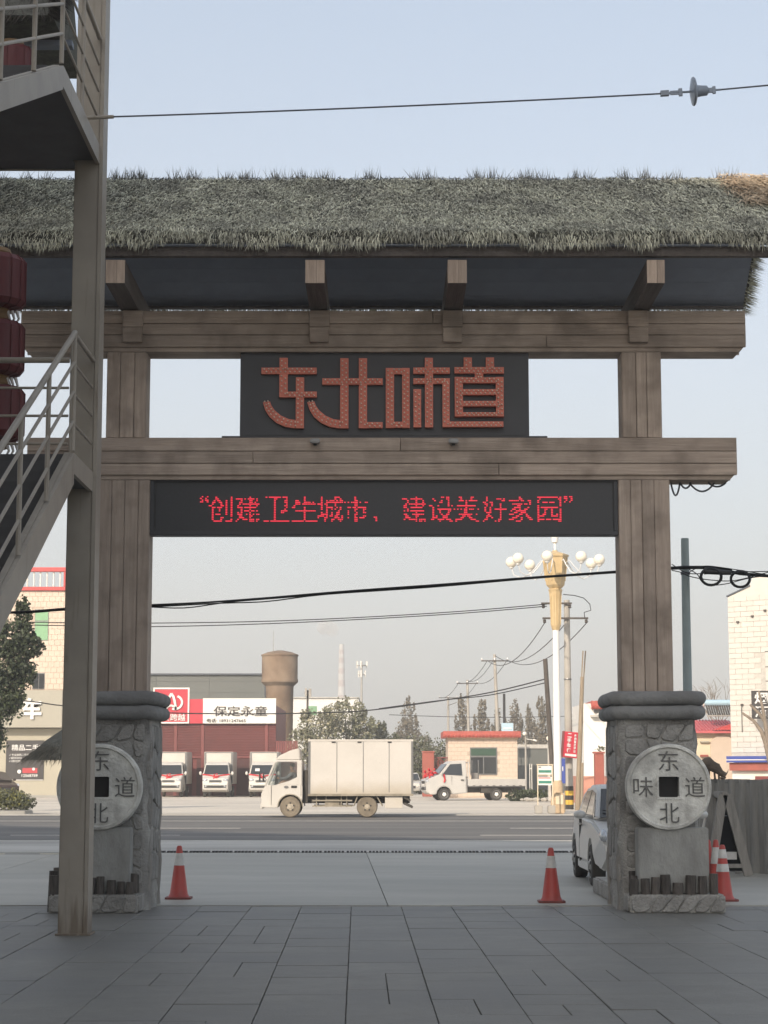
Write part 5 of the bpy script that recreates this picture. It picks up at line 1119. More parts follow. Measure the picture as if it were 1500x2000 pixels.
# palisade right of the shop
pf = thing('slat_fence', 'short maroon slat fence between the truck shop and the box truck', 'fence', (X(560, 135), 135, 0))
for k in range(13): q = B(); x = X(539 + k * 3.3, 135); q.box(x, x + .085, 135, 135.06, .05, Z(1447, 135)); q.build('slat', M['corr_red'], pf)
q = B(); q.box(X(538, 135), X(582, 135), 135.07, 135.13, 1.0, 1.1); q.box(X(538, 135), X(582, 135), 135.07, 135.13, 3.0, 3.1); q.build('rail', M['corr_red'], pf)
# low white hall
hY = 235.0; hl = thing('white_hall', 'low white building behind the trees right of the water tower', 'building', (X(640, hY), hY, 0))
wbox(hl, 'wall', M['sign_white'], 566, 700, 1364, 1540, hY, 14); wbox(hl, 'roof_edge', M['white_grout'], 565, 701, 1361.5, 1363.8, hY - .2, 14.3); wbox(hl, 'window', M['green_glass'], 602, 618, 1379, 1396, hY - .1, .09)
# guardhouse
gY = 126.0; gh_ = thing('guardhouse', 'small cream tiled guardhouse with red tile eaves behind the pickup truck', 'building', (X(942, gY), gY, 0))
q = B(); q.box(X(875, gY), X(1011, gY), gY + .02, gY + 4.5, .012, Z(1432, gY)); q.build('wall', M['grout'], gh_)
tiles = B(); ty0, ty1 = Z(1556, gY), Z(1444, gY); nr_ = 14; hh = (ty1 - ty0) / nr_; ww = .42
for r_ in range(nr_):
    x = X(875, gY) - (.21 if r_ % 2 else 0)
    while x < X(1011, gY):
        a, c = max(x, X(875, gY)) + .012, min(x + ww, X(1011, gY)) - .012; zc = ty0 + (r_ + .5) * hh; mid = (a + c) / 2; w0, w1 = X(918, gY), X(971, gY)
        if c - a > .05 and not (w0 < mid < w1 and zc > Z(1516, gY) and zc < Z(1459, gY)): tiles.box(a, c, gY + random.uniform(-.004, .004), gY + .03, ty0 + r_ * hh + .01, ty0 + (r_ + 1) * hh - .01)
        x += ww
tiles.build('wall_tiles', M['cream_tile'], gh_, kind='stuff')
wf = wbox(gh_, 'window', M['alu'], 918, 971, 1460, 1513, gY - .05, .1)
wbox(wf, 'top_pane', M['dark_green'], 920, 969, 1462, 1476, gY - .065, .014, label='green upper pane'); wbox(wf, 'pane', M['glass_dark'], 920, 943.5, 1479, 1511, gY - .065, .014); wbox(wf, 'pane', M['glass_dark'], 945.5, 969, 1479, 1511, gY - .065, .014)
wbox(gh_, 'frieze', M['cream_wall'], 873, 1013, 1440, 1444, gY - .06, .2)
rf = wbox(gh_, 'roof', M['roof_tile'], 866, 1018, 1428, 1440, gY - .45, 5.6)
x = X(866, gY); k = 0
while x < X(1018, gY) - .1:
    q = B(); q.tube([(x + .11, gY - .49, Z(1439, gY)), (x + .11, gY - .1, Z(1430, gY))], .1, 6); q.build('roof_tile', M['roof_tile'], rf, smooth=40); x += .225; k += 1
# brown gate pillars and gate leaf
for a, c, lb in ((825, 848, 'tall brown gate pillar just behind the rear of the box truck'),):
    gp = thing('gate_pillar', lb, 'pillar', (X(836, 124), 124, 0)); wbox(gp, 'shaft', M['brick'], a, c, 1470, 1556, 124, .7, .02)
    wbox(gp, 'cap', M['brick'], a - 1, c + 1, 1467, 1469.8, 123.95, .8)
ig = thing('iron_gate', 'rust red iron gate with scroll bars between the pillar and guardhouse', 'gate', (X(862, 124.5), 124.5, 0))
for k in range(8): q = B(); x = X(850 + k * 3.3, 124.5); q.tube([(x, 124.5, .05), (x, 124.5, Z(1483, 124.5) + .12 * math.sin(k))], .03, 5); q.build('bar', M['door_red'], ig)
for py in (1480, 1500): q = B(); q.tube([(X(848, 124.5), 124.5, Z(py, 124.5)), (X(875, 124.5), 124.5, Z(py, 124.5))], .045, 6); q.build('rail', M['door_red'], ig)
q = B(); q.tube([(X(860 + 6 * math.cos(t), 124.5), 124.45, Z(1490 + 6 * math.sin(t), 124.5)) for t in [i * .5 for i in range(13)]], .03, 5); q.build('scroll', M['door_red'], ig)
# left: cream tiled house with used-car shop
lY = 129.0; hs = thing('tiled_house', 'cream tiled two storey house with red balustrade roof at far left', 'building', (X(60, lY), lY, 0))
hx0, hx1 = X(-140, lY), X(152, lY)
q = B(); q.box(hx0, hx1, lY + .03, lY + 9, .012, Z(1153, lY)); wl_ = q.build('wall', M['grout'], hs)
th_ = (Z(1154, lY) - Z(1346, lY)) / 18; tw_ = .39; zb_ = Z(1346, lY); big = B()
for r_ in range(18):
    x = hx0 + (tw_ / 2 if r_ % 2 else 0)
    while x < hx1 - tw_:
        px_ = 750 + (x + tw_ / 2) * FPX / lY; py_ = 1510 - (zb_ + (r_ + .5) * th_ - 1.6) * FPX / lY
        win = (60 < px_ < 89 and 1188 < py_ < 1252) or (58 < px_ < 84 and 1313 < py_ < 1347)
        if not win:
            tgt = B() if -10 < px_ < 135 else big
            tgt.box(x + .008, x + tw_ - .008, lY + random.uniform(-.003, .004), lY + .04, zb_ + r_ * th_ + .008, zb_ + (r_ + 1) * th_ - .008)
            if tgt is not big: tgt.build('wall_tile', M['cream_tile'], wl_)
        x += tw_
big.build('outlying_tiles', M['cream_tile'], wl_, kind='stuff')
w1 = wbox(hs, 'window', M['alu'], 61, 88, 1190, 1251, lY - .03, .06); wbox(w1, 'pane', M['green_glass'], 62, 87, 1192, 1212, lY - .045, .012); wbox(w1, 'pane', M['green_glass'], 62, 87, 1214, 1250, lY - .045, .012)
w1 = wbox(hs, 'window', M['alu'], 59, 83, 1314, 1346, lY - .03, .06); wbox(w1, 'pane', M['glass_dark'], 60, 71, 1316, 1345, lY - .045, .012); wbox(w1, 'pane', M['glass_dark'], 72, 82, 1316, 1345, lY - .045, .012)
pr = wbox(hs, 'parapet', M['parapet_red'], -145, 154, 1146, 1153, lY - .2, .6); wbox(pr, 'coping', M['parapet_red'], -145, 154, 1108, 1116, lY - .2, .5)
wbox(pr, 'end_block', M['parapet_red'], 116, 131, 1116.2, 1145.8, lY - .15, .4)
for px in list(range(-140, 116, 13)):
    q = B(); bx_ = X(px + 2, lY); z0_, z1_ = Z(1146, lY), Z(1116, lY); h_ = z1_ - z0_
    q.lathe((bx_, lY + .05, z0_), [(.05, 0), (.06, h_ * .1), (.035, h_ * .2), (.06, h_ * .42), (.035, h_ * .62), (.055, h_ * .8), (.045, h_)], 8); q.build('baluster', M['white'], pr, smooth=40)
q = B(); q.tube([(X(115, lY), lY + 3, Z(1108, lY)), (X(112, lY), lY + 3, Z(1062, lY))], .02, 4); q.build('antenna', M['wire_steel'], hs)
# shop front below
fr_ = wbox(hs, 'grey_wall', M['grey_wall'], -140, 121, 1423, 1553, lY - .35, .37)
sp_ = wbox(hs, 'sign_panel', M['grey_panel'], -140, 119, 1348, 1421, lY - 1.3, 1.3, .02)
letter('车', X(38, lY - 1.3), X(79, lY - 1.3), Z(1405, lY - 1.3), Z(1363, lY - 1.3), lY - 1.31, M['print_white'], sp_, .12, .035)
pY = lY - .36
po = wbox(hs, 'poster', M['print_dark'], 11, 85, 1446, 1523, pY - .05, .045, label='dark used-car poster with white print and phone number')
letter('精品二手车', X(22, pY), X(88, pY), Z(1466, pY), Z(1454, pY), pY - .055, M['print_white'], po, .02, .012)
for k, tx in enumerate(('√ 专业收购二手车', '√ 诚信评估代办', '√ 分期付款置换')): letter(tx, X(18, pY), X((56, 43, 42)[k], pY), Z(1476.5 + k * 6.2, pY), Z(1472 + k * 6.2, pY), pY - .055, M['print_white'], po, .02, .004)
wbox(po, 'red_car_print', M['print_red'], 44, 73, 1500, 1510, pY - .056, .005)
q = B(); q.lathe((X(38, pY), pY - .06, Z(1507, pY)), [(0, -.003), (.13, -.003), (.13, .003), (0, .003)], 10, 'y'); q.lathe((X(66, pY), pY - .062, Z(1502, pY)), [(0, -.003), (.1, -.003), (.1, .003), (0, .003)], 10, 'y'); q.build('print_blob', M['print_white'], po)
letter('12568789', X(43, pY), X(74, pY), Z(1517.5, pY), Z(1512, pY), pY - .055, M['print_white'], po, .02, .01)
wbox(po, 'lower_border', M['print_white'], 11, 84, 1522.8, 1524, pY - .06, .06)
wbox(hs, 'plinth', M['apron'], -140, 121, 1553.2, 1558, lY - .5, .14)
# right: white building, house with solar heater, tall white tiled building
aY = 100.0; wb_ = thing('white_house', 'small white house with pink base just left of the right stone pillar', 'building', (X(1160, aY), aY, 0))
wbox(wb_, 'wall', M['sign_white'], 1141, 1230, 1374, 1516, aY, 6); wbox(wb_, 'pink_base', M['pink_roof'] if False else pmat('pink_plaster', (.55, .27, .2), (.48, .23, .17), 1, .9), 1140, 1231, 1516, 1571, aY - .05, 6.1)
rr2 = wbox(wb_, 'roof', M['roof_tile'], 1158, 1235, 1369, 1384, aY - .4, 5)
for k in range(4): q = B(); x = X(1160 + k * 8, aY - .4); q.tube([(x, aY - .45, Z(1383, aY)), (x, aY, Z(1371, aY))], .09, 6); q.build('roof_tile', M['roof_tile'], rr2)
wbox(wb_, 'window', M['alu'], 1162, 1178, 1386, 1392, aY - .05, .04)
wbox(wb_, 'ledge', M['white_grout'], 1156, 1235, 1396, 1400, aY - .4, .4)
rp = thing('brick_gatepost', 'dull red gatepost with a potted plant on top beside the white house', 'pillar', (X(1170, 96), 96, 0)); wbox(rp, 'shaft', M['brick'], 1162, 1180, 1472, 1570, 96, .5, .02); wbox(rp, 'cap', M['brick'], 1160, 1182, 1468, 1471.8, 95.95, .6)
raw_mesh('plant', leaf_cloud(90, [(X(1174, 96), 96.2, Z(1463, 96), .25, .2, .15, 1)], .06), 4, M['leaf_grey'], rp, 'stuff')
# long low house with pink roof and solar heater
oY = 108.0; oh = thing('pink_roof_house', 'low cream house with pink metal roof between the right pillar and tall white building', 'building', (X(1400, oY), oY, 0))
wbox(oh, 'wall', M['cream_wall'], 1300, 1442, 1428, 1566, oY, 6)
q = B(); q.prism([(oY - .5, Z(1428, oY)), (oY + 3, Z(1404, oY)), (oY + 3, Z(1404, oY) - .2), (oY - .5, Z(1428, oY) - .12)], 'x', X(1300, oY), X(1445, oY)); ro = q.build('roof', M['pink_roof'], oh)
for k in range(22): q = B(); x = X(1302 + k * 6.4, oY); q.beam((x, oY - .5, Z(1428, oY) + .03), (x, oY + 3, Z(1404, oY) + .03), .06, .05); q.build('rib', M['pink_roof'], ro)
q = B(); q.prism([(X(1390, oY), Z(1426, oY)), (X(1442, oY), Z(1426, oY)), (X(1442, oY), Z(1409, oY))], 'y', oY - .62, oY - .52); q.build('gable_end', M['parapet_red'], oh)
arch_ = [(X(1388, oY), .03), (X(1434, oY), .03)] + [(X(1411 + 23 * math.cos(t), oY), Z(1452 - 15 * math.sin(t), oY)) for t in [math.pi * i / 12 for i in range(13)]]
q = B(); q.prism(arch_, 'y', oY - .14, oY - .002); q.build('arched_panel', M['cream_tile'], oh)
for a, c, d, e in ((1369, 1384, 1474, 1478), (1369, 1387, 1447, 1450)): wbox(oh, 'ledge', M['brick'] if d > 1460 else M['grey_wall'], a, c, d, e, oY - .2, .19)
he = thing('solar_heater', 'solar water heater with pale blue tank on the pink roof', 'solar heater', (X(1400, oY + 1), oY + 1, Z(1410, oY)))
hq = oY + 1.2; q = B(); q.tube([(X(1352, hq), hq, Z(1373, hq)), (X(1440, hq), hq, Z(1373, hq))], .19, 14); q.build('tank', M['tank_blue'], he, smooth=40)
for a in (1359, 1376): q = B(); q.tube([(X(a - 1.5, hq), hq, Z(1373, hq)), (X(a + 1.5, hq), hq, Z(1373, hq))], .22, 14); q.build('tank_collar', M['white'], he, smooth=40)
for k in range(13): q = B(); x = X(1382 + k * 4.4, hq); q.tube([(x, hq - .1, Z(1379, hq)), (x, hq - .9, Z(1398, hq))], .05, 6); q.build('glass_tube', M['chassis'], he)
for a, c in ((1370, 1357), (1370, 1366), (1376, 1384)): q = B(); q.tube([(X(a, hq), hq, Z(1378, hq)), (X(c, hq), hq - .4, Z(1404, hq))], .03, 5); q.build('stand_leg', M['pole'], he)
q = B(); q.tube([(X(1380, hq), hq - .9, Z(1399, hq)), (X(1440, hq), hq - .9, Z(1399, hq))], .04, 5); q.build('stand_rail', M['pole'], he)
# tall white tiled building (its face turned a little)
bx0, bY0 = X(1429, 96), 96.0; wt = thing('white_tiled_building', 'tall white tiled building cut by the right picture edge', 'building', (bx0, bY0, 0), local=True); wt.rotation_euler = (0, 0, R(-38))
# local x runs along the visible face, y into the building
Hb = Z(1166, 96); Lf = 9.0
q = B(); q.box(0, Lf, .03, 8, .012, Hb); q.build('wall', M['white_grout'], wt)
q = B(); q.prism([(0, Hb), (Lf, Hb), (Lf, Hb + 1.9), (1.4, Hb + .9), (1.2, Hb + .45)], 'y', .03, .4); q.build('parapet', M['white_tile'], wt)
q = B(); q.beam((-.05, .2, Hb + .03), (1.25, .2, Hb + .5), .5, .06); q.build('parapet_flashing', M['roof_edge'], wt)
rows_ = 30; hh = (Hb - 2.6) / rows_
for r_ in range(rows_):
    x = -(.35 if r_ % 2 else 0)
    while x < 4.2:
        a, c = max(x, 0) + .008, x + .7 - .008; zc = 2.6 + (r_ + .5) * hh
        if c > a + .05 and not (c > 1.95 and 5.3 < zc < 7.6):
            q = B(); q.box(a, c, random.uniform(-.004, .004), .04, 2.6 + r_ * hh + .008, 2.6 + (r_ + 1) * hh - .008); q.build('wall_tile', M['white_tile'], wt)
        x += .7
wz = 5.35; wf2 = B(); wf2.box(2.0, 4.3, -.02, .05, wz, 7.55); wf2 = wf2.build('window_bay', M['white_tile'], wt)
for z0_, z1_ in ((5.4, 6.05), (6.1, 6.75), (6.8, 7.5)):
    for a, c in ((2.05, 2.62), (2.68, 3.4), (3.46, 4.25)): q = B(); q.box(a, c, -.035, -.021, z0_, z1_); q.build('pane', M['white_tile'], wf2)
    q = B(); q.box(2.0, 4.3, -.05, -.036, z1_ + .002, z1_ + .045); q.build('window_bar', M['warehouse'], wf2)
for x, z in ((.5, 9.0), (1.3, 9.25), (.62, 4.9), (1.35, 5.05), (2.0, 9.5), (.8, 2.3)): q = B(); q.box(x, x + .12, -.1, -.006, z, z + .09); q.build('wall_hook', M['pole_dark'], wt)
q = B(); q.box(.62, .66, -.04, -.005, 3.6, 4.9); q.build('drain_pipe', M['warehouse'], wt)
# awning and door at its foot
q = B(); q.box(.25, 5, -1.0, -.01, 2.12, 2.42); aw = q.build('awning', M['blue'], wt)
q = B(); q.box(.25, 5, -1.02, -1.0, 2.22, 2.26); q.build('awning_stripe', M['white'], aw)
q = B(); q.box(.3, 5, -.8, -.012, 1.72, 2.1); q.build('awning_fascia', M['brick'], aw)
q = B(); q.box(.3, 5, -.5, -.013, .02, 1.7); q.build('porch_wall', M['white'], wt)
q = B(); q.box(1.55, 3.1, -.56, -.502, .02, 1.45); dr_ = q.build('door', M['door_red'], wt)
q = B(); q.box(2.0, 2.6, -.58, -.561, .3, 1.2); q.build('door_panel', M['door_red'], dr_, bevel=.01)
vs_ = thing('vertical_shop_sign', 'black vertical sign with white characters on the tall white building', 'sign', P(1472, 1410, 94)); nY_ = 94.0
wbox(vs_, 'board', M['print_dark'], 1472, 1512, 1349, 1404, nY_, .15); letter('烟', X(1477, nY_), X(1503, nY_), Z(1375, nY_), Z(1352, nY_), nY_ - .005, M['print_white'], vs_, .03, .02); letter('酒', X(1477, nY_), X(1503, nY_), Z(1401, nY_), Z(1379, nY_), nY_ - .005, M['print_white'], vs_, .03, .02)
# ================================================================== STREET FURNITURE
lY2 = 80.0; mP = lY2 / FPX; lc = P(1089, 1500, lY2); lx = lc.x
lamp = thing('street_lamp', 'ornate white street lamp with cream lantern head and opal globes', 'street lamp', (lx, lY2, 0))
zl = lambda py: Z(py, lY2)
q = B(); q.lathe((lx, lY2, 0), [(.30, .0), (.30, .5), (.22, .75), (.2, 1.2), (.15, 1.3)], 12); q.build('base', M['bin'], lamp, smooth=30)
q = B(); q.lathe((lx, lY2, 0), [(.155, 1.3), (.15, zl(1400)), (.135, zl(1228))], 14); q.build('post', M['lamp_white'], lamp, smooth=40)
q = B(); q.lathe((lx, lY2, 0), [(.15, zl(1231)), (.21, zl(1222)), (.24, zl(1170)), (.27, zl(1156)), (.30, zl(1152)), (.20, zl(1148))], 8); sl2 = q.build('sleeve', M['lamp_gold'], lamp)
for k in range(8):
    t = 2 * math.pi * (k + .5) / 8
    q = B(); q.beam((lx + .205 * math.cos(t), lY2 + .205 * math.sin(t), zl(1220)), (lx + .245 * math.cos(t), lY2 + .245 * math.sin(t), zl(1160)), .035, .035); q.build('flute', M['lamp_gold'], sl2)
q = B(); q.lathe((lx, lY2, 0), [(.26, zl(1149)), (.38, zl(1143)), (.40, zl(1135)), (.50, zl(1092)), (.52, zl(1088))], 6); hd = q.build('lantern_head', M['lamp_gold'], lamp)
q = B(); q.lathe((lx, lY2, 0), [(.57, zl(1088)), (.58, zl(1084)), (.40, zl(1081)), (.12, zl(1077)), (.1, zl(1075))], 6); q.build('lantern_cap', M['lamp_gold'], hd)
q = B()
for k in range(6):
    t = math.pi * k / 3
    q.beam((lx + .40 * math.cos(t), lY2 + .40 * math.sin(t), zl(1135)), (lx + .505 * math.cos(t), lY2 + .505 * math.sin(t), zl(1089)), .05, .05)
q.build('lantern_rib', M['lamp_gold'], hd)
q = B(); q.lathe((lx, lY2, 0), [(.05, zl(1076)), (.045, zl(1062)), (.13, zl(1059)), (.15, zl(1052)), (.16, zl(1047)), (.06, zl(1043)), (0, zl(1038))], 12); q.build('finial', M['lamp_white'], hd, smooth=40)
for k in range(8):
    t = R(15 + 45 * k); d = Vector((math.cos(t), -math.sin(t), 0)); c = Vector((lx, lY2, 0))
    gz = 1.6 + (1510 - 1097) * mP; rad = 1.86
    q = B(); pts = [c + d * r + Vector((0, 0, z)) for r, z in ((.42, gz - .1), (.6, gz + .02), (.8, gz - .25), (1.1, gz - .55), (1.45, gz - .68), (1.75, gz - .55), (1.86, gz - .25))]
    q.tube(pts, .022, 6); ar = q.build('arm', M['lamp_white'], lamp, smooth=60)
    p = c + d * rad; q = B(); q.sphere((p.x, p.y, gz), .235, 16, 10); q.build('globe', M['globe'], ar, smooth=60)
    q = B(); q.lathe((p.x, p.y, gz - .3), [(.03, 0), (.1, .05), (.11, .09)], 10); q.build('globe_cup', M['lamp_white'], ar, smooth=40)
def pole(name, label, px, py0, py1, Y, r0, r1, mat, group='utility poles along the far road', dx=0.0):
    a = P(px, py0, Y); z1 = Z(py1, Y); t = thing(name, label, 'pole', (a.x, Y, 0), group=group)
    q = B(); q.tube([(a.x, Y, 0 if py0 > 1515 else 0), (a.x + dx * Y / FPX * .5, Y, z1 / 2), (a.x + dx * Y / FPX, Y, z1)], r0, 12, r1); q.build('pole', mat, t, smooth=50)
    return t, a.x, z1
def crossarm(t, x, z, Y, w, yaw=0.0):
    q = B(); d = Vector((math.cos(yaw), math.sin(yaw), 0)); q.beam(Vector((x, Y - .15, z)) - d * w, Vector((x, Y - .15, z)) + d * w, .08, .08); q.build('crossarm', M['pole_dark'], t)
    for s in (-.95, 0, .95):
        p = Vector((x, Y - .15, z)) + d * w * s; q = B(); q.lathe(p, [(.03, .04), (.06, .08), (.06, .16), (.03, .22)], 8); q.build('insulator', M['lamp_white'], t, smooth=40)
eY = 86.0; ep, exx, ez = pole('utility_pole', 'grey concrete utility pole with yellow and black hazard bands beside the street lamp', 1112, 1582, 1172, eY, .19, .13, M['pole'])
for k, py in enumerate((1540, 1549, 1558, 1567, 1576)):
    q = B(); q.lathe((exx, eY, Z(py + 4.4, eY)), [(.196, 0), (.195, .2)], 14); q.f = q.f[:-2]; q.m = q.m[:-2]; q.build('hazard_band', M['hblack'] if k % 2 == 0 else M['yellow'], ep, smooth=50)
for z, xa, xb in ((Z(1181, eY), 1060, 1120), (Z(1210, eY), 1062, 1152)):
    q = B(); q.box(X(xa, eY), X(xb, eY), eY - .25, eY - .17, z, z + .08); q.build('crossarm', M['pole_dark'], ep)
    for px in (xa + 4, xb - 4): q = B(); q.lathe((X(px, eY), eY - .21, z - .18), [(.03, 0), (.08, .04), (.05, .1), (.08, .14), (.04, .17)], 8); q.build('insulator', M['pole_dark'], ep, smooth=40)
q = B(); q.lathe((exx, eY, Z(1328, eY)), [(.17, 0), (.175, .03), (.17, .06)], 12); q.build('clamp', M['alu'], ep)
q = B(); pts = [(1100, 1161), (1122, 1163), (1140, 1168), (1152, 1180), (1154, 1192), (1141, 1196), (1142, 1206)]; q.tube([P(x, y, eY - .3) for x, y in pts], .02, 5); q.build('jumper_wire', M['wire'], ep)
wpole, wx_, wz_ = pole('utility_pole', 'leaning weathered wooden pole with split top right of the banded concrete pole', 1128, 1591, 1322, 84, .12, .085, M['pole_wood'], dx=13)
for s in (-.035, .05): q = B(); q.beam((wx_ + 13 * 84 / FPX * 1.0 + s, 84, wz_ - .1), (wx_ + 17 * 84 / FPX + s * 1.3, 84, Z(1271, 84)), .05, .09); q.build('split_top', M['pole_wood'], wpole)
q = B(); q.tube([(X(1134, 84), 83.8, 0), (X(1137, 84), 83.9, Z(1490, 84))], .055, 8); q.build('prop', M['pole_wood'], wpole)
pole('utility_pole', 'dark leaning pole stump directly left of the white lamp post', 1083, 1560, 1287, 92, .12, .11, M['pole_dark'], dx=-15)
a1, a1x, a1z = pole('utility_pole', 'pale concrete pole with crossarm behind the right end of the guardhouse roof', 977, 1540, 1278, 136, .17, .1, M['pole'], dx=-9)
crossarm(a1, a1x - 9 * 136 / FPX, Z(1291, 136), 136, .95)
a2, a2x, a2z = pole('utility_pole', 'pale concrete pole rising above the middle of the guardhouse roof', 918, 1535, 1328, 172, .17, .1, M['pole'], dx=-4)
crossarm(a2, a2x - 4 * 172 / FPX, Z(1335, 172), 172, .95)
a3, a3x, a3z = pole('utility_pole', 'small far concrete pole with wide crossarm left of the guardhouse', 876, 1530, 1360, 205, .14, .11, M['pole'])
crossarm(a3, a3x, Z(1363, 205), 205, 1.0)
q = B(); q.beam((a3x, 205 - .1, Z(1378, 205)), (a3x + .9, 205 - .1, Z(1372, 205)), .06, .06); q.build('brace', M['pole_dark'], a3)
pole('iron_stack', 'thin black iron stack behind the guardhouse roof', 986, 1530, 1355, 150, .1, .1, M['black'], group=None)
cp = thing('camera_pole', 'slim white pole with a surveillance camera right of the guardhouse', 'pole', (X(1027, 120), 120, 0))
q = B(); q.tube([(X(1027, 120), 120, 0), (X(1027, 120), 120, Z(1436, 120))], .055, 8); q.build('post', M['pole'], cp)
q = B(); q.tube([(X(1027, 120), 120, Z(1443, 120)), (X(1045, 120), 119.8, Z(1446, 120))], .02, 5); q.beam((X(1042, 120), 119.8, Z(1445, 120)), (X(1048, 120), 119.7, Z(1447, 120)), .09, .09); q.sphere((X(1025, 120), 119.9, Z(1433, 120)), .13, 8, 6); q.build('camera', M['white'], cp)
bn = thing('blue_notice', 'pale blue notice board standing above the right end of the guardhouse roof', 'sign', (X(992, 132), 132, 0))
wbox(bn, 'board', M['tank_blue'], 980, 1003, 1412, 1430, 132, .08); wbox(bn, 'print_strip', M['print_white'], 983, 1000, 1421, 1424, 131.98, .015)
for px in (984, 999): wbox(bn, 'leg', M['alu'], px, px + 1.4, 1430.2, 1557, 132.02, .05)
# red tilted light box on the concrete pole
rb = thing('banner_box', 'tilted red advertising box with white characters strapped to the banded pole', 'sign', (exx, eY - .5, Z(1480, eY)), local=True); rb.rotation_euler = (0, R(5), R(14))
hgt = Z(1430, eY) - Z(1480, eY); q = B(); q.box(-.36, .4, -.12, .12, 0, hgt); bxr = q.build('box', M['sign_red'], rb, bevel=.01)
q = B(); q.box(-.385, -.362, -.125, .125, -.01, hgt + .01); q.box(.402, .425, -.125, .125, -.01, hgt + .01); q.build('end_cap', M['door_red'], rb)
letter('二手车行', -.22, -.03, .2, hgt - .05, -.125, M['print_white'], rb, .02, .03, vert=True)
letter('收购置换评估', .1, .2, .22, hgt - .08, -.125, M['print_white'], rb, .02, .02, vert=True)
q = B(); q.box(-.28, .25, -.135, -.121, .06, .16); q.build('print_strip', M['print_white'], rb)
bb_ = thing('blue_banner', 'narrow blue banner hanging between the lamp post and banded pole', 'sign', (X(1100, 85), 85, Z(1532, 85)))
wbox(bb_, 'cloth', M['blue'], 1097, 1104, 1481, 1530, 85, .04); wbox(bb_, 'print_mark', M['print_white'], 1098.5, 1100, 1497, 1506, 84.98, .012)
for px in (1096.4, 1104.1): wbox(bb_, 'post', M['alu'], px, px + .6, 1481, 1580, 85.01, .03)
bs2 = thing('roadside_sign', 'small white and green double panel sign on two concrete blocks by the road', 'sign', (X(1064, 76), 76, 0)); sY2 = 76.0
for px in (1049, 1078):
    wbox(bs2, 'leg', M['cream_wall'], px, px + 1.8, 1493, 1578, sY2, .05)
    wbox(bs2, 'foot_block', M['pole'], px - 4.5 if px < 1060 else px - 8, px + 10 if px < 1060 else px + 6, 1573, 1589, sY2 - .2, .45, .02)
wbox(bs2, 'top_rail', M['cream_wall'], 1048, 1080.5, 1492.5, 1494.5, sY2 - .01, .07)
for py in (1496, 1517):
    pn = wbox(bs2, 'panel', M['sign_white'], 1051, 1077.6, py, py + 16.5, sY2, .03)
    wbox(pn, 'green_band', M['green_sign'], 1052, 1076.5, py + 8, py + 13, sY2 - .012, .011)
    wbox(pn, 'print_line', M['print_dark'] if py < 1500 else M['print_red'], 1052, 1057 if py < 1500 else 1075, py + 1.5, py + 3.2, sY2 - .012, .011)
wbox(bs2, 'mid_rail', M['cream_wall'], 1051, 1077.6, 1513, 1514.5, sY2 - .01, .05)
tb = thing('waste_bin', 'beige rounded waste bin standing at the foot of the street lamp', 'bin', (X(1091, 77), 77, 0))
q = B(); c = X(1091, 77); z1 = Z(1548, 77); q.prism([(c - .2, .01), (c + .2, .01), (c + .2, z1 - .1), (c + .14, z1), (c - .14, z1), (c - .2, z1 - .1)], 'y', 76.8, 77.15); q.build('body', M['bin'], tb, bevel=.03)
q = B(); q.box(c - .15, c + .15, 76.78, 76.8, z1 * .45, z1 * .9); q.build('door', M['cream_wall'], tb, bevel=.005)
gpp = thing('gatepost', 'white gatepost with a round white globe on top left of the street lamp', 'pillar', (X(1078, 104), 104, 0)); wbox(gpp, 'shaft', M['white_grout'], 1071, 1085, 1449, 1565, 104, .5, .02)
q = B(); q.sphere((X(1074, 104), 104.2, Z(1442, 104)), .16, 14, 8); q.build('globe', M['globe'], gpp, smooth=60)
bwl = thing('grey_wall', 'low grey boundary wall between the guardhouse and the street lamp', 'wall', (X(1040, 135), 135, 0)); wbox(bwl, 'panel', M['warehouse'], 1008, 1076, 1462, 1560, 135, .3); wbox(bwl, 'coping', M['white_grout'], 1008, 1076, 1454, 1461.8, 134.9, .5)
wp2 = thing('white_stake', 'short white slatted stake pair between camera pole and roadside sign', 'post', (X(1036, 112), 112, 0))
for px in (1034, 1038): wbox(wp2, 'stake', M['white'], px, px + 1.2, 1492, 1562, 112, .06)
wbox(wp2, 'rail', M['white'], 1034, 1039, 1500, 1502, 111.98, .019)
# grey steel pole with coiled cables near the right pillar
pY2 = 27.2; sp2 = thing('steel_pole', 'blue grey steel pole behind the right pillar carrying the cable bundle', 'pole', (X(1346, pY2), pY2, .02))
q = B(); q.tube([(X(1345, pY2), pY2, .02), (X(1347, pY2), pY2, Z(1053, pY2))], .076, 16, .056); q.build('pole', M['pole_grey'], sp2, smooth=50)
q = B(); q.lathe((X(1347, pY2), pY2, Z(1053, pY2)), [(.058, -.0), (.05, .012), (0, .016)], 14); q.build('cap', M['pole_grey'], sp2, smooth=50)
for py in (1108, 1120): q = B(); q.lathe((X(1346.6, pY2), pY2, Z(py, pY2)), [(.066, -.02), (.07, 0), (.066, .02)], 14); q.build('strap', M['wire_steel'], sp2)
bY = 27.05
def wire(name, label, pts, Y, r, mat=None, group=None, n=5):
    q = B(); q.tube([P(p[0], p[1], Y if not callable(Y) else Y(p[0])) for p in pts], r, n)
    o = tag(q.build(name, mat or M['wire'], smooth=60), label, 'wire', group); return o
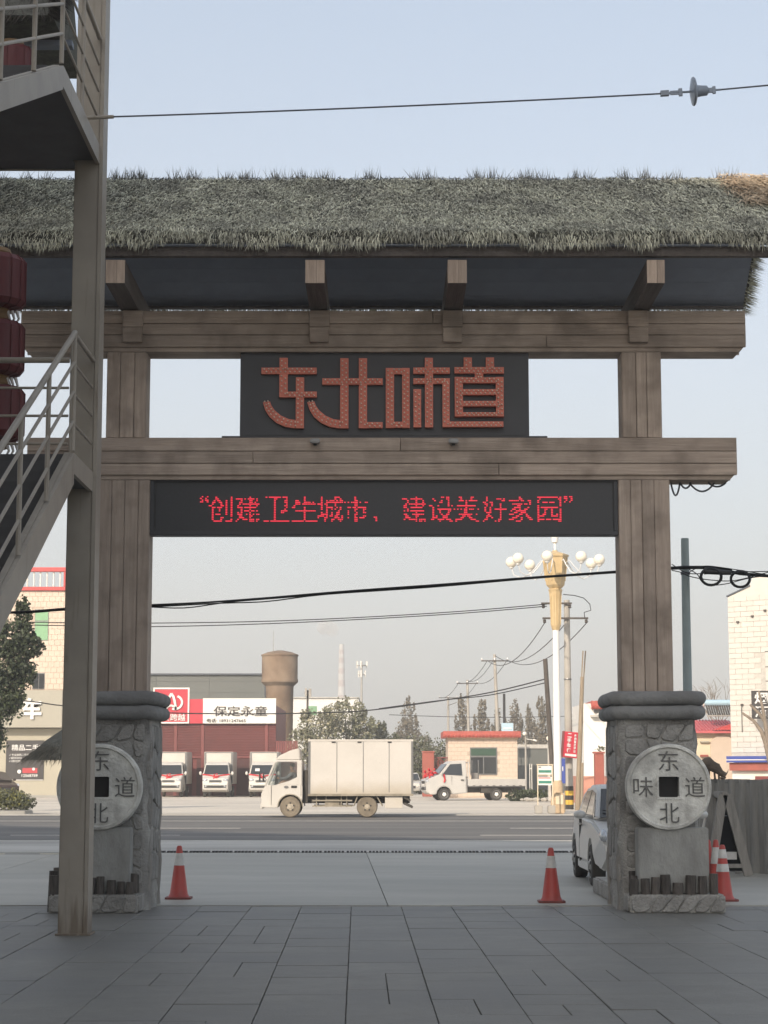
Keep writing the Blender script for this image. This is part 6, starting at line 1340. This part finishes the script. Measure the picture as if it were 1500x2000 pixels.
def smooth_pts(pts, k=5):
    out = []
    for i in range(len(pts) - 1):
        p0 = pts[max(i - 1, 0)]; p1 = pts[i]; p2 = pts[i + 1]; p3 = pts[min(i + 2, len(pts) - 1)]
        for j in range(k):
            t = j / k; out.append(tuple(.5 * (2 * p1[a] + (p2[a] - p0[a]) * t + (2 * p0[a] - 5 * p1[a] + 4 * p2[a] - p3[a]) * t * t + (3 * p1[a] - p0[a] - 3 * p2[a] + p3[a]) * t ** 3) for a in (0, 1)))
    return out + [pts[-1]]
base = [(-60, 1199), (60, 1196), (130, 1191), (290, 1183), (430, 1175), (600, 1163), (800, 1148), (1000, 1131), (1208, 1118), (1346, 1109), (1420, 1112), (1560, 1128), (2600, 1180), (3600, 1150)]
bund = thing('cable_bundle', 'thick bundle of black cables sagging across the gateway opening to the steel pole', 'cable', P(600, 1163, bY))
for k in range(5):
    rd = random.Random(k); off = (k - 2) * 1.3
    pts = [(x, y + off * (1 + .8 * math.sin(x / 90 + k)) * .6 + (7 * math.exp(-((x - 360) / 60) ** 2) if k == 3 else 0) + (5 * math.exp(-((x - 520) / 70) ** 2) if k == 4 else 0)) for x, y in smooth_pts(base, 6)]
    q = B(); q.tube([P(x, y, bY + .012 * ((k * 7) % 5 - 2)) for x, y in pts], .009 if k > 2 else .013, 6); q.build('cable', M['wire'], bund, smooth=60)
for pts in ([(1312, 1102), (1346, 1120), (1400, 1118), (1500, 1116)], [(1312, 1114), (1330, 1118), (1348, 1126), (1390, 1133), (1440, 1133), (1520, 1112)], [(1346, 1118), (1372, 1106), (1420, 1110), (1560, 1133)], [(1346, 1112), (1362, 1122), (1370, 1135), (1385, 1143), (1420, 1140), (1470, 1128), (1560, 1118)]):
    q = B(); q.tube([P(x, y, bY - .05) for x, y in smooth_pts(pts, 6)], .007, 5); q.build('slack_cable', M['wire'], bund, smooth=60)
for cx_, cy_, r_, k0, lb in ((1389, 1126, 18, 6, 'black coil of spare cable hanging right next to the steel pole'), (1446, 1131, 17, 3, 'black coil of spare cable hanging farther right of the pole')):
    cl = thing('cable_coil', lb, 'cable coil', P(cx_, cy_, bY), group='spare cable coils on the bundle')
    for k in range(k0):
        rr = (r_ + random.uniform(-2, 1.2)) ; q = B()
        q.tube([P(cx_ + random.uniform(-.3, .3) + rr * 1.12 * math.cos(t), cy_ + rr * .95 * math.sin(t), bY - .06 - .015 * k) for t in [2 * math.pi * i / 20 for i in range(21)]], .012, 6); q.build('loop', M['wire'], cl, smooth=60)
sbx = thing('splice_box', 'black cable splice closure lying along the cable bundle above the coils', 'splice box', P(1400, 1115, bY - .1))
q = B(); a, c = P(1376, 1115, bY - .1), P(1428, 1119, bY - .1); q.tube([a, a + (c - a) * .1, a + (c - a) * .75, c], .055, 10, .03); q.build('housing', M['black'], sbx, smooth=50)
dbl = lambda x: 86 - .3
wire('power_line', 'upper one of the twin power lines ending at the banded concrete pole', smooth_pts([(-40, 1214), (130, 1216), (290, 1217), (500, 1214), (700, 1206), (900, 1194), (1068, 1180)]), 85.7, .022, group=None)
wire('power_line', 'lower one of the twin power lines ending at the banded concrete pole', smooth_pts([(-40, 1219), (130, 1222), (290, 1224), (500, 1219), (700, 1210), (900, 1198), (1068, 1184)]), 85.6, .022)
wire('phone_line', 'thin black line crossing in front of the white shop sign up to the leaning stump', smooth_pts([(-40, 1364), (60, 1370), (130, 1379), (300, 1391), (420, 1394), (540, 1394), (700, 1389), (830, 1373), (960, 1352), (1066, 1326)]), 92, .03)
wire('phone_line', 'second thin line rising to the dark leaning stump above the trees', smooth_pts([(740, 1384), (860, 1368), (960, 1357), (1068, 1333)]), 92.2, .024)
wire('phone_line', 'faint low line running behind the guardhouse roof poles', smooth_pts([(760, 1396), (880, 1400), (1000, 1401), (1140, 1398)]), 150, .025)
def span(pa, Ya, pb, Yb, sag):
    A, C = P(*pa, Ya), P(*pb, Yb); q = B(); q.tube([A + (C - A) * t + Vector((0, 0, -4 * sag * t * (1 - t))) for t in [i / 14 for i in range(15)]], .022, 5); return q
for k, (pa, pb, lb) in enumerate((((1066, 1213), (952, 1290), 'left span wire from the banded pole to the pole behind the guardhouse'), ((1108, 1213), (968, 1281), 'middle span wire from the banded pole to the pole behind the guardhouse'), ((1148, 1214), (990, 1288), 'right span wire from the banded pole to the pole behind the guardhouse'))):
    tag(span(pa, 85.8, pb, 135.8, 1.0).build('span_wire', M['wire'], smooth=60), lb, 'wire')
for k, (pa, pb, lb) in enumerate((((952, 1290), (896, 1333), 'left span wire between the two pale poles above the guardhouse'), ((968, 1281), (914, 1330), 'middle span wire between the two pale poles above the guardhouse'), ((990, 1290), (931, 1333), 'right span wire between the two pale poles above the guardhouse'))):
    tag(span(pa, 135.8, pb, 171.8, .6).build('span_wire', M['wire'], smooth=60), lb, 'wire')
for k, (pa, pb, lb) in enumerate((((896, 1333), (858, 1362), 'left span wire between the pale pole and small far pole'), ((931, 1333), (893, 1362), 'right span wire between the pale pole and small far pole'))):
    tag(span(pa, 171.8, pb, 204.8, .5).build('span_wire', M['wire'], smooth=60), lb, 'wire')
tag(span((292, 1049), 23.9, (280, 1180), 27, .02).build('drop_wire', M['wire'], smooth=60), 'thin drop wire hanging at the left end of the led screen', 'wire')
# striped barrier bar on the left
br = thing('barrier_bar', 'low horizontal barrier bar striped black and cream at the far left of the yard', 'barrier', (X(60, 38.4), 38.4, .02)); k = 0
for a, c in ((-140, -100), (-100, -55), (-55, -12), (-12, 14), (14, 82), (82, 150), (150, 215)):
    q = B(); z = Z(1672, 38.4); q.box(X(a, 38.4), X(c, 38.4) - .001, 38.4, 38.46, z - .035, z + .045); q.build('stripe', M['hblack'] if k % 2 == 0 else M['haz_white'], br); k += 1
for px in (47, 180): q = B(); q.box(X(px - 4, 38.4), X(px + 4, 38.4), 38.38, 38.48, .02, Z(1672, 38.4) - .036); q.build('foot', M['hblack'], br)
# floodlight pole, cell tower, chimney
fp = thing('speaker_pole', 'dark pole carrying two box lamps right of the water tower', 'pole', (X(600, 165), 165, 0)); q = B(); q.tube([(X(600, 165), 165, 0), (X(600, 165), 165, Z(1348, 165))], .09, 8); q.build('post', M['pole_dark'], fp)
wbox(fp, 'lamp_box', M['pole'], 594.5, 598.5, 1344, 1360, 164.6, .3); wbox(fp, 'lamp_box', M['pole'], 602, 607, 1345, 1361, 164.6, .3); wbox(fp, 'bracket', M['pole_dark'], 594, 607, 1352, 1354, 164.91, .2)
ctY = 480.0; ct = thing('cell_tower', 'slim far mobile phone mast with two antenna platforms', 'tower', (X(706, ctY), ctY, 0))
q = B(); q.tube([(X(706, ctY), ctY, 0), (X(706, ctY), ctY, Z(1293, ctY))], .45, 8, .2); q.build('mast', M['pole'], ct)
for py, w in ((1300, 1.2), (1318, .8)):
    q = B(); q.lathe((X(706, ctY), ctY, Z(py, ctY)), [(w * .9, -.1), (w, .1)], 12); q.build('platform', M['pole'], ct)
    for k in range(3):
        t = 2 * math.pi * k / 3 + .4; q = B(); x, y = X(706, ctY) + w * 1.15 * math.cos(t), ctY + w * 1.15 * math.sin(t); q.box(x - .18, x + .18, y - .1, y + .1, Z(py, ctY) - .6, Z(py, ctY) + 1.1); q.build('antenna_panel', M['white'], ct)
chY = 1100.0; ch_ = thing('factory_chimney', 'tall far factory chimney with red and white bands', 'chimney', (X(666.5, chY), chY, 0)); m = chY / FPX
bands = [1520, 1440, 1400, 1375, 1358, 1341, 1328, 1316, 1305, 1295, 1285, 1277, 1269, 1258]
for k in range(len(bands) - 1):
    f = lambda py: (4.9 + (py - 1258) * .024) * m
    q = B(); q.lathe((X(666.5, chY), chY, 0), [(f(bands[k]), max(0, Z(bands[k], chY))), (f(bands[k + 1]), Z(bands[k + 1], chY))], 18); q.build('band', M['chim_white'] if k % 2 == 0 else M['chim_red'], ch_, smooth=50)
# smoke
smk = bpy.data.materials.new('smoke'); smk.use_nodes = True; nt = smk.node_tree; nt.nodes.remove(nt.nodes['Principled BSDF']); pv = nt.nodes.new('ShaderNodeVolumePrincipled'); pv.inputs['Color'].default_value = (.95, .94, .92, 1)
tc_ = nt.nodes.new('ShaderNodeTexCoord'); ns = nt.nodes.new('ShaderNodeTexNoise'); ns.inputs['Scale'].default_value = .22; ns.inputs['Detail'].default_value = 4; nt.links.new(tc_.outputs['Object'], ns.inputs['Vector'])
mr_ = nt.nodes.new('ShaderNodeMapRange'); mr_.inputs[1].default_value = .38; mr_.inputs[2].default_value = .65; mr_.inputs[3].default_value = 0; mr_.inputs[4].default_value = .35; nt.links.new(ns.outputs['Fac'], mr_.inputs[0]); nt.links.new(mr_.outputs[0], pv.inputs['Density']); nt.links.new(pv.outputs[0], nt.nodes['Material Output'].inputs['Volume'])
sm = B(); c = P(640, 1228, chY)
sm.sphere((c.x, chY, c.z), 6.5, 16, 10, (1.05, .9, .75)); sm.v = [(x + (z - c.z) * -.3, y, z) for x, y, z in sm.v]
so_ = tag(sm.build('smoke', smk, smooth=60, kind='stuff'), 'pale puff of smoke drifting left from the factory chimney')
# ================================================================== TREES AND PLANTS
def tree(name, label, px, Y, H, ells, n, size, leaf, group=None, trunk_r=.15, cat='tree', extra=None, limbs=5, shoots=0):
    x = X(px, Y); t = thing(name, label, cat, (x, Y, 0), group=group); rd = random.Random(int(px * 7 + Y))
    q = B(); q.tube([(x, Y, 0), (x + rd.uniform(-.1, .1), Y, H * .45), (x + rd.uniform(-.15, .15), Y, H * .88)], trunk_r, 8, trunk_r * .25)
    for k in range(limbs):
        e = ells[k % len(ells)]; z0 = H * rd.uniform(.2, .55); tip = Vector((x + e[0] + rd.uniform(-.6, .6) * e[3], Y + e[1] + rd.uniform(-.6, .6) * e[4], e[2] + rd.uniform(-.2, .7) * e[5]))
        q.tube([(x, Y, z0), Vector((x, Y, z0)).lerp(tip, .5) + Vector((0, 0, .15)), tip], trunk_r * .4, 5, trunk_r * .1)
    q.build('trunk', M['trunk'], t, smooth=60)
    el = [(x + e[0], Y + e[1], e[2], e[3], e[4], e[5], e[6]) for e in ells]
    for k in range(shoots):          # upright shoots that break the outline
        e = rd.choice(ells); a_ = rd.uniform(-1, 1)
        el.append((x + e[0] + e[3] * a_, Y + e[1] + rd.uniform(-.5, .5) * e[4], e[2] + e[5] * (1.0 - .5 * a_ * a_) * rd.uniform(.5, 1.05), e[3] * rd.uniform(.1, .2), e[4] * .2, e[5] * rd.uniform(.25, .5), .12))
    raw_mesh('crown', leaf_cloud(n, el, size), 4, M[leaf], t, 'stuff')
    if extra: raw_mesh(extra[0], leaf_cloud(extra[1], el, extra[2]), 4, M[extra[3]], t, 'stuff')
    return t
m80 = 80 / FPX
tpx = lambda px, py, r, h, w: ((px + 16) * m80, 0, Z(py, 80), r, r * .9, h, w)
tree('leafy_tree', 'dense dark green tree by the kerb at the far left', -16, 80, 7.4, [tpx(38, 1200, .35, .7, .5), tpx(14, 1245, 1.0, .8, 1.4), tpx(50, 1262, .62, .55, .8), tpx(0, 1300, 1.25, 1.0, 2.2), tpx(38, 1318, .62, .6, .8), tpx(-14, 1370, 1.1, 1.1, 1.8), tpx(18, 1362, .6, .6, .7), tpx(-24, 1440, .75, .8, 1.0)], 12000, .095, 'leaf_dark', shoots=10)
Yt = 165.0
tree('leafy_tree', 'grey green tree with pale blossom right behind the box truck cab', 618, Yt, 6.4, [(0, 0, 5.4, 1.6, 1.3, 1.5, 1.4), (1.4, .3, 6.1, 1.3, 1.2, 1.3, 1), (-1.3, .2, 4.0, 1.2, 1.1, 1.5, 1), (.6, -.4, 3.4, 2.1, 1.2, 1.9, 1.4)], 3600, .13, 'leaf_grey', 'trees behind the parked trucks', limbs=10, shoots=12, extra=('blossom', 900, .13, 'leaf_pale'))
tree('leafy_tree', 'tallest grey green tree above the box truck cargo body', 676, Yt + 3, 7.6, [(0, 0, 6.4, 1.7, 1.4, 1.7, 1.5), (1.4, 0, 5.2, 1.5, 1.3, 1.5, 1), (-.3, .2, 4.2, 2.0, 1.5, 1.9, 1.2)], 3600, .13, 'leaf_grey', 'trees behind the parked trucks', limbs=10, shoots=12, extra=('blossom', 500, .13, 'leaf_pale'))
tree('leafy_tree', 'round grey green tree above the rear half of the box truck', 728, Yt + 6, 5.8, [(0, 0, 4.7, 1.4, 1.2, 1.5, 1.2), (1.3, .2, 4.0, 1.2, 1.1, 1.3, .9), (-.6, 0, 3.2, 1.7, 1.2, 1.6, 1)], 3400, .13, 'leaf_mid', 'trees behind the parked trucks', limbs=8, shoots=10)
tree('conifer', 'brown thin conical tree behind the hedge left of the small far pole', 797, 235, 9.5, [(0, 0, 8.6, .8, .8, 1.8, .5), (0, 0, 6.8, 1.5, 1.4, 1.7, 1), (.3, 0, 4.8, 2.6, 2, 1.8, 1.8), (-.9, 0, 4.6, 2.2, 2, 1.6, 1.2)], 5200, .15, 'leaf_brown', shoots=14)
hb = thing('hedge', 'dark green overgrown hedge between the box truck and the guardhouse', 'hedge', (X(820, 154), 154, 0)); hy = 154.0; mh = hy / FPX
el = [(X(px, hy), hy, z, 1.5, 1.2, rz, 1) for px, z, rz in ((760, 2.2, 1.9), (790, 2.6, 2.0), (822, 2.8, 2.0), (852, 2.6, 1.8), (880, 2.4, 1.7), (735, 1.9, 1.7), (810, 1.0, 1.2), (845, 1.0, 1.2))]
raw_mesh('foliage', leaf_cloud(9000, el, .13), 4, M['leaf_mid'], hb, 'stuff'); q = B()
for px in (750, 790, 830, 870): q.tube([(X(px, hy), hy, 0), (X(px + 3, hy), hy, 2.4)], .08, 6, .03)
q.build('stem', M['trunk'], hb)
for px, top, w, Y, lb in ((905, 1368, 17, 230, 'poplar tree just left of the pole above the guardhouse'), (942, 1367, 16, 228, 'poplar tree between the two pale poles above the guardhouse'), (972, 1378, 11, 240, 'slim poplar tree right behind the taller pale pole'), (1006, 1370, 17, 226, 'poplar tree behind the blue notice board'), (1034, 1384, 13, 238, 'short poplar tree midway between notice board and lamp post'), (1060, 1366, 16, 224, 'poplar tree directly left of the leaning stump and lamp post'), (1122, 1398, 14, 250, 'poplar tree behind the leaning wooden pole'), (1150, 1392, 10, 255, 'poplar tip behind the small white house roof')):
    mm = Y / FPX; H = Z(top, Y); wv = w * mm * 1.25
    tree('poplar', lb, px, Y, H, [(0, 0, H * .86, wv * .45, wv * .5, H * .16, .5), (0, 0, H * .62, wv * .85, wv, H * .2, 1), (wv * .15, 0, H * .4, wv, wv, H * .22, 1.2), (-wv * .1, 0, H * .18, wv * .9, wv, H * .18, .9)], 4200, .15, 'leaf_brown', 'poplars behind the guardhouse', limbs=6, shoots=12)
wood = struct_root('distant_wood', (0, 330, 0)); wood['kind'] = 'stuff'
el = [(x, 330 + RNG.uniform(-15, 40), RNG.uniform(2.2, 4.2), RNG.uniform(3, 5), 4, RNG.uniform(2.4, 4.4), 1) for x in np.arange(-75, 75, 3.5)]
raw_mesh('far_foliage', leaf_cloud(26000, el, .3), 4, M['leaf_brown'], wood, 'stuff')
def bare(name, label, px, Y, z0, H, seed, mat, r0, spread, levels=5, lean=(0, 0)):
    rd = random.Random(seed); t = thing(name, label, 'tree', (X(px, Y), Y, z0)); q = B()
    def grow(p, d, L, r, lv):
        e = p + d * L; m_ = p.lerp(e, .5) + Vector((rd.uniform(-1, 1), rd.uniform(-1, 1), rd.uniform(-1, 1))) * L * .06
        q.tube([p, m_, e], r, 5 if lv > 2 else 4, r * .62, cap=lv == levels)
        if lv <= 0: return
        for k in range(rd.choice((2, 3)) if lv > 1 else 3):
            nd = (d + Vector((rd.uniform(-1, 1), rd.uniform(-1, 1), rd.uniform(-.35, .8))) * spread).normalized(); grow(p.lerp(e, rd.uniform(.6, 1)), nd, L * rd.uniform(.6, .85), r * .6, lv - 1)
    grow(Vector((X(px, Y), Y, z0)), Vector((lean[0], 0, 1)).normalized(), H, r0, levels)
    q.build('branches', mat, t); return t
bare('bare_tree', 'leafless thin tree behind the tall white building above the pink roof', 1432, 130, 0, 3.2, 4, M['bare'], .12, .75, 5, (-.1, 0))
pt = thing('pruned_tree', 'pruned bare tree with thick stubs before the tall white building', 'tree', (X(1508, 90), 90, 0)); ty = 90.0
q = B(); T_ = lambda x, y: P(x, y, ty)
q.tube([(X(1512, ty), ty, 0), T_(1508, 1500), T_(1497, 1455)], .17, 9, .13)
q.tube([T_(1500, 1462), T_(1487, 1428), T_(1472, 1408), T_(1449, 1392)], .13, 7, .05); q.tube([T_(1485, 1424), T_(1478, 1418)], .09, 6, .03)
q.tube([T_(1500, 1455), T_(1494, 1410), T_(1484, 1395), T_(1465, 1376)], .11, 7, .055); q.tube([T_(1498, 1430), T_(1490, 1385), T_(1482, 1350)], .1, 7, .045); q.tube([T_(1497, 1455), T_(1515, 1420), T_(1525, 1380)], .12, 7, .05)
q.tube([T_(1476, 1412), T_(1466, 1413)], .03, 5, .01); q.build('trunk', M['bare'], pt, smooth=60)
# planter at far left, roadside shrubs
pl_ = thing('planted_kerb', 'kerbed planting bed with yellow green shrubs at the far left roadside', 'planter', (X(15, 76), 76, 0))
q = B(); q.prism([(X(-120, 76), 75), (X(60, 76), 75), (X(70, 76), 75.6), (X(64, 77.5), 77.5), (X(-120, 76), 77.5)], 'z', 0, .16); q.build('kerb', M['apron'], pl_, bevel=.02)
el = [(X(px, 76), 76.2, .35 + rz * .4, .34, .5, rz, 1) for px, rz in ((-12, .35), (4, .5), (18, .4), (30, .5), (43, .38), (54, .25), (-30, .5))]
raw_mesh('shrub', leaf_cloud(2600, el, .075, .35), 4, M['leaf_mid'], pl_, 'stuff'); raw_mesh('yellow_shrub', leaf_cloud(900, el[1:5], .08, .25), 4, M['leaf_yellow'], pl_, 'stuff')
rs = thing('shrub_bed', 'dark low shrubs with rubble behind the pickup truck', 'shrub', (X(1035, 111), 111, 0))
raw_mesh('foliage', leaf_cloud(2400, [(X(px, 111), 111, .3, .6, .6, .38, 1) for px in (1008, 1025, 1040, 1060, 1080)], .09), 4, M['leaf_dark'], rs, 'stuff')
q = B()
for k in range(16): q.sphere((X(random.uniform(1012, 1088), 110), 110 + random.uniform(-.4, .3), .12), random.uniform(.1, .2), 6, 4, (1.2, 1, .7))
q.build('rubble', M['pole'], rs, kind='stuff')
# small thatched parasol in the yard, left of the pillar
pa = thing('thatched_parasol', 'drooping straw parasol peeking out left of the khaki column', 'parasol', (X(150, 38), 38, 0)); ap = P(150, 1414, 38); rim = Z(1484, 38); rr_ = 1.02
q = B(); q.lathe((ap.x, 38, rim), [(rr_ * .96, 0), (rr_ * .6, (ap.z - rim) * .52), (.12, ap.z - rim), (0, ap.z - rim + .03)], 20); cnp = q.build('roof', M['thatch_bed'], pa)
n = 5000; t = RNG.uniform(0, 6.283, n); u = RNG.uniform(.05, 1, n); bs = np.stack([ap.x + rr_ * u * np.cos(t), 38 + rr_ * u * np.sin(t), ap.z + (rim - ap.z) * u ** 1.15 + .02], 1)
dr2 = np.stack([np.cos(t) * .8, np.sin(t) * .8, np.full(n, -.62)], 1); w_ = RNG.uniform(.01, .02, n)[:, None]; l_ = RNG.uniform(.12, .3, n)[:, None]; dr2 = dr2 + RNG.normal(0, .16, (n, 3)); sd = np.cross(dr2, np.array([0, 0, 1.0])); sd /= np.linalg.norm(sd, axis=1)[:, None]
raw_mesh('straw', np.stack([bs - sd * w_ / 2, bs + sd * w_ / 2, bs + dr2 * l_], 1), 3, M['thatch_mid'], cnp, 'stuff')
q = B(); q.tube([(ap.x, 38, 0), (ap.x, 38, ap.z - .1)], .06, 10); q.build('pole', M['pole_wood'], pa)
# ================================================================== RESTAURANT behind the camera (casts the evening shade)
k_ = math.tan(SUN_EL); ca, sa = math.sin(SUN_AZ), math.cos(SUN_AZ)
Lsh = 62.0; ax, ay, hz_ = 4.3 - Lsh * ca, 45.6 - Lsh * sa, Lsh * k_
dirx = Vector((1, -.9, 0)).normalized()
rs_ = thing('restaurant', 'pale multi storey restaurant whose shadow falls over the gate and yard', 'building', (ax, ay, 0), math.atan2(dirx.y, dirx.x), local=True)
q = B(); q.box(-25, 19, -14, 0, 0, hz_ - .8); q.build('wall', M['cream_wall'], rs_)
q = B(); q.box(-25.2, 19.2, -14.2, .0, hz_ - .79, hz_); q.build('parapet', M['parapet_red'], rs_)
for fl in range(6):
    for i in range(9):
        q = B(); x = -24 + i * 4.8; z = 1.4 + fl * 4.6; q.box(x, x + 2.4, .002, .08, z, z + 2.3); f_ = q.build('window', M['alu'], rs_)
        q = B(); q.box(x + .08, x + 2.32, .081, .09, z + .08, z + 2.22); q.build('pane', M['glass_dark'], f_)
# ================================================================== HAZE
hzm = bpy.data.materials.new('haze'); hzm.use_nodes = True; nt = hzm.node_tree; nt.nodes.remove(nt.nodes['Principled BSDF']); pv = nt.nodes.new('ShaderNodeVolumePrincipled')
pv.inputs['Color'].default_value = (.93, .93, .92, 1); pv.inputs['Density'].default_value = HAZE; pv.inputs['Anisotropy'].default_value = .2
nt.links.new(pv.outputs[0], nt.nodes['Material Output'].inputs['Volume'])
q = B(); q.box(-700, 700, -70, 1300, -1.2, 100); hzo = q.build('haze', hzm, kind='stuff')
